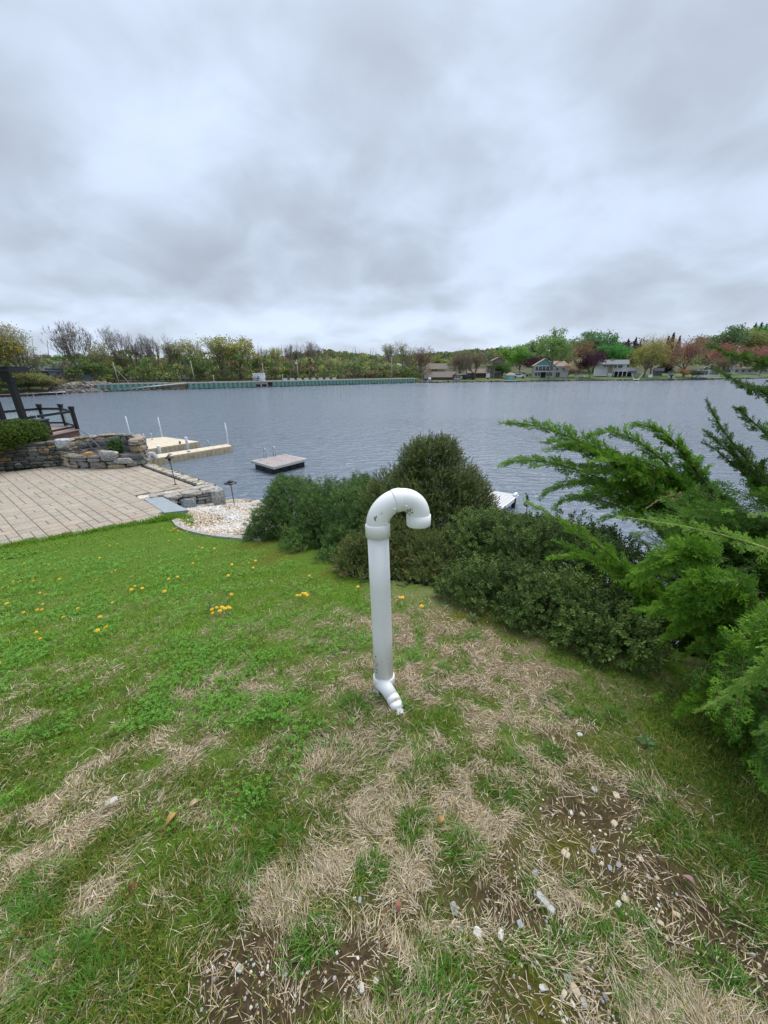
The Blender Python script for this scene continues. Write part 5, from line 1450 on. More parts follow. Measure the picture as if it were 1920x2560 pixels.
# vehicles and yard things
def vehicle(label, px, off, col, rz, name, cat='car', s=1.0):
    t_ = site(name, label, cat, px, off, rz)
    a = Acc(); pr = [(-2.2, .35), (2.2, .35), (2.25, .9), (1.3, 1.0), (.7, 1.65), (-1.9, 1.68), (-2.25, 1.0)]
    n = len(pr); v = [(x * s, -.85 * s, z * s) for x, z in pr] + [(x * s, .85 * s, z * s) for x, z in pr]
    a.add(v, [(i, n + i, n + (i + 1) % n, (i + 1) % n) for i in range(n)], [(0, i, i + 1) for i in range(1, n - 1)] + [(n, n + i + 1, n + i) for i in range(1, n - 1)]); obj('body', a, col, t_)
    for x_ in (-1.4, 1.4):
        for y_ in (-.86, .86):
            a = Acc(); tube(a, [(x_ * s, (y_ - .1) * s, .36 * s), (x_ * s, (y_ + .1) * s, .36 * s)], .36 * s, 12); obj('wheel', a, m_black, t_)
    wbox(t_, 'side_window', (-.5 * s, -.86 * s, 1.32 * s), (2.2 * s, .03, .5 * s), m_win)
vehicle('black truck parked on the lawn under the spreading bare tree', 1172, 6.5, fmat('black_car', (.015, .016, .018), .3), R(4), 'parked_truck', 'truck', 1.05)
vehicle('white van parked left of the black truck', 1157, 12, m_whitew, R(4), 'parked_van', 'van', .95)
vehicle('white pickup truck behind the teal boathouse', 1297, 12, m_whitew, R(10), 'pickup_truck', 'truck', 1.1)
vehicle('silver car higher on the drive behind the white pickup', 1308, 22, fmat('silver_car', (.5, .5, .52), .35), R(10), 'parked_car', 'car', 1)
h = site('garage_door_panel', 'white trailer box beside the brick house', 'trailer', 1220, 10); wbox(h, 'body', (0, .8, 1.0), (1.4, 1.8, 1.9), m_whitew); wbox(h, 'wheel', (0, .0, .2), (1.0, .3, .4), m_black)
def barrel(label, px, off, col, r=.55, ln=1.1):
    t_ = site('barrel', label, 'barrel', px, off); a = Acc(); tube(a, [(-ln / 2, 0, r), (-ln * .3, 0, r), (ln * .3, 0, r), (ln / 2, 0, r)], [r * .8, r, r, r * .8], 14); obj('drum', a, col, t_, True); wbox(t_, 'cradle', (0, 0, .06), (ln, .5, .12), m_greyw)
barrel('blue barrel on the lawn at the end of the dam', 1064, 3, fmat('barrel_blue', (.03, .10, .32), .4)); barrel('white barrel right of the blue barrel', 1074, 3, m_whitew)
h = site('rowing_boat', 'small upturned dark boat lying on the far lawn', 'boat', 1143, 2.4); a = Acc(); tube(a, [(-1.4, 0, .25), (-.7, 0, .3), (.5, 0, .3), (1.4, 0, .2)], [.1, .34, .36, .06], 8); obj('hull', a, fmat('boat_grey', (.2, .22, .27)), h, True)
h = site('garden_chair', 'tiny white garden chair on the far lawn', 'chair', 1462, 7); wbox(h, 'seat', (0, 0, .4), (.6, .6, .08), m_wtrim); wbox(h, 'backrest', (0, .3, .8), (.6, .08, .8), m_wtrim)
for s in (-1, 1): wbox(h, 'leg', (s * .25, 0, .2), (.08, .5, .4), m_wtrim)

# ------------------------------------------------------------------ dam: sheet pile wall, cap, fence, rocks
m_pile = material('sheet_pile_teal', (.19, .36, .30), .75, .2, .8, dirt=(.20, .25, .2), dscale=.6, dlo=.5, dhi=.75)
D0, D1 = Vector((kx(480, 97.5), 97.5, 0)), Vector((11.0, 137.0, 0))
D0.y = float(shore_y(D0.x)); 
dv = (D1 - D0); dl = dv.length; du = dv.normalized(); dn_ = Vector((du.y, -du.x, 0)); dang = math.atan2(du.y, du.x)
dam = thing('dam_wall', 'long green sheet pile dam wall with a concrete cap', 'dam')
def pile_mesh(w, h):
    a = Acc(); pr = [(0, 0), (w * .15, 0), (w * .3, -.34), (w * .7, -.34), (w * .85, 0), (w, 0)]
    v = [(x, y, z) for z in (-.6, h) for x, y in pr]; n = len(pr)
    a.add(v, [(i, i + 1, n + i + 1, n + i) for i in range(n - 1)]); return a.mesh('pile_panel')
pmesh = pile_mesh(1.15, 1.25); pmesh.materials.append(m_pile)
npan = int(dl / 1.15)
for i in range(npan):
    p_ = D0 + du * (i * 1.15) + dn_ * .35
    if 15.6 < i * 1.15 < 19.8: continue
    link('pile_panel', pmesh, dam, p_, (0, 0, dang))
for i in range(int(dl / 6)):
    p_ = D0 + du * (i * 6 + 3)
    wbox(dam, 'cap_slab', (p_.x, p_.y, 1.40), (5.97, 1.3, .26), m_conc, dang)
p_ = D0 + du * 17.7 + dn_ * .30
cu = thing('culvert_outlet', 'concrete outlet with two dark openings in the dam below the pump house', 'outlet', (p_.x, p_.y, 0), dang)
wbox(cu, 'headwall', (0, .2, .4), (3.7, .5, 1.7), m_conc)
for s in (-.8, .8): wbox(cu, 'opening_shade', (s, -.08, .42), (1.15, .08, .7), m_darkv)  # flat dark plates stand in for the shade inside the outlet
# left part of the dam with its slanting concrete beam
L0 = gpt(214, .8); L1 = D0 + Vector((0, .9, 0)); lv = L1 - L0; lv.z = 0; lang = math.atan2(lv.y, lv.x); ln_ = lv.length; lu = lv.normalized()
dam2 = thing('spillway_wall', 'left arm of the green dam wall with a slanting concrete beam', 'dam')
npl = int(ln_ / 1.15)
for i in range(npl): link('pile_panel', pmesh, dam2, L0.xy.to_3d() + lu * (i * 1.15) + Vector((0, 0, .12)), (0, 0, lang))
for i in range(int(ln_ / 5)):
    p_ = L0.xy.to_3d() + lu * (i * 5 + 2.5); wbox(dam2, 'cap_slab', (p_.x, p_.y + .3, 1.5), (4.97, 1.0, .22), m_conc, lang)
s0, s1 = P(268, 977.5, .12), Vector((D0.x, D0.y - .35, 1.42))
a = Acc(); d_ = s1 - s0; tube(a, [s0, s1], .2, 4); obj('slant_beam', a, m_conc, dam2)
def fence_run(label, S, E_, step, zt, name='dark_fence'):
    t_ = thing(name, label, 'fence'); d_ = (E_ - S); n = max(1, int(d_.length / step)); an = math.atan2(d_.y, d_.x)
    for i in range(n + 1):
        p_ = S.lerp(E_, i / n); wbox(t_, 'post', (p_.x, p_.y, p_.z + zt / 2), (.08, .08, zt), m_bk)
    m_ = (S + E_) / 2
    for k, z_ in enumerate((.25, .6, zt - .04)): wbox(t_, 'rail', (m_.x, m_.y, m_.z + z_), (d_.length, .05, .09 if k < 2 else .07), m_bk, an)
fence_run('low dark fence along the top of the left dam arm', Vector((kx(143, 87), 87, 1.66)), Vector((D0.x, D0.y + 1.6, 1.66)), 2.4, .55)
fence_run('dark fence behind the cap of the long dam wall', D0 + dn_ * -1.2 + Vector((0, 0, 1.53)), D0 + du * 52 + dn_ * -1.2 + Vector((0, 0, 1.53)), 2.4, .75)
# rocks
m_rip = material('riprap_rock', (1, 1, 1), .9, .3, 2, tint=True)
def rocks(name, label, pts, smin_, smax, pal, parent=None):
    K = len(pts); a = Acc(); rr = np.random.default_rng(len(pts))
    pv = stone_acc(1, 1, 1, 5, (1, 1, 1), .3, 3); v0 = np.concatenate(pv.v); q0 = np.concatenate(pv.q)
    M = frames(rr.normal(size=(K, 3))) * (rr.uniform(smin_, smax, K))[:, None, None]; M = M * np.array([1, 1, .75])[None, :, None]
    a.inst(v0, q0, None, M, np.array(pts), np.array(pal)[rr.integers(0, len(pal), K)] * rr.uniform(.75, 1.2, (K, 1)))
    o_ = obj(name, a, m_rip, parent, kind='stuff'); o_['label'] = label; return o_
pts_ = []
for i in range(620):
    px = random.triangular(112, 272, 190); off = random.uniform(-1.2, 3.5) * (1 - max(0, (px - 215)) / 80)
    b_ = gpt(px, off); pts_.append((b_.x, b_.y, max(b_.z, -.1) + random.uniform(0, .55) * (1 - max(0, (px - 200)) / 90)))
rocks('riprap', 'heap of grey brown riprap at the left end of the dam', pts_, .5, 1.2, [(.24, .21, .19), (.19, .17, .16), (.29, .26, .23), (.22, .19, .15)])
pts_ = []
for i in range(620):
    p_ = D0 + du * random.uniform(-24, dl + 2) + dn_ * random.uniform(.5, 1.3); pts_.append((p_.x, p_.y, random.uniform(-.12, .10)))
rocks('foot_rocks', 'dark wet rocks along the foot of the dam', pts_, .25, .6, [(.05, .05, .045), (.09, .08, .07), (.14, .13, .12)])
pts_ = []
for i in range(900):
    x_ = random.uniform(14, 250); y_ = float(shore_y(x_)) + random.uniform(-.3, .7); pts_.append((x_, y_, random.uniform(-.15, .35)))
rocks('shore_rocks', 'dark low rocks edging the far shore lawns', pts_, .3, .9, [(.10, .09, .08), (.15, .13, .11), (.07, .065, .06)])
# white barrier blocks
bm = Acc(); v = [(-.65, -.28, 0), (.65, -.28, 0), (.65, .28, 0), (-.65, .28, 0), (-.65, -.12, .62), (.65, -.12, .62), (.65, .12, .62), (-.65, .12, .62)]; bm.add(v, BOXQ); bme = bm.mesh('barrier_block'); bme.materials.append(m_conc)
for i, px in enumerate((711, 729, 747, 765, 783, 801, 818, 835)):
    b_ = gpt(px, .9); o_ = link('barrier_block', bme, None, (b_.x, b_.y, 1.53), (0, 0, dang)); tag(o_, 'white concrete barrier block in the row on top of the dam', 'barrier', 'concrete barriers on the dam')
# utility poles
m_pole = fmat('pole_wood', (.40, .37, .33))
def upole(label, px, off, top, lean=0.0, arm=False):
    b_ = gpt(px, off); H = PY(px, top, b_.y).z - b_.z; t_ = thing('utility_pole', label, 'pole', b_)
    a = Acc(); tube(a, [(0, 0, -.3), (lean * H, 0, H)], [.13, .09], 8); obj('shaft', a, m_pole, t_, True)
    if arm: wbox(t_, 'transformer', (lean * H * .8 - .25, 0, H * .84), (.3, .3, .6), m_wtrim)
    else: wbox(t_, 'crossarm', (lean * H * .97, 0, H * .95), (.7, .1, .1), m_pole)
    return t_, b_, H
t_, b_, H = upole('leaning grey utility pole with a slanting brace at the left of the dam', 293, 5, 908, -.06)
a = Acc(); tube(a, [(-.06 * H * .8, 0, H * .8), (2.4, 0, 0)], .06, 6); obj('brace', a, m_pole, t_)
upole('slim white pole above the dam, first past the leaning one', 485, 2.6, 902, -.05); upole('slim white pole right beside the white pump house', 660, 3.4, 908, -.03)
upole('white pole with a transformer behind the barrier blocks', 746, 4, 899, -.03, True); upole('white pole standing at the right end of the dam wall', 979, 3.5, 892, .0)
upole('leaning tan pole in the yellow green maple', 1640, 20, 865, .04)
for i, px in enumerate((533, 706)):
    b_ = gpt(px, 3); t_ = thing('marker_post', ('short white marker post left of the pump house', 'short white marker post at the first barrier block')[i], 'post', b_); a = Acc(); tube(a, [(0, 0, -.2), (0, 0, 1.5)], .1, 6); obj('shaft', a, m_wtrim, t_); wbox(t_, 'cap', (0, 0, 1.55), (.26, .26, .12), m_wtrim)
# ------------------------------------------------------------------ shrubs
m_fol = material('shrub_leaf', (1, 1, 1), .55, .0, 5, tint=True, trans=.15, spec=.3)
m_need = material('conifer_needle', (1, 1, 1), .55, .0, 5, tint=True, trans=.15, spec=.35)
m_twigb = material('shrub_twig', (.075, .055, .04), .9, .3, 20)
def leaf_proto(n, ll, lw, stem, seed, up=.7, whorl=False):
    """a shoot along +y carrying n small folded leaves"""
    rr = np.random.default_rng(seed); v, t = [], []
    for i in range(n):
        f = (i + .6) / n; a = i * 2.4 + rr.uniform(-.3, .3); f = f if not whorl else .45 + .55 * f
        out_ = np.array([math.cos(a), 0, math.sin(a)]); yy = np.array([0, 1., 0])
        el = up * (.45 + .75 * f) + rr.uniform(-.15, .15)
        d = unit(out_ * math.cos(el) + yy * math.sin(el)); s_ = unit(np.cross(d, out_ + yy * .01 + rr.normal(size=3) * .2)); nn = np.cross(s_, d)
        b = yy * stem * f; l_ = ll * rr.uniform(.75, 1.15); w_ = lw * rr.uniform(.8, 1.15); k = len(v)
        v += [b, b + d * l_ * .55 + s_ * w_ / 2 + nn * w_ * .22, b + d * l_ - nn * w_ * .15, b + d * l_ * .55 - s_ * w_ / 2 + nn * w_ * .22]
        t += [(k, k + 1, k + 2), (k, k + 2, k + 3)]
    return np.array(v), np.array(t)
def lump_points(lumps_, K, r0, r1, rr, cut=.8):
    area = np.array([(l_[1][0] * l_[1][1] + l_[1][1] * l_[1][2] + l_[1][0] * l_[1][2]) for l_ in lumps_]); idx = rr.choice(len(lumps_), K, p=area / area.sum())
    C_ = np.array([tuple(l_[0]) for l_ in lumps_]); R_ = np.array([l_[1] for l_ in lumps_])
    d = unit(rr.normal(size=(K, 3))); rad = rr.uniform(r0, r1, K)[:, None]
    bumps = 1 + .27 * (fbm(d[:, 0] * 4.6 + idx * 5.1, d[:, 1] * 4.6 + d[:, 2] * 3.9, 3) - .5)[:, None] * 2
    p = C_[idx] + d * R_[idx] * rad * bumps
    nrm = unit(d / R_[idx])
    q_ = np.linalg.norm((p[:, None, :] - C_[None]) / R_[None], axis=2); q_[np.arange(K), idx] = 9
    keep = (q_.min(1) > cut) & (p[:, 2] > ground(p[:, 0], p[:, 1]) + .02)
    return p[keep], nrm[keep]
def shrub(name, label, cat, lumps_, protos, K, size, col_lo, col_hi, mat, seed, outw=.8, upw=.5, tip=None, inner=.5, tipf=.15, soft=.5):
    rr = np.random.default_rng(seed)
    base = np.mean([np.array(l_[0]) for l_ in lumps_], axis=0); gz_ = float(ground(base[0], base[1]))
    t_ = thing(name, label, cat, (0, 0, 0))
    a = Acc()
    for part in (0, 1):
        p, n = lump_points(lumps_, K if part == 0 else int(K * inner), .80 if part == 0 else .42, 1.07 if part == 0 else .80, rr, .86 if part == 0 else .5)
        d = unit(n * outw + np.array([0, 0, upw]) + rr.normal(size=p.shape) * soft)
        sh = fbm(p[:, 0] * 7 + p[:, 2] * 3, p[:, 1] * 7 + p[:, 2] * 5, 3)
        f = np.clip(sh + rr.normal(size=len(p)) * .14, 0, 1)[:, None]
        c = np.array(col_lo) * (1 - f) + np.array(col_hi) * f
        which = rr.integers(0, len(protos), len(p))
        sc = size * rr.uniform(.75, 1.25, len(p))
        M = frames(d, rr.normal(size=p.shape)) * sc[:, None, None]
        for w_ in range(len(protos)):
            k = which == w_; pv, pt = protos[w_][:2]
            if tip is None or len(protos[w_]) < 3: cc_ = c[k]
            else:
                tm_ = protos[w_][2]; tf = (rr.random(k.sum()) < tipf * (2 if part == 0 else .5))[:, None, None]
                cc_ = np.where(tm_[None, :, None] & tf, np.array(tip) * rr.uniform(.7, 1.3, (k.sum(), 1, 1)), c[k][:, None, :])
            a.inst(pv, None, pt, M[k], p[k], cc_)
    obj('foliage', a, mat, t_)
    tw_ = Acc()
    for i in range(70):
        c_, r_ = lumps_[i % len(lumps_)]
        d = unit(rr.normal(size=3)); d[2] = abs(d[2])
        e_ = Vector(tuple(np.array(c_) + d * np.array(r_) * .85)); b_ = Vector((c_[0] + rr.normal() * .06, c_[1] + rr.normal() * .06, float(ground(c_[0], c_[1])) - .03))
        tube(tw_, [b_, b_.lerp(e_, .5) + Vector((0, 0, .05)), e_], [.012, .008, .003], 4, cap=False)
    obj('branches', tw_, m_twigb, t_)
    return t_
HOL = [leaf_proto(11, .026, .014, .045, s) for s in (1, 2, 3)]
YEW = [leaf_proto(13, .026, .0085, .05, s, .6) for s in (4, 5, 6)]
def spruce_proto(seed, n=17):
    rr = np.random.default_rng(seed); v, t, tip = [], [], []
    for i in range(n):
        f = (i + .3) / n; a = i * 2.4; out_ = np.array([math.cos(a), 0, math.sin(a)]); yy = np.array([0, 1., 0]); el = .45 + .55 * f
        d = unit(out_ * math.cos(el) + yy * math.sin(el)); s_ = unit(np.cross(d, yy)); b = yy * .05 * f; l_ = .016 * rr.uniform(.8, 1.2); k = len(v)
        v += [b - s_ * .0018, b + s_ * .0018, b + d * l_]; t.append((k, k + 1, k + 2)); tip += [f > .86] * 3
    for a in (0, 2.1, 4.2):
        k = len(v); o_ = np.array([math.cos(a), 0, math.sin(a)]) * .0034
        v += [np.array([0, .047, 0]) + o_, np.array([0, .047, 0]) - o_ * .5 + np.array([o_[2], 0, -o_[0]]), np.array([0, .060, 0])]; t.append((k, k + 1, k + 2)); tip += [True] * 3
    st_ = len(v); v += [np.array([-.0022, 0, 0]), np.array([.0022, 0, 0]), np.array([0, .05, 0])]; t.append((st_, st_ + 1, st_ + 2)); tip += [False] * 3
    return np.array(v), np.array(t), np.array(tip)
SPR = [spruce_proto(s) for s in (1, 2)]
def PG(px, py, y):
    p_ = PY(px, py, y)
    if p_.z < float(ground(p_.x, p_.y)) + .03:
        g_ = PL(px, py) - Vector((0, 0, EYE)); p_ = Vector((0, 0, EYE)) + g_ * .955
    return p_
def LP(px, py, y, rx, ry, rz): return (PY(px, py, y), (rx, ry, rz))
# the hedge row, from the gravel bed to the juniper
shrub('yew_shrub', 'dark green spreading yew shrub beside the white gravel bed', 'shrub',
      [LP(745, 1285, 6.0, .62, .55, .60), LP(690, 1325, 6.1, .50, .5, .42), LP(720, 1245, 6.3, .34, .36, .36), LP(830, 1290, 5.3, .55, .5, .52), LP(900, 1300, 4.7, .46, .5, .50), LP(790, 1360, 4.95, .46, .36, .36),
       LP(870, 1390, 4.2, .34, .34, .38), LP(655, 1345, 6.0, .26, .3, .25), LP(905, 1230, 5.4, .22, .26, .24), LP(960, 1330, 4.3, .4, .4, .5), LP(840, 1425, 3.85, .28, .26, .24), LP(760, 1395, 4.6, .34, .3, .24)],
      YEW, 15500, 1.12, (.034, .078, .018), (.15, .27, .055), m_fol, 31, .7, .35, soft=.45)
shrub('spruce_shrub', 'pointed dwarf spruce with yellow brown tips rising behind the vent pipe', 'shrub',
      [LP(1090, 1290, 4.25, .60, .55, .50), LP(1085, 1228, 4.25, .56, .5, .40), LP(975, 1250, 4.15, .28, .28, .30), LP(1160, 1225, 4.25, .26, .28, .24), LP(1082, 1172, 4.25, .33, .33, .30), LP(1075, 1132, 4.25, .20, .20, .17), LP(1110, 1130, 4.25, .16, .16, .15), LP(1040, 1150, 4.2, .17, .17, .17),
       LP(1010, 1265, 4.0, .34, .32, .34), LP(1170, 1268, 4.3, .34, .34, .28), LP(1210, 1300, 4.2, .22, .3, .16)],
      SPR, 12500, 1.35, (.05, .095, .026), (.19, .25, .062), m_need, 32, .8, .75, tip=(.36, .28, .07), tipf=.19, inner=.9)
sp_l = [o_ for o_ in bpy.data.objects if o_.name == 'spruce_shrub'][0]
la, ls = Acc(), Acc(); rl = np.random.default_rng(12)
for (px, py) in ((1040, 1112), (1058, 1108), (1083, 1096), (1110, 1107), (1122, 1122), (1070, 1116), (1020, 1140), (1140, 1150), (1165, 1182), (1185, 1200), (1000, 1165), (1205, 1215), (1225, 1232), (1095, 1112), (980, 1205)):
    e_ = PY(px, py, 4.2 + rl.normal() * .08); b_ = e_ - Vector((rl.normal() * .02, rl.normal() * .02, .19)); tube(ls, [b_, e_], [.005, .003], 5)
    n_ = 13; T_ = np.array([tuple(b_.lerp(e_, (k + .5) / n_)) for k in range(n_)]); d_ = unit(rl.normal(size=(n_, 3)) * np.array([1, 1, .25]) + np.array([0, 0, .75])); M = frames(d_, rl.normal(size=(n_, 3))) * (.8 - .35 * np.arange(n_) / n_)[:, None, None]
    la.inst(SPR[0][0], None, SPR[0][1], M, T_, np.array([(.13, .17, .045)] * n_) * rl.uniform(.7, 1.2, (n_, 1)))
    M = frames(np.array([[0, 0, 1.]])) * .9; la.inst(SPR[1][0], None, SPR[1][1], M, np.array([tuple(e_ - Vector((0, 0, .03)))]), np.array([(.30, .24, .07)]))
lo_ = obj('leader_stems', ls, m_twigb, sp_l); obj('leader_needles', la, m_need, lo_)
sp_ = shrub('low_spruce_shrub', 'low dwarf spruce with tan tips around the middle of the vent pipe', 'shrub',
      [LP(905, 1400, 3.5, .26, .26, .24), LP(890, 1440, 3.3, .2, .2, .2), LP(960, 1370, 3.5, .3, .3, .3), LP(1060, 1400, 3.3, .30, .28, .30), LP(1100, 1440, 3.05, .28, .26, .25), LP(1045, 1480, 2.9, .2, .2, .18), LP(970, 1450, 3.2, .22, .22, .25), LP(925, 1475, 3.05, .2, .2, .16), LP(1110, 1495, 2.75, .2, .18, .15), LP(1000, 1500, 2.85, .2, .2, .14)],
      SPR, 8200, 1.2, (.055, .095, .026), (.20, .25, .062), m_need, 33, .8, .6, tip=(.38, .29, .08), tipf=.20, inner=.9)
shrub('holly_shrub', 'broad dark green japanese holly mound right of the vent pipe', 'shrub',
      [LP(1290, 1405, 3.1, .50, .48, .40), LP(1200, 1410, 3.2, .40, .40, .42), LP(1280, 1355, 3.4, .40, .40, .26), LP(1400, 1430, 2.75, .42, .42, .42), LP(1350, 1500, 2.6, .36, .34, .34), LP(1450, 1520, 2.4, .32, .34, .34),
       LP(1230, 1490, 2.75, .34, .30, .32), LP(1500, 1450, 2.55, .32, .36, .36), LP(1160, 1480, 2.95, .26, .26, .3), LP(1530, 1590, 2.1, .24, .28, .24), LP(1460, 1600, 2.12, .2, .2, .18), LP(1390, 1385, 3.1, .34, .4, .28), LP(1185, 1335, 3.5, .28, .3, .22), LP(1560, 1520, 2.4, .3, .3, .3), LP(1390, 1540, 2.12, .32, .30, .30), LP(1290, 1515, 2.32, .32, .30, .30), LP(1190, 1490, 2.52, .28, .26, .27), LP(1470, 1590, 1.90, .28, .26, .26), LP(1550, 1625, 1.75, .24, .22, .22), LP(1330, 1560, 2.10, .22, .20, .18)],
      HOL, 19500, 1.0, (.036, .072, .016), (.18, .275, .062), m_fol, 34, .75, .4, soft=.5)
# thin bare suckers standing out of the hedge tops
for px, py0, py1, y, lb in ((1317, 1240, 1275, 3.5, 'thin leafy sprig standing up out of the holly mound'), (860, 1195, 1225, 5.4, 'thin leafy sprig standing up out of the yew shrub')):
    t_ = thing('leafy_sprig', lb, 'sprig', (0, 0, 0)); a = Acc(); b_, e_ = PY(px, py1 + 10, y), PY(px, py0, y); tube(a, [b_, e_], [.004, .002], 5); obj('stem', a, m_twigb, t_)
    a = Acc(); K = 9; T_ = np.array([tuple(b_.lerp(e_, .35 + .65 * k / K)) for k in range(K)]); M = frames(rng.normal(size=(K, 3)) * .5 + np.array([0, 0, 1])) * .8
    a.inst(HOL[0][0], None, HOL[0][1], M, T_, np.array([(.07, .13, .06)] * K)); obj('leaves', a, m_fol, t_)
# boxwood hedge on the stone wall
bxl = [LP(8, 1085, 14.0, .8, .55, .46), LP(-40, 1088, 13.5, .7, .55, .46), LP(62, 1082, 14.5, .62, .55, .44), LP(40, 1085, 14.3, .6, .5, .44), LP(82, 1085, 14.7, .42, .48, .40)]
for i in range(len(bxl)): bxl[i][0].z = 2.42
shrub('clipped_hedge', 'smoothly clipped round green hedge on top of the low stone wall', 'hedge', bxl, HOL, 9000, 1.6, (.036, .075, .014), (.15, .24, .03), m_fol, 35, 1.0, .3, soft=.6, inner=.35)
# small plant with yellow flowers in the planter
pc_ = PY(286, 1118, mid.y - .15)
shrub('planter_plant', 'small green plant with a yellow flower growing in the stone planter', 'plant', [(Vector((pc_.x, pc_.y, PZ + .62)), (.2, .2, .26)), (Vector((pc_.x + .1, pc_.y, PZ + .8)), (.14, .14, .2))], YEW, 420, 2.2, (.05, .10, .03), (.11, .20, .05), m_fol, 36)

# ------------------------------------------------------------------ juniper
m_jun = material('juniper_scale', (1, 1, 1), .55, .0, 5, tint=True, trans=.36, spec=.3)
m_jbark = material('juniper_bark', (.17, .095, .065), .9, .3, 25)
def spray_proto(seed, nside=15, nsub=5):
    """flat feathery spray along +y, length 1: side shoots that carry little pointed scale tips"""
    rr = np.random.default_rng(seed); v, q = [], []
    def blade(b, d, l_, w_):
        s_ = unit(np.cross(d, np.array([0, 0, 1.]) + rr.normal(size=3) * .55)); k = len(v)
        v.extend([b, b + d * l_ * .5 + s_ * w_, b + d * l_, b + d * l_ * .5 - s_ * w_]); q.append((k, k + 1, k + 2, k + 3))
    blade(np.zeros(3), np.array([0, 1., 0]), 1.0, .02)
    for i in range(nside):
        f = .08 + .86 * i / nside; sg = 1 if i % 2 else -1; an = R(rr.uniform(28, 48)) * sg
        L_ = (.40 * (1 - f) ** .8 + .12) * rr.uniform(.75, 1.2); d = unit(np.array([math.sin(an), math.cos(an), rr.normal() * .28])); b = np.array([0, f, 0])
        blade(b, d, L_, .02)
        for j in range(nsub):
            g = .2 + .75 * j / nsub; s2 = 1 if j % 2 else -1; a2 = an + s2 * R(rr.uniform(22, 42))
            d2 = unit(np.array([math.sin(a2), math.cos(a2), d[2] + rr.normal() * .35])); blade(b + d * L_ * g, d2, (.17 * (1 - g) + .085) * rr.uniform(.8, 1.2), .026)
    return np.array(v), np.array(q)
SP1 = [spray_proto(s) for s in (1, 2, 3)]; SP2 = [spray_proto(s, 9, 3) for s in (4, 5, 6)]
def frond_arrays(path, n, lmax, lmin, rr, protos, c0, c1, acc, stem, stem_r, t0=.02, droop=.0, stemcol=(1, 1, 1), flat=None, ang=42):
    pts = np.array([tuple(p) for p in path]); m = 24
    # smooth curve through the three or four control points
    tt = np.linspace(0, 1, m); k = len(pts)
    if k == 3: B = np.stack([(1 - tt) ** 2, 2 * tt * (1 - tt), tt ** 2], 1); ctrl = pts.copy(); ctrl[1] = 2 * pts[1] - .5 * (pts[0] + pts[2])
    else: B = np.stack([(1 - tt) ** 3, 3 * tt * (1 - tt) ** 2, 3 * tt ** 2 * (1 - tt), tt ** 3], 1); ctrl = pts
    c = B @ ctrl
    f = np.clip(t0 + (1 - t0) * (np.arange(n) + rr.uniform(-.3, .3, n)) / n, 0, .985)
    pos = np.stack([np.interp(f, tt, c[:, i]) for i in range(3)], 1)
    tg = np.gradient(c, axis=0); tg = unit(np.stack([np.interp(f, tt, tg[:, i]) for i in range(3)], 1))
    ref = np.array([0, 0, 1.]) if flat is None else np.array(flat)
    sd_ = unit(np.cross(tg, ref + rr.normal(size=(n, 3)) * .25)); upn = np.cross(sd_, tg)
    sgn = np.where(np.arange(n) % 2 == 0, 1., -1.)
    roll = rr.normal(size=n) * .75
    lat = sd_ * (np.cos(roll) * sgn)[:, None] + upn * np.sin(roll)[:, None]
    an = np.radians(rr.uniform(ang - 14, ang + 14, n))[:, None]
    d = unit(tg * np.cos(an) + lat * np.sin(an) + np.array([0, 0, -droop]))
    Ln = (lmin * .6 + (lmax - lmin * .6) * (1 - f) ** .95) * rr.uniform(.7, 1.25, n); d = unit(d + tg * (f ** 2)[:, None] * .7)
    pos = np.concatenate([pos, c[-1:] - unit(tg[-1:]) * lmin * .5]); d = np.concatenate([d, tg[-1:]]); Ln = np.append(Ln, lmin * 1.5); nrm = np.concatenate([upn, upn[-1:]])
    x = unit(np.cross(d, nrm + rr.normal(size=nrm.shape) * .3)); z = np.cross(x, d)
    M = np.stack([x, d, z], 2) * Ln[:, None, None]
    mixf = np.clip(rr.random(n + 1) * .7 + np.append(f, 1) * .3, 0, 1)[:, None]; col = np.array(c0) * (1 - mixf) + np.array(c1) * mixf
    which = rr.integers(0, len(protos), n + 1)
    for w_ in range(len(protos)):
        kk = which == w_
        if kk.any(): acc.inst(protos[w_][0], protos[w_][1], None, M[kk], pos[kk], col[kk])
    tube(stem, [tuple(p) for p in c[::3]] + [tuple(c[-1])], [stem_r * (1 - .85 * i / 8) for i in range(len(c[::3]) + 1)], 5, stemcol, cap=False)
    return c
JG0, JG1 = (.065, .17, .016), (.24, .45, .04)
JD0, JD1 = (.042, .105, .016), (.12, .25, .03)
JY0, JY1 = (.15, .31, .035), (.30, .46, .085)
jun = thing('juniper', 'large green juniper with long feathery branches reaching out over the lake', 'juniper', (0, 0, 0))
rj = np.random.default_rng(77)
a = Acc()
jb = Vector((2.55, 2.25, 2.6))
tube(a, [jb - Vector((0, 0, 2.0)), jb, jb + Vector((-.05, .05, .5)), jb + Vector((.02, .1, .9)), jb + Vector((.05, .1, 1.2))], [.12, .10, .08, .06, .03], 8); obj('trunk', a, m_jbark, jun, True)
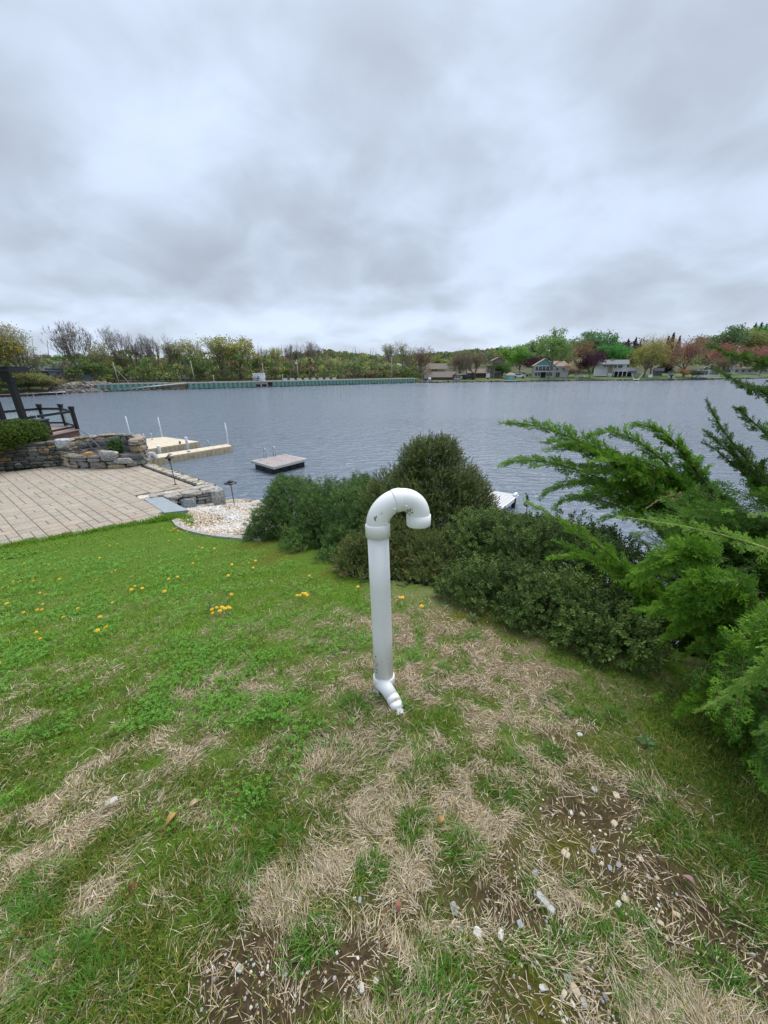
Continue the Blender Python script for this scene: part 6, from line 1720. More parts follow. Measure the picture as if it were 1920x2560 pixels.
FR = [  # control points (px, py, y) ... sprays, longest, shortest, tone, stem radius
    (((1780, 1320, 3.0), (1500, 1128, 2.85), (1270, 1057, 2.75)), 64, .20, .07, 'g', .012),
    (((1780, 1330, 3.0), (1460, 1180, 2.85), (1262, 1160, 2.75)), 58, .18, .06, 'g', .011),
    (((1780, 1360, 2.9), (1530, 1222, 2.75), (1360, 1236, 2.7)), 48, .17, .06, 'g', .010),
    (((1780, 1400, 2.9), (1540, 1262, 2.7), (1392, 1263, 2.65)), 44, .15, .055, 'g', .010),
    (((1790, 1300, 3.1), (1700, 1120, 2.95), (1580, 1062, 2.85)), 50, .17, .07, 'g', .012),
    (((1800, 1320, 3.1), (1620, 1120, 3.0), (1470, 1092, 2.9)), 54, .17, .06, 'g', .011),
    (((1820, 1320, 3.1), (1745, 1180, 3.0), (1650, 1092, 2.9)), 46, .15, .06, 'g', .010),
    (((1840, 1350, 3.0), (1790, 1235, 2.95), (1700, 1165, 2.9)), 40, .15, .06, 'd', .010),
    (((1780, 1340, 2.95), (1560, 1165, 2.8), (1370, 1105, 2.7)), 54, .17, .06, 'g', .010),
    (((1800, 1380, 2.8), (1640, 1215, 2.7), (1470, 1178, 2.65)), 50, .16, .06, 'g', .010),
    (((1800, 1430, 2.7), (1640, 1310, 2.55), (1510, 1296, 2.5)), 44, .15, .055, 'g', .009),
    (((1840, 1300, 3.05), (1810, 1250, 3.0), (1770, 1225, 3.0)), 30, .15, .06, 'd', .008),
    (((1900, 1420, 2.9), (1860, 1320, 2.85), (1800, 1262, 2.8)), 36, .15, .06, 'd', .009),
    (((1990, 1402, 1.50), (1800, 1336, 1.48), (1558, 1293, 1.52)), 40, .10, .03, 'y', .0065),
    (((2000, 1350, 1.60), (1950, 1300, 1.6), (1885, 1288, 1.6)), 22, .09, .03, 'y', .006),
    (((1790, 1690, 1.85), (1655, 1455, 1.92), (1470, 1335, 2.0), (1322, 1258, 2.1)), 60, .15, .045, 'b', .009),
    (((1800, 1700, 1.85), (1620, 1500, 1.9), (1400, 1357, 2.0)), 52, .15, .05, 'b', .009),
    (((1790, 1720, 1.80), (1610, 1600, 1.78), (1408, 1583, 1.80)), 44, .13, .04, 'b', .008),
    (((1790, 1740, 1.80), (1650, 1600, 1.84), (1560, 1400, 1.95)), 48, .14, .05, 'b', .008),
    (((1780, 1640, 1.95), (1600, 1440, 2.0), (1385, 1394, 2.05)), 48, .14, .05, 'b', .008),
    (((1820, 1760, 1.75), (1720, 1660, 1.78), (1590, 1655, 1.75)), 36, .13, .05, 'b', .008),
    (((1860, 1760, 1.70), (1760, 1700, 1.7), (1645, 1742, 1.66)), 34, .12, .05, 'b', .008),
    (((1900, 1800, 1.60), (1800, 1750, 1.6), (1700, 1780, 1.55)), 34, .11, .045, 'b', .007),
    (((1960, 1860, 1.45), (1880, 1790, 1.45), (1800, 1822, 1.40)), 34, .10, .04, 'b', .007),
    (((2020, 1960, 1.30), (1950, 1860, 1.28), (1868, 1895, 1.25)), 34, .09, .04, 'b', .007),
    (((2060, 1990, 1.25), (1980, 1890, 1.22), (1905, 1905, 1.2)), 30, .09, .04, 'b', .007),
    (((2010, 1600, .80), (1880, 1700, .84), (1745, 1776, .88)), 50, .055, .018, 'y', .0042),
    (((2010, 1790, .74), (1955, 1812, .76), (1895, 1831, .78)), 30, .045, .016, 'y', .004),
    (((2080, 950, 2.3), (1900, 906, 2.25), (1776, 867, 2.2)), 44, .13, .035, 'd', .009),
    (((2080, 1030, 2.2), (1920, 985, 2.15), (1798, 928, 2.1)), 46, .12, .04, 'd', .008),
    (((2080, 1330, 2.6), (1880, 1160, 2.5), (1772, 1012, 2.4)), 56, .16, .05, 'd', .011),
    (((2080, 1250, 2.5), (1920, 1090, 2.4), (1842, 1022, 2.35)), 44, .13, .04, 'd', .009),
    (((2060, 1340, 2.6), (1880, 1180, 2.5), (1768, 1082, 2.4)), 50, .15, .05, 'd', .009),
    (((2060, 1380, 2.6), (1900, 1220, 2.5), (1766, 1108, 2.4)), 46, .14, .045, 'd', .009),
    (((2060, 1400, 2.7), (1950, 1280, 2.6), (1862, 1186, 2.55)), 44, .15, .05, 'd', .009),
    (((2060, 1330, 2.3), (1960, 1250, 2.2), (1880, 1235, 2.2)), 34, .12, .04, 'b', .008),
]
rf = np.random.default_rng(41)
for k in range(20):
    tx_ = rf.uniform(1330, 1640); ty_ = rf.uniform(np.interp(tx_, [1330, 1500, 1640], [1095, 1085, 1095]), np.interp(tx_, [1330, 1450, 1640], [1200, 1255, 1300]))
    FR.append((((1800 + rf.normal() * 15, 1340 + rf.normal() * 25, 3.0), (tx_ * .5 + 900 + rf.normal() * 12, ty_ * .55 + 560 + rf.normal() * 10, 2.85), (tx_, ty_, 2.7 + rf.normal() * .1)), 44, .17, .06, 'b' if k % 3 == 0 else 'g', .007))
for k in range(20):
    ty_ = rf.uniform(1440, 1800); tx_ = float(np.interp(ty_, [1440, 1600, 1740, 1800], [1570, 1640, 1715, 1790])) + rf.uniform(-25, 110)
    FR.append((((tx_ + 230, ty_ + rf.uniform(-90, 20), 1.45), (tx_ + 110, ty_ + rf.uniform(-80, -10), 1.55), (tx_, ty_, 1.6)), 34, .12, .040, 'b' if k % 3 else 'g', .0022))
TONE = {'g': (JG0, JG1), 'd': (JD0, JD1), 'b': ((.09, .22, .018), (.24, .46, .036)), 'y': (JY0, JY1)}
m_ystem = material('green_stem', (.34, .36, .13), .6, .15, 20)
for (cps, n, lmx, lmn, tone, sr) in FR:
    acc, stem = Acc(), Acc()
    frond_arrays([PG(*c_) for c_ in cps], int(n * (1.25 if tone == 'y' else 2.2)), lmx, lmn, rj, SP1, *TONE[tone], acc, stem, sr, flat=(0, -.45, 1))
    b_ = obj('branch', stem, m_ystem if tone == 'y' else m_jbark, jun, True)
    obj('foliage', acc, m_jun, b_)
# the body of the bush: deep shade and lit clumps put into frond colours
acc, stem = Acc(), Acc()
cnt = 0
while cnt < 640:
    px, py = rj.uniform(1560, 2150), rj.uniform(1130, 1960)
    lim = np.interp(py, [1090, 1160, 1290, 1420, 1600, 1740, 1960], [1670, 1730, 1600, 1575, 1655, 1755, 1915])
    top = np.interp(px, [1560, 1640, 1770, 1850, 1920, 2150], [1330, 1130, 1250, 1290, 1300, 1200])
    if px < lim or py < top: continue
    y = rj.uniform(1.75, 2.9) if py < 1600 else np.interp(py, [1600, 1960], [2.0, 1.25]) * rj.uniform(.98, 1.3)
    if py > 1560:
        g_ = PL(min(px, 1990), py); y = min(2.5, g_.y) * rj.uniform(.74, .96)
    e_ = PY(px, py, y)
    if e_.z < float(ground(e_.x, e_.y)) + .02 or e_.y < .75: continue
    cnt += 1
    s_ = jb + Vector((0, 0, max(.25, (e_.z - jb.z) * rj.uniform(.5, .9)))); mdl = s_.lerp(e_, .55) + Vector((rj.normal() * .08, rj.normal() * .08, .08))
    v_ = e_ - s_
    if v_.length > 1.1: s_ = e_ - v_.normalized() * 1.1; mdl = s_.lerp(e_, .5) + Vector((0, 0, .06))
    lit_tone = rj.random() < .3; frond_arrays([s_, mdl, e_], 30, .15, .06, rj, SP2, *(((.075, .20, .016), (.20, .42, .034)) if lit_tone else ((.032, .09, .010), (.09, .21, .018))), acc, stem, .0022, t0=.08)
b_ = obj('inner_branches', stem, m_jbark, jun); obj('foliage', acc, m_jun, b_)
# two dead tan sprays
for cps in (((1700, 1255, 2.3), (1672, 1242, 2.28), (1625, 1264, 2.28)), ((1720, 1348, 2.0), (1726, 1385, 2.0), (1680, 1422, 2.0))):
    acc, stem = Acc(), Acc(); frond_arrays([PY(*c_) for c_ in cps], 16, .055, .03, rj, SP1, (.34, .29, .13), (.50, .44, .24), acc, stem, .003)
    o_ = obj('dead_spray', acc, m_jun, jun, label='dead tan spray hanging in the green branches')
# ------------------------------------------------------------------ grass, straw, clover, pebbles
m_grass = material('grass_blade', (1, 1, 1), .55, .0, 5, tint=True, trans=.28, spec=.25)
m_straw = material('dead_straw', (1, 1, 1), .7, .0, 5, tint=True, trans=.10, spec=.2)
rg2 = np.random.default_rng(99)
def scatter_ground(n, pyr, pxr=(-260, 2180), extra=0):
    """places on the lawn, thinning out with distance"""
    px = rg2.uniform(*pxr, n); py = rg2.uniform(*pyr, n)
    v = py - 1280.0
    dx, dy, dz = px - 960.0, FPX * CP - v * SP, -(FPX * SP + v * CP)
    lo = np.full(n, 1e-4); hi = np.full(n, 1e-4); done = np.zeros(n, bool)
    t_ = np.full(n, 3e-4)
    for k in range(90):
        below = EYE + dz * t_ < ground(dx * t_, dy * t_)
        newly = below & ~done; hi = np.where(newly, t_, hi); done |= below
        lo = np.where(~done, t_, lo); t_ = np.where(done, t_, t_ * 1.045)
    for k in range(16):
        m = (lo + hi) / 2; below = EYE + dz * m < ground(dx * m, dy * m); hi = np.where(below, m, hi); lo = np.where(below, lo, m)
    x, y = dx * hi, dy * hi
    k = done & (y > .12) & ~poly_in(x, y, PATIO) & ~poly_in(x, y, GRAVEL) & (np.hypot(x, y) < 13.5) & (ground(x, y) > .5)
    k &= ~((x < -5.0) & (y > 9.2))
    x, y = x[k], y[k]
    if extra:                                                   # the same lawn goes on beside and behind the photographer
        ux, uy = rg2.uniform(-4.2, 2.0, extra), rg2.uniform(-1.6, 2.6, extra)
        dd = ray_side(ux, uy); kk = dd & (rg2.random(extra) < 1 / (1 + .25 * np.hypot(ux + .5, uy - .4) ** 2))
        x, y = np.concatenate([x, ux[kk]]), np.concatenate([y, uy[kk]])
    return x, y
def ray_side(x, y):
    z = ground(x, y) - EYE; dep = y * CP - z * SP; v = (-y * SP - z * CP) / np.maximum(dep, .05) * FPX + 1280; u = x / np.maximum(dep, .05) * FPX + 960
    return (dep < .06) | (u < -255) | (u > 2175) | (v > 2755)
def blades(acc, x, y, z, L_, w, az, el, bend, c, tipc=None):
    K = len(x); h = np.stack([np.cos(az), np.sin(az), np.zeros(K)], 1); u = h * np.cos(el)[:, None] + np.array([0, 0, 1.]) * np.sin(el)[:, None]
    dn = np.stack([h[:, 0] * .5, h[:, 1] * .5, -np.ones(K)], 1)
    b = np.stack([x, y, z], 1); s = np.stack([-np.sin(az), np.cos(az), np.zeros(K)], 1)
    tw = rg2.normal(size=K) * .5; s = s * np.cos(tw)[:, None] + np.array([0, 0, 1.]) * np.sin(tw)[:, None]
    Lc, bc = L_[:, None], bend[:, None]
    m1 = b + u * Lc * .5 + dn * Lc * bc * .25; e = b + u * Lc + dn * Lc * bc; sw = s * w[:, None] / 2
    v = np.stack([b - sw, b + sw, m1 - sw * .85, m1 + sw * .85, e], 1).reshape(-1, 3)
    off = (np.arange(K) * 5)[:, None]
    q = np.array([[0, 1, 3, 2]]) + off; t = np.array([[2, 3, 4]]) + off
    tc = c if tipc is None else tipc
    cc = np.stack([c, c, (c + tc) / 2, (c + tc) / 2, tc], 1).reshape(-1, 3)
    acc.add(v, q, t, cc)
def dist_cam(x, y, z): return np.sqrt(x * x + y * y + (EYE - z) ** 2)
# --- living grass
x, y = scatter_ground(330000, (1285, 2760), extra=170000)
s, d, m = zones(x, y); hd = hedge_d(x, y)
keepp = np.clip(1 - .70 * s, .02, 1) * np.clip(1.0 - 1.05 * d, .03, 1) * np.clip(1 - .75 * m, 0, 1) * (1 - .85 * sstep(-.06, .12, hd))
clump_ = fbm(x * 7 + 2, y * 7 + 9, 3); nearf = 1 - sstep(1.5, 3.2, np.hypot(x, y))
keepp *= 1 - nearf * .75 * (1 - sstep(.40, .58, clump_)) * (1 - sstep(.75, 1.1, x))
k = rg2.random(len(x)) < keepp; x, y, clump_ = x[k], y[k], clump_[k]; z = gz(x, y); D_ = dist_cam(x, y, z); K = len(x)
shade_ = sstep(.9, 1.5, x)                                     # mask of the lawn shaded by the juniper, applied to no colour
lush = sstep(1.7, 3.2, y - .35 * x)
L_ = rg2.uniform(.022, .050, K) * (1 + .35 * lush) * (.75 + .6 * clump_); w = np.maximum(.0024, .00120 * D_) * rg2.uniform(.7, 1.2, K)
az = rg2.uniform(0, 6.28, K) ; el = np.radians(np.clip(rg2.normal(60, 20, K), 12, 88)); bend = rg2.uniform(.05, .45, K)
hue = fbm(x * 1.7 + 7, y * 1.7, 3)[:, None]; r_ = rg2.random((K, 1))
c = np.array([.110, .245, .012]) * (1 - hue) + np.array([.225, .355, .030]) * hue
c = c * (.65 + .7 * r_) * (1 - (1 - lush[:, None]) * np.array([.30, .36, .0])); yel = (rg2.random((K, 1)) < .09 + .26 * (1 - lush[:, None]) * nearf[k][:, None]); c = np.where(yel, np.array([.27, .26, .06]) * (.6 + .7 * r_), c)
c = np.where((rg2.random((K, 1)) < .10), np.array([.04, .15, .02]) * (.7 + .6 * r_), c)
ga = Acc(); blades(ga, x, y, z - .004, L_, w, az, el, bend, c, c * np.array([1.25, 1.18, 1.15]))
# --- longer blades hanging over the paving edge
ed = [Vector((-9.0, 6.85, 0)), Vector((-8.36, 7.24, 0)), Vector((-7.1, 7.97, 0)), Vector((-5.9, 8.74, 0)), Vector((-5.6, 9.0, 0)), Vector((-5.15, 9.0, 0)), Vector((-4.7, 8.3, 0))]
n = 5200; si = rg2.integers(0, len(ed) - 1, n); tt = rg2.random(n); e0_ = np.array([tuple(p_) for p_ in ed]); pxy = e0_[si] * (1 - tt)[:, None] + e0_[si + 1] * tt[:, None]
ex, ey = pxy[:, 0] + rg2.normal(0, .07, n), pxy[:, 1] + rg2.normal(-.05, .09, n); r_ = rg2.random((n, 1)); c = (np.array([.10, .235, .012]) * (1 - r_) + np.array([.20, .34, .03]) * r_)
blades(ga, ex, ey, np.maximum(gz(ex, ey), 1.19), rg2.uniform(.05, .13, n), np.full(n, .010), rg2.uniform(0, 6.28, n), np.radians(rg2.uniform(45, 88, n)), rg2.uniform(.05, .4, n), c, c * 1.15)
# --- tufts of fresh grass in the worn part
TUFT = [(790, 2355, .055, 150), (1070, 2390, .04, 90), (1130, 2385, .04, 90), (735, 2395, .045, 80), (1040, 2060, .055, 160), (1160, 2120, .06, 170), (1250, 1960, .05, 120), (1300, 1990, .04, 80), (1380, 1880, .05, 120), (1290, 1905, .05, 110),
        (1050, 1935, .05, 100), (1095, 1905, .04, 80), (920, 2190, .05, 110), (700, 2110, .06, 170), (930, 2170, .045, 90), (1080, 2520, .06, 110), (990, 2500, .05, 90), (1120, 2480, .06, 120), (1510, 2360, .05, 110), (1400, 2355, .045, 100), (1660, 2440, .05, 120),
        (1620, 2560, .06, 140), (1590, 2330, .05, 100), (1450, 2220, .045, 90), (1620, 1990, .055, 130), (1690, 2080, .06, 150), (1310, 2390, .04, 60), (1395, 2420, .04, 60), (1870, 2300, .06, 120), (1790, 2420, .05, 100), (1820, 2480, .05, 90), (880, 1760, .06, 150), (1010, 1770, .04, 80),
        (1100, 1680, .05, 100), (1085, 1720, .05, 100), (1180, 1600, .05, 80), (760, 1720, .05, 120), (720, 1760, .05, 110), (590, 2230, .07, 170), (150, 2440, .09, 260), (240, 2510, .08, 220), (110, 2220, .08, 200), (60, 2330, .08, 200), (270, 2330, .06, 120),
        (620, 2160, .05, 120), (640, 2020, .06, 150), (120, 1830, .06, 150), (340, 1830, .04, 80), (660, 1810, .06, 150), (830, 1860, .04, 80), (960, 1870, .04, 70), (1340, 2240, .04, 60), (1840, 2150, .06, 130), (1540, 1790, .05, 110), (1470, 1790, .05, 90), (1380, 1750, .05, 90)]
for (px, py, r_t, n) in TUFT:
    c_ = PL(px, py); n = int(n * 1.5)
    an = rg2.uniform(0, 6.28, n); rr_ = r_t * np.sqrt(rg2.random(n)) * .8
    tx, ty = c_.x + rr_ * np.cos(an), c_.y + rr_ * np.sin(an) * .8; tz = gz(tx, ty)
    el = np.radians(np.clip(82 - 45 * rr_ / r_t + rg2.normal(0, 9, n), 15, 88)); r_ = rg2.random((n, 1))
    c = (np.array([.06, .175, .016]) * (1 - r_) + np.array([.13, .29, .04]) * r_)
    blades(ga, tx, ty, tz - .003, rg2.uniform(.5, 1.1, n) * min(.085, r_t * 1.15), np.full(n, .0021), an + rg2.normal(0, .5, n), el, rg2.uniform(.1, .5, n), c, c * 1.2)
g_ = obj('lawn_grass', ga, m_grass, kind='stuff'); g_['label'] = 'short living green grass of the lawn'
# --- dead straw, combed and matted
x, y = scatter_ground(340000, (1420, 2760), extra=110000)
s, d, m = zones(x, y); hd = hedge_d(x, y); nearf = 1 - sstep(1.8, 3.4, np.hypot(x, y))
pr_ = np.clip(s * 1.0, 0, 1) ** 1.7 * np.clip(1.1 - 1.1 * d, .08, 1) * (1 - .7 * m) + .025 * nearf
pr_ *= (1 - .8 * sstep(-.02, .15, hd)) * (1 - .92 * sstep(.7, 1.15, x + .25 * (y - 1)))
k = rg2.random(len(x)) < pr_; x, y = x[k], y[k]; z = gz(x, y); D_ = dist_cam(x, y, z); K = len(x)
flow = fbm(x * 4.3 + 31, y * 4.3 + 12, 2) * 14 + 1.2
az = flow + rg2.normal(0, .55, K); az = np.where(rg2.random(K) < .22, rg2.uniform(0, 6.28, K), az)
el = np.radians(np.clip(rg2.normal(13, 13, K), 0, 55)); L_ = rg2.uniform(.015, .050, K) * rg2.uniform(.7, 1.15, K); bend = rg2.uniform(0.02, .22, K)
r_ = rg2.random((K, 1)); pal = np.array([(.40, .32, .19), (.50, .42, .28), (.34, .28, .19), (.56, .49, .36), (.44, .38, .29), (.30, .22, .11)])
c = pal[rg2.integers(0, len(pal), K)] * (.74 + .74 * r_)
sa = Acc(); blades(sa, x, y, z + rg2.uniform(.0, .016, K), L_, np.maximum(.0015, .00085 * D_) * rg2.uniform(.7, 1.3, K), az, el, bend, c)
o_ = obj('dead_straw', sa, m_straw, kind='stuff'); o_['label'] = 'matted dead straw between the living grass'
# --- clover and low weeds in the lush part
x, y = scatter_ground(52000, (1380, 2100), (-200, 1050)); s, d, m = zones(x, y)
cl = fbm(x * 3.5 + 3, y * 3.5 + 60, 3)
k = (rg2.random(len(x)) < sstep(.42, .62, cl) * np.clip(1 - s * 1.3, 0, 1) * (1 - d) * sstep(.7, 1.7, y)) & (hedge_d(x, y) < -.05); x, y = x[k], y[k]; z = gz(x, y); K = len(x); D_ = dist_cam(x, y, z)
pv, pq = [], []
for i in range(3):
    a_ = i * 2.094; dd = np.array([math.cos(a_), math.sin(a_), 0]); ss = np.array([-dd[1], dd[0], 0]); n0 = len(pv)
    pv += [np.zeros(3), dd * .6 + ss * .42 + np.array([0, 0, .12]), dd * 1.0 + np.array([0, 0, .02]), dd * .6 - ss * .42 + np.array([0, 0, .12])]; pq.append((n0, n0 + 1, n0 + 2, n0 + 3))
an = rg2.uniform(0, 6.28, K); sz = np.maximum(.0085, .0030 * D_) * rg2.uniform(.7, 1.3, K)
nrm = unit(np.stack([rg2.normal(size=K) * .3, rg2.normal(size=K) * .3 - .1, np.ones(K)], 1)); xx = unit(np.cross(nrm, np.stack([np.cos(an), np.sin(an), np.zeros(K)], 1))); yy = np.cross(nrm, xx)
M = np.stack([xx, yy, nrm], 2) * sz[:, None, None]
c = (np.array([.07, .20, .018]) + rg2.random((K, 1)) * np.array([.11, .20, .03]))
ca = Acc(); ca.inst(np.array(pv), pq, None, M, np.stack([x, y, z + rg2.uniform(.018, .042, K)], 1), c)
o_ = obj('clover_leaves', ca, m_grass, kind='stuff'); o_['label'] = 'clover leaves spread through the green lawn'
# --- fine grit and small pebbles
x, y = scatter_ground(60000, (1650, 2760), (500, 2150)); s, d, m = zones(x, y); pb = field(PEBBLE, x, y)
k = rg2.random(len(x)) < np.clip(pb * .15 + d * .05 + .008, 0, 1) * np.where(fbm(x * 8, y * 8, 3) > .45, 1, .45); x, y = x[k], y[k]; z = gz(x, y); K = len(x)
v0s = stone_acc(1, 1, 1, 3, (1, 1, 1), .18, 3); v0, q0 = np.concatenate(v0s.v), np.concatenate(v0s.q)
pal = np.array([(.46, .42, .35), (.55, .47, .34), (.38, .37, .35), (.60, .56, .50), (.30, .26, .21), (.50, .36, .24), (.42, .43, .43)])
szs = .0026 + .0055 * rg2.random(K) ** 3.4
M = frames(rg2.normal(size=(K, 3))) * szs[:, None, None]; M = M * np.array([1, 1, .62])[None, :, None]
pa_ = Acc(); pa_.inst(v0, q0, None, M, np.stack([x, y, z + szs * .22], 1), pal[rg2.integers(0, len(pal), K)] * rg2.uniform(.7, 1.15, (K, 1)))
o_ = obj('small_pebbles', pa_, m_rip, kind='stuff'); o_['label'] = 'fine grit and small pebbles on the bare dirt'
# --- single stones big enough to pick out
m_peb = material('pebble_stone', (1, 1, 1), .8, .12, 60, .2, 200, tint=True)
SING = [(1135, 2276, 34, 'G', 'long grey pebble on bare dirt below the straw'), (1137, 2315, 22, 'T', 'tan squarish pebble beside two grey pebbles'), (1148, 2322, 22, 'G', None), (1195, 2336, 32, 'W', 'white rough pebble above the pair of fresh grass tufts'), (1250, 2345, 30, 'W', None),
        (1363, 2258, 46, 'L', 'long pale grey splinter stone at the gravelly patch'), (1373, 2325, 24, 'T', 'tan oval pebble right below the long splinter'), (1340, 2180, 22, 'G', None), (1415, 2132, 28, 'T', 'large cream pebble with a pointed end'), (1536, 2058, 22, 'T', None), (1486, 1972, 20, 'W', None), (1540, 1990, 22, 'T', None),
        (1546, 2164, 20, 'G', None), (1562, 2250, 22, 'T', 'round cream pebble in the middle of the bare dirt'), (1545, 2262, 22, 'W', None), (1620, 2196, 16, 'W', None), (1640, 2200, 14, 'T', None), (1436, 2482, 28, 'T', 'biggest cream oval pebble near the lower edge'), (1356, 2476, 22, 'W', None), (1408, 2490, 18, 'T', None), (1458, 2513, 22, 'W', None),
        (1512, 2495, 16, 'G', None), (1420, 2455, 24, 'G', None), (1650, 2310, 18, 'T', None), (1690, 2288, 18, 'T', None), (1298, 2320, 20, 'G', None), (1560, 1945, 18, 'W', None), (1430, 2025, 18, 'W', None), (1458, 2030, 16, 'T', None), (1180, 2395, 16, 'W', None), (900, 2258, 18, 'G', None), (600, 2425, 22, 'W', 'white pebble on the dark dirt at the lower left'),
        (1450, 1835, 20, 'W', None), (1210, 1900, 16, 'W', None), (282, 2012, 34, 'W', 'pale chip of stone lying in the grass at the left'), (1485, 2125, 18, 'G', None), (1600, 2150, 18, 'T', None), (1525, 2170, 16, 'G', None), (1505, 2158, 14, 'T', None), (1300, 2420, 14, 'T', None), (940, 2462, 16, 'W', None), (905, 2482, 22, 'W', None)]
for i, (px, py, sz, kd, lb) in enumerate(SING):
    c_ = PL(px, py); mm = sz * (c_ - Vector((0, 0, EYE))).length / 1050.0 * .56
    col = {'G': (.28, .30, .31), 'T': (.46, .38, .27), 'W': (.48, .47, .43), 'L': (.44, .45, .44)}[kd]
    sx = (mm * 1.5, mm * .5, mm * .4) if kd == 'L' else (mm, mm * random.uniform(.6, .9), mm * random.uniform(.4, .6))
    o_ = obj('pebble', stone_acc(*sx, 900 + i, col, .16, 4), m_peb, None, loc=(c_.x, c_.y, float(gz(c_.x, c_.y)) + sx[2] * .25), rot=(0, 0, -.9 if kd == 'L' else random.uniform(0, 6)))
    tag(o_, lb or 'small %s pebble %s' % ({'G': 'grey', 'T': 'cream', 'W': 'white'}[kd], 'at the gravelly patch below the long splinter stone' if px < 1380 and py > 2150 else 'near the lower edge by the moss' if py > 2380 else 'on the upper end of the dirt strip' if py < 2080 else 'on the dark dirt strip towards the juniper'), 'pebble', 'loose pebbles on the bare dirt')
# --- dandelions
m_dand = material('dandelion_yellow', (.80, .50, .015), .6, .12, 60, trans=.1); m_stalk = material('dandelion_stalk', (.20, .24, .07), .7, .1, 20)
def dandelion_meshes(seed):
    rr = np.random.default_rng(seed); a = Acc(); pv, pq = [], []
    for ringi, (n, r0, r1, zz) in enumerate(((18, .004, .019, .000), (14, .003, .014, .004), (9, .001, .008, .0065))):
        for k in range(n):
            an = 6.28 * k / n + ringi * .2 + rr.normal() * .05; d = np.array([math.cos(an), math.sin(an), 0]); s_ = np.array([-d[1], d[0], 0]) * .0022; k0 = len(pv)
            pv += [d * r0 - s_ * .6 + np.array([0, 0, zz]), d * r0 + s_ * .6 + np.array([0, 0, zz]), d * r1 + s_ + np.array([0, 0, zz + .001]), d * r1 - s_ + np.array([0, 0, zz + .001])]; pq.append((k0, k0 + 1, k0 + 2, k0 + 3))
    a.add(np.array(pv), pq); h = a.mesh('flower_head'); h.materials.append(m_dand)
    b = Acc(); tube(b, [(0, 0, -.07), (.002, 0, -.03), (0, 0, 0)], .0016, 5); lathe(b, [(.0015, -.012), (.006, -.006), (.005, 0)], 8); s_ = b.mesh('stalk'); s_.materials.append(m_stalk)
    return h, s_
DM = [dandelion_meshes(1), dandelion_meshes(2)]
DAND = {  # label: places
    'yellow dandelion flower in the little bunch beside the tall leafy weed': [(533, 1531), (558, 1523), (572, 1519), (566, 1530), (545, 1527), (535, 1540), (577, 1524), (552, 1530)],
    'yellow dandelion flower in the bunch between the pipe and the leafy weed': [(745, 1494), (752, 1493), (765, 1491), (759, 1496), (770, 1494)],
    'yellow dandelion flower clustered at the corner of the gravel bed': [(434, 1298), (436, 1305), (433, 1312), (437, 1318), (432, 1323), (440, 1320), (445, 1320), (449, 1322), (455, 1323), (428, 1321), (442, 1315)],
    'yellow dandelion flower of the tight pair at the left of the lawn': [(97, 1525), (110, 1528), (112, 1516)],
    'yellow dandelion flower scattered in the green lawn': [(15, 1397), (45, 1401), (64, 1407), (124, 1408), (15, 1435), (36, 1452), (56, 1453), (88, 1456), (27, 1472), (12, 1478), (4, 1501), (25, 1518), (66, 1538), (164, 1549), (199, 1526), (287, 1517), (101, 1597), (108, 1606), (250, 1582), (252, 1592), (256, 1552),
        (8, 1675), (3, 1685), (332, 1477), (358, 1470), (424, 1447), (447, 1447), (415, 1482), (485, 1411), (581, 1489), (243, 1450), (152, 1450), (103, 1482), (119, 1489), (128, 1365), (251, 1391), (276, 1361), (295, 1356), (262, 1348), (424, 1348), (450, 1345), (480, 1344), (392, 1320), (407, 1317), (470, 1327), (512, 1348),
        (500, 1370), (507, 1368), (538, 1374), (493, 1395), (625, 1412), (634, 1419), (572, 1437), (641, 1408), (775, 1448), (895, 1467), (1006, 1499), (999, 1505), (1053, 1530), (581, 1411), (282, 1430), (292, 1429), (340, 1465), (272, 1583)]}
for lb, pts_ in DAND.items():
    for i, (px, py) in enumerate(pts_):
        py = max(py, 1316)
        g0 = PL(px, py + 8 + 250 / max(60, py - 1240)); hgt = random.uniform(.045, .085); D_ = (g0 - Vector((0, 0, EYE))).length
        lb_ = lb
        if 'scattered' in lb:
            lb_ = 'yellow dandelion flower ' + ('in the grass strip along the patio edge' if py < 1400 and px < 300 else 'in the grass near the gravel bed edging' if py < 1400 and px > 300 and px < 560 else 'beside the foot of the dark shrubs' if px > 560 else 'at the far left of the lawn near the patio' if px < 80 and py < 1545 else 'standing alone in the lower left grass' if py > 1545 else 'scattered in the middle of the green lawn')
        t_ = thing('dandelion', lb_, 'dandelion', (g0.x, g0.y, float(gz(g0.x, g0.y)) + hgt), random.uniform(0, 6), 'dandelions in the lawn'); sc = random.uniform(.6, 1.0)
        t_.scale = (sc, sc, 1.0); t_.rotation_euler = (random.uniform(.0, .45), random.uniform(-.3, .3), random.uniform(-1, 1))
        h, s_ = DM[i % 2]; link('flower_head', h, t_); link('stalk', s_, t_)
# --- tall leafy weed and other single plants, fallen leaves
def rosette(name, label, px, py, n, ll, lw, el, col, cat='weed', stem=.0):
    c_ = PL(px, py); t_ = thing(name, label, cat, c_); a = Acc(); K = n
    for i in range(n):
        an = i * 2.4; f = i / n; d = Vector((math.cos(an), math.sin(an), 0)); e_ = R(el + 25 * f); b_ = Vector((0, 0, stem * f)); l_ = ll * random.uniform(.8, 1.1) * (1 - .35 * f)
        u = d * math.cos(e_) + Vector((0, 0, math.sin(e_))); s_ = Vector((-d.y, d.x, 0)) * lw / 2; m_ = b_ + u * l_ * .55; tip = b_ + u * l_ + Vector((0, 0, -l_ * .15))
        a.add([tuple(b_), tuple(m_ + s_), tuple(tip), tuple(m_ - s_)], [(0, 1, 2, 3)], None, np.array(col) * random.uniform(.8, 1.2))
    obj('leaves', a, m_grass, t_)
    b = Acc(); tube(b, [(0, 0, -.02), (0, 0, stem + .01)], .003, 5); obj('stem', b, m_stalk, t_)
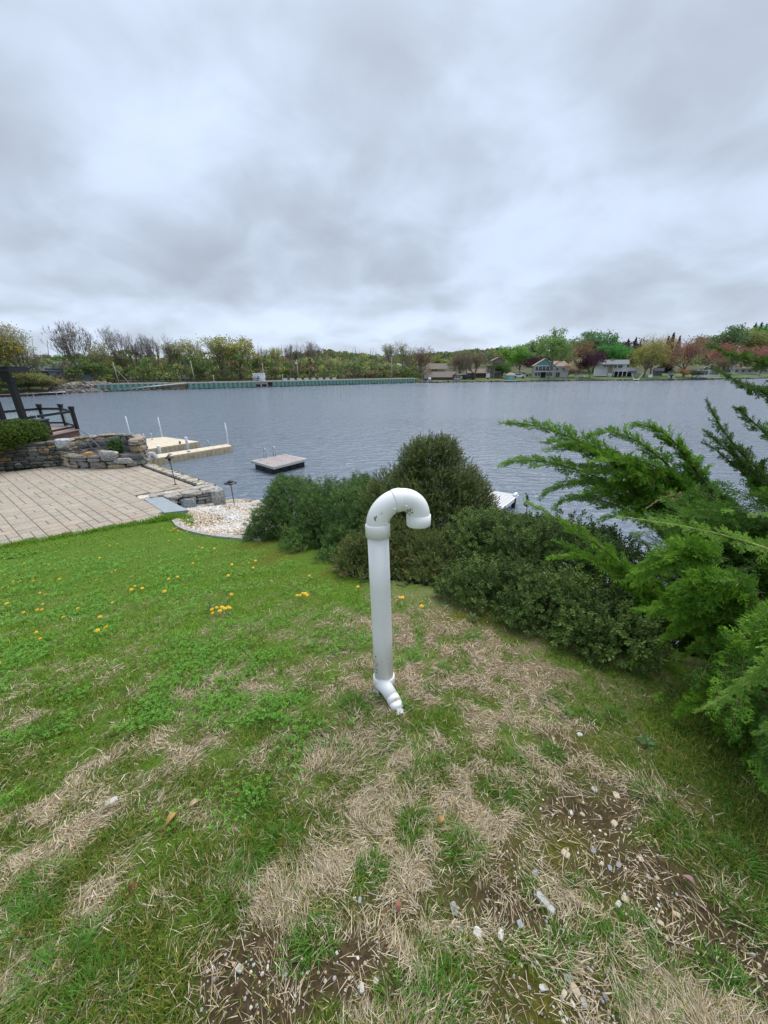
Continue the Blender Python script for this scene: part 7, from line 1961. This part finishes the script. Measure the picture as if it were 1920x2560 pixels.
rosette('leafy_weed', 'tall pale leafy weed standing beside the dandelion bunch', 527, 1527, 15, .075, .018, 18, (.14, .22, .08), stem=.10)
rosette('broad_weed', 'flat broad leaved weed at the edge of the worn straw', 1415, 1787, 7, .05, .02, 25, (.10, .20, .04), stem=.02)
rosette('small_weed', 'low weed on the shaded grass below the juniper', 1615, 1862, 8, .045, .02, 15, (.07, .17, .05), stem=.02)
rosette('pointed_weed', 'small pointed weed with a yellow flower in front of the holly mound', 1180, 1550, 9, .07, .018, 25, (.12, .19, .08), stem=.03)
def fallen(label, px, py, ll, lw, col, rz, name='fallen_leaf'):
    c_ = PL(px, py); a = Acc(); n = 5; v, q = [], []
    for i in range(n + 1):
        f = i / n; w_ = lw * math.sin(math.pi * min(.97, .08 + .9 * f)) / 2; zc = .012 * math.sin(f * 3) * (1 + 0 * f)
        v += [(-w_, ll * (f - .5), zc + w_ * .45), (0, ll * (f - .5), zc), (w_, ll * (f - .5), zc + w_ * .35)]
    for i in range(n):
        for j in (0, 1): q.append((i * 3 + j, i * 3 + j + 1, i * 3 + j + 4, i * 3 + j + 3))
    tube(a, [(0, -ll * .5, .002), (0, -ll * .75, .004)], .0012, 4, (.4, .3, .15)); a.add(v, q, None, col)
    o_ = obj(name, a, m_straw, None, loc=(c_.x, c_.y, float(gz(c_.x, c_.y)) + .016), rot=(.1, .1, rz)); tag(o_, label, 'leaf')
fallen('fallen yellow brown leaf lying in the grass at the left', 434, 2060, .045, .02, (.42, .27, .08), -.5)
fallen('small rusty red leaf among straw at the lower left', 342, 2236, .03, .013, (.17, .06, .03), -.6)
fallen('pinkish red leaf lying in the straw at the right', 1716, 2214, .034, .017, (.32, .19, .18), .8)
fallen('tiny red leaf beside the round mossy stone', 995, 2276, .026, .016, (.30, .13, .10), .1)
fallen('orange chip of leaf in the straw right of the grass tuft', 1102, 2058, .03, .018, (.42, .25, .10), -.9)
fallen('curled tan leaf lying in the straw above the clover', 490, 2020, .045, .018, (.48, .36, .22), -1.0)
fallen('brown dry leaf under the hedge behind the vent pipe', 858, 1440, .10, .06, (.28, .13, .08), .4)
fallen('second brown dry leaf under the hedge nearer the lawn', 840, 1432, .11, .05, (.36, .24, .18), 1.2)
fallen('rusty dry leaf caught in the holly mound', 1380, 1441, .05, .03, (.25, .11, .06), 1.0)
bpy.data.objects[-1] if False else None
tag(put_stone(None, PL(958, 2290), (.026, .026, .026), .2, name='mossy_stone', col=(.16, .10, .02), lump=.1), 'round mossy brown stone sitting in the worn straw', 'stone')
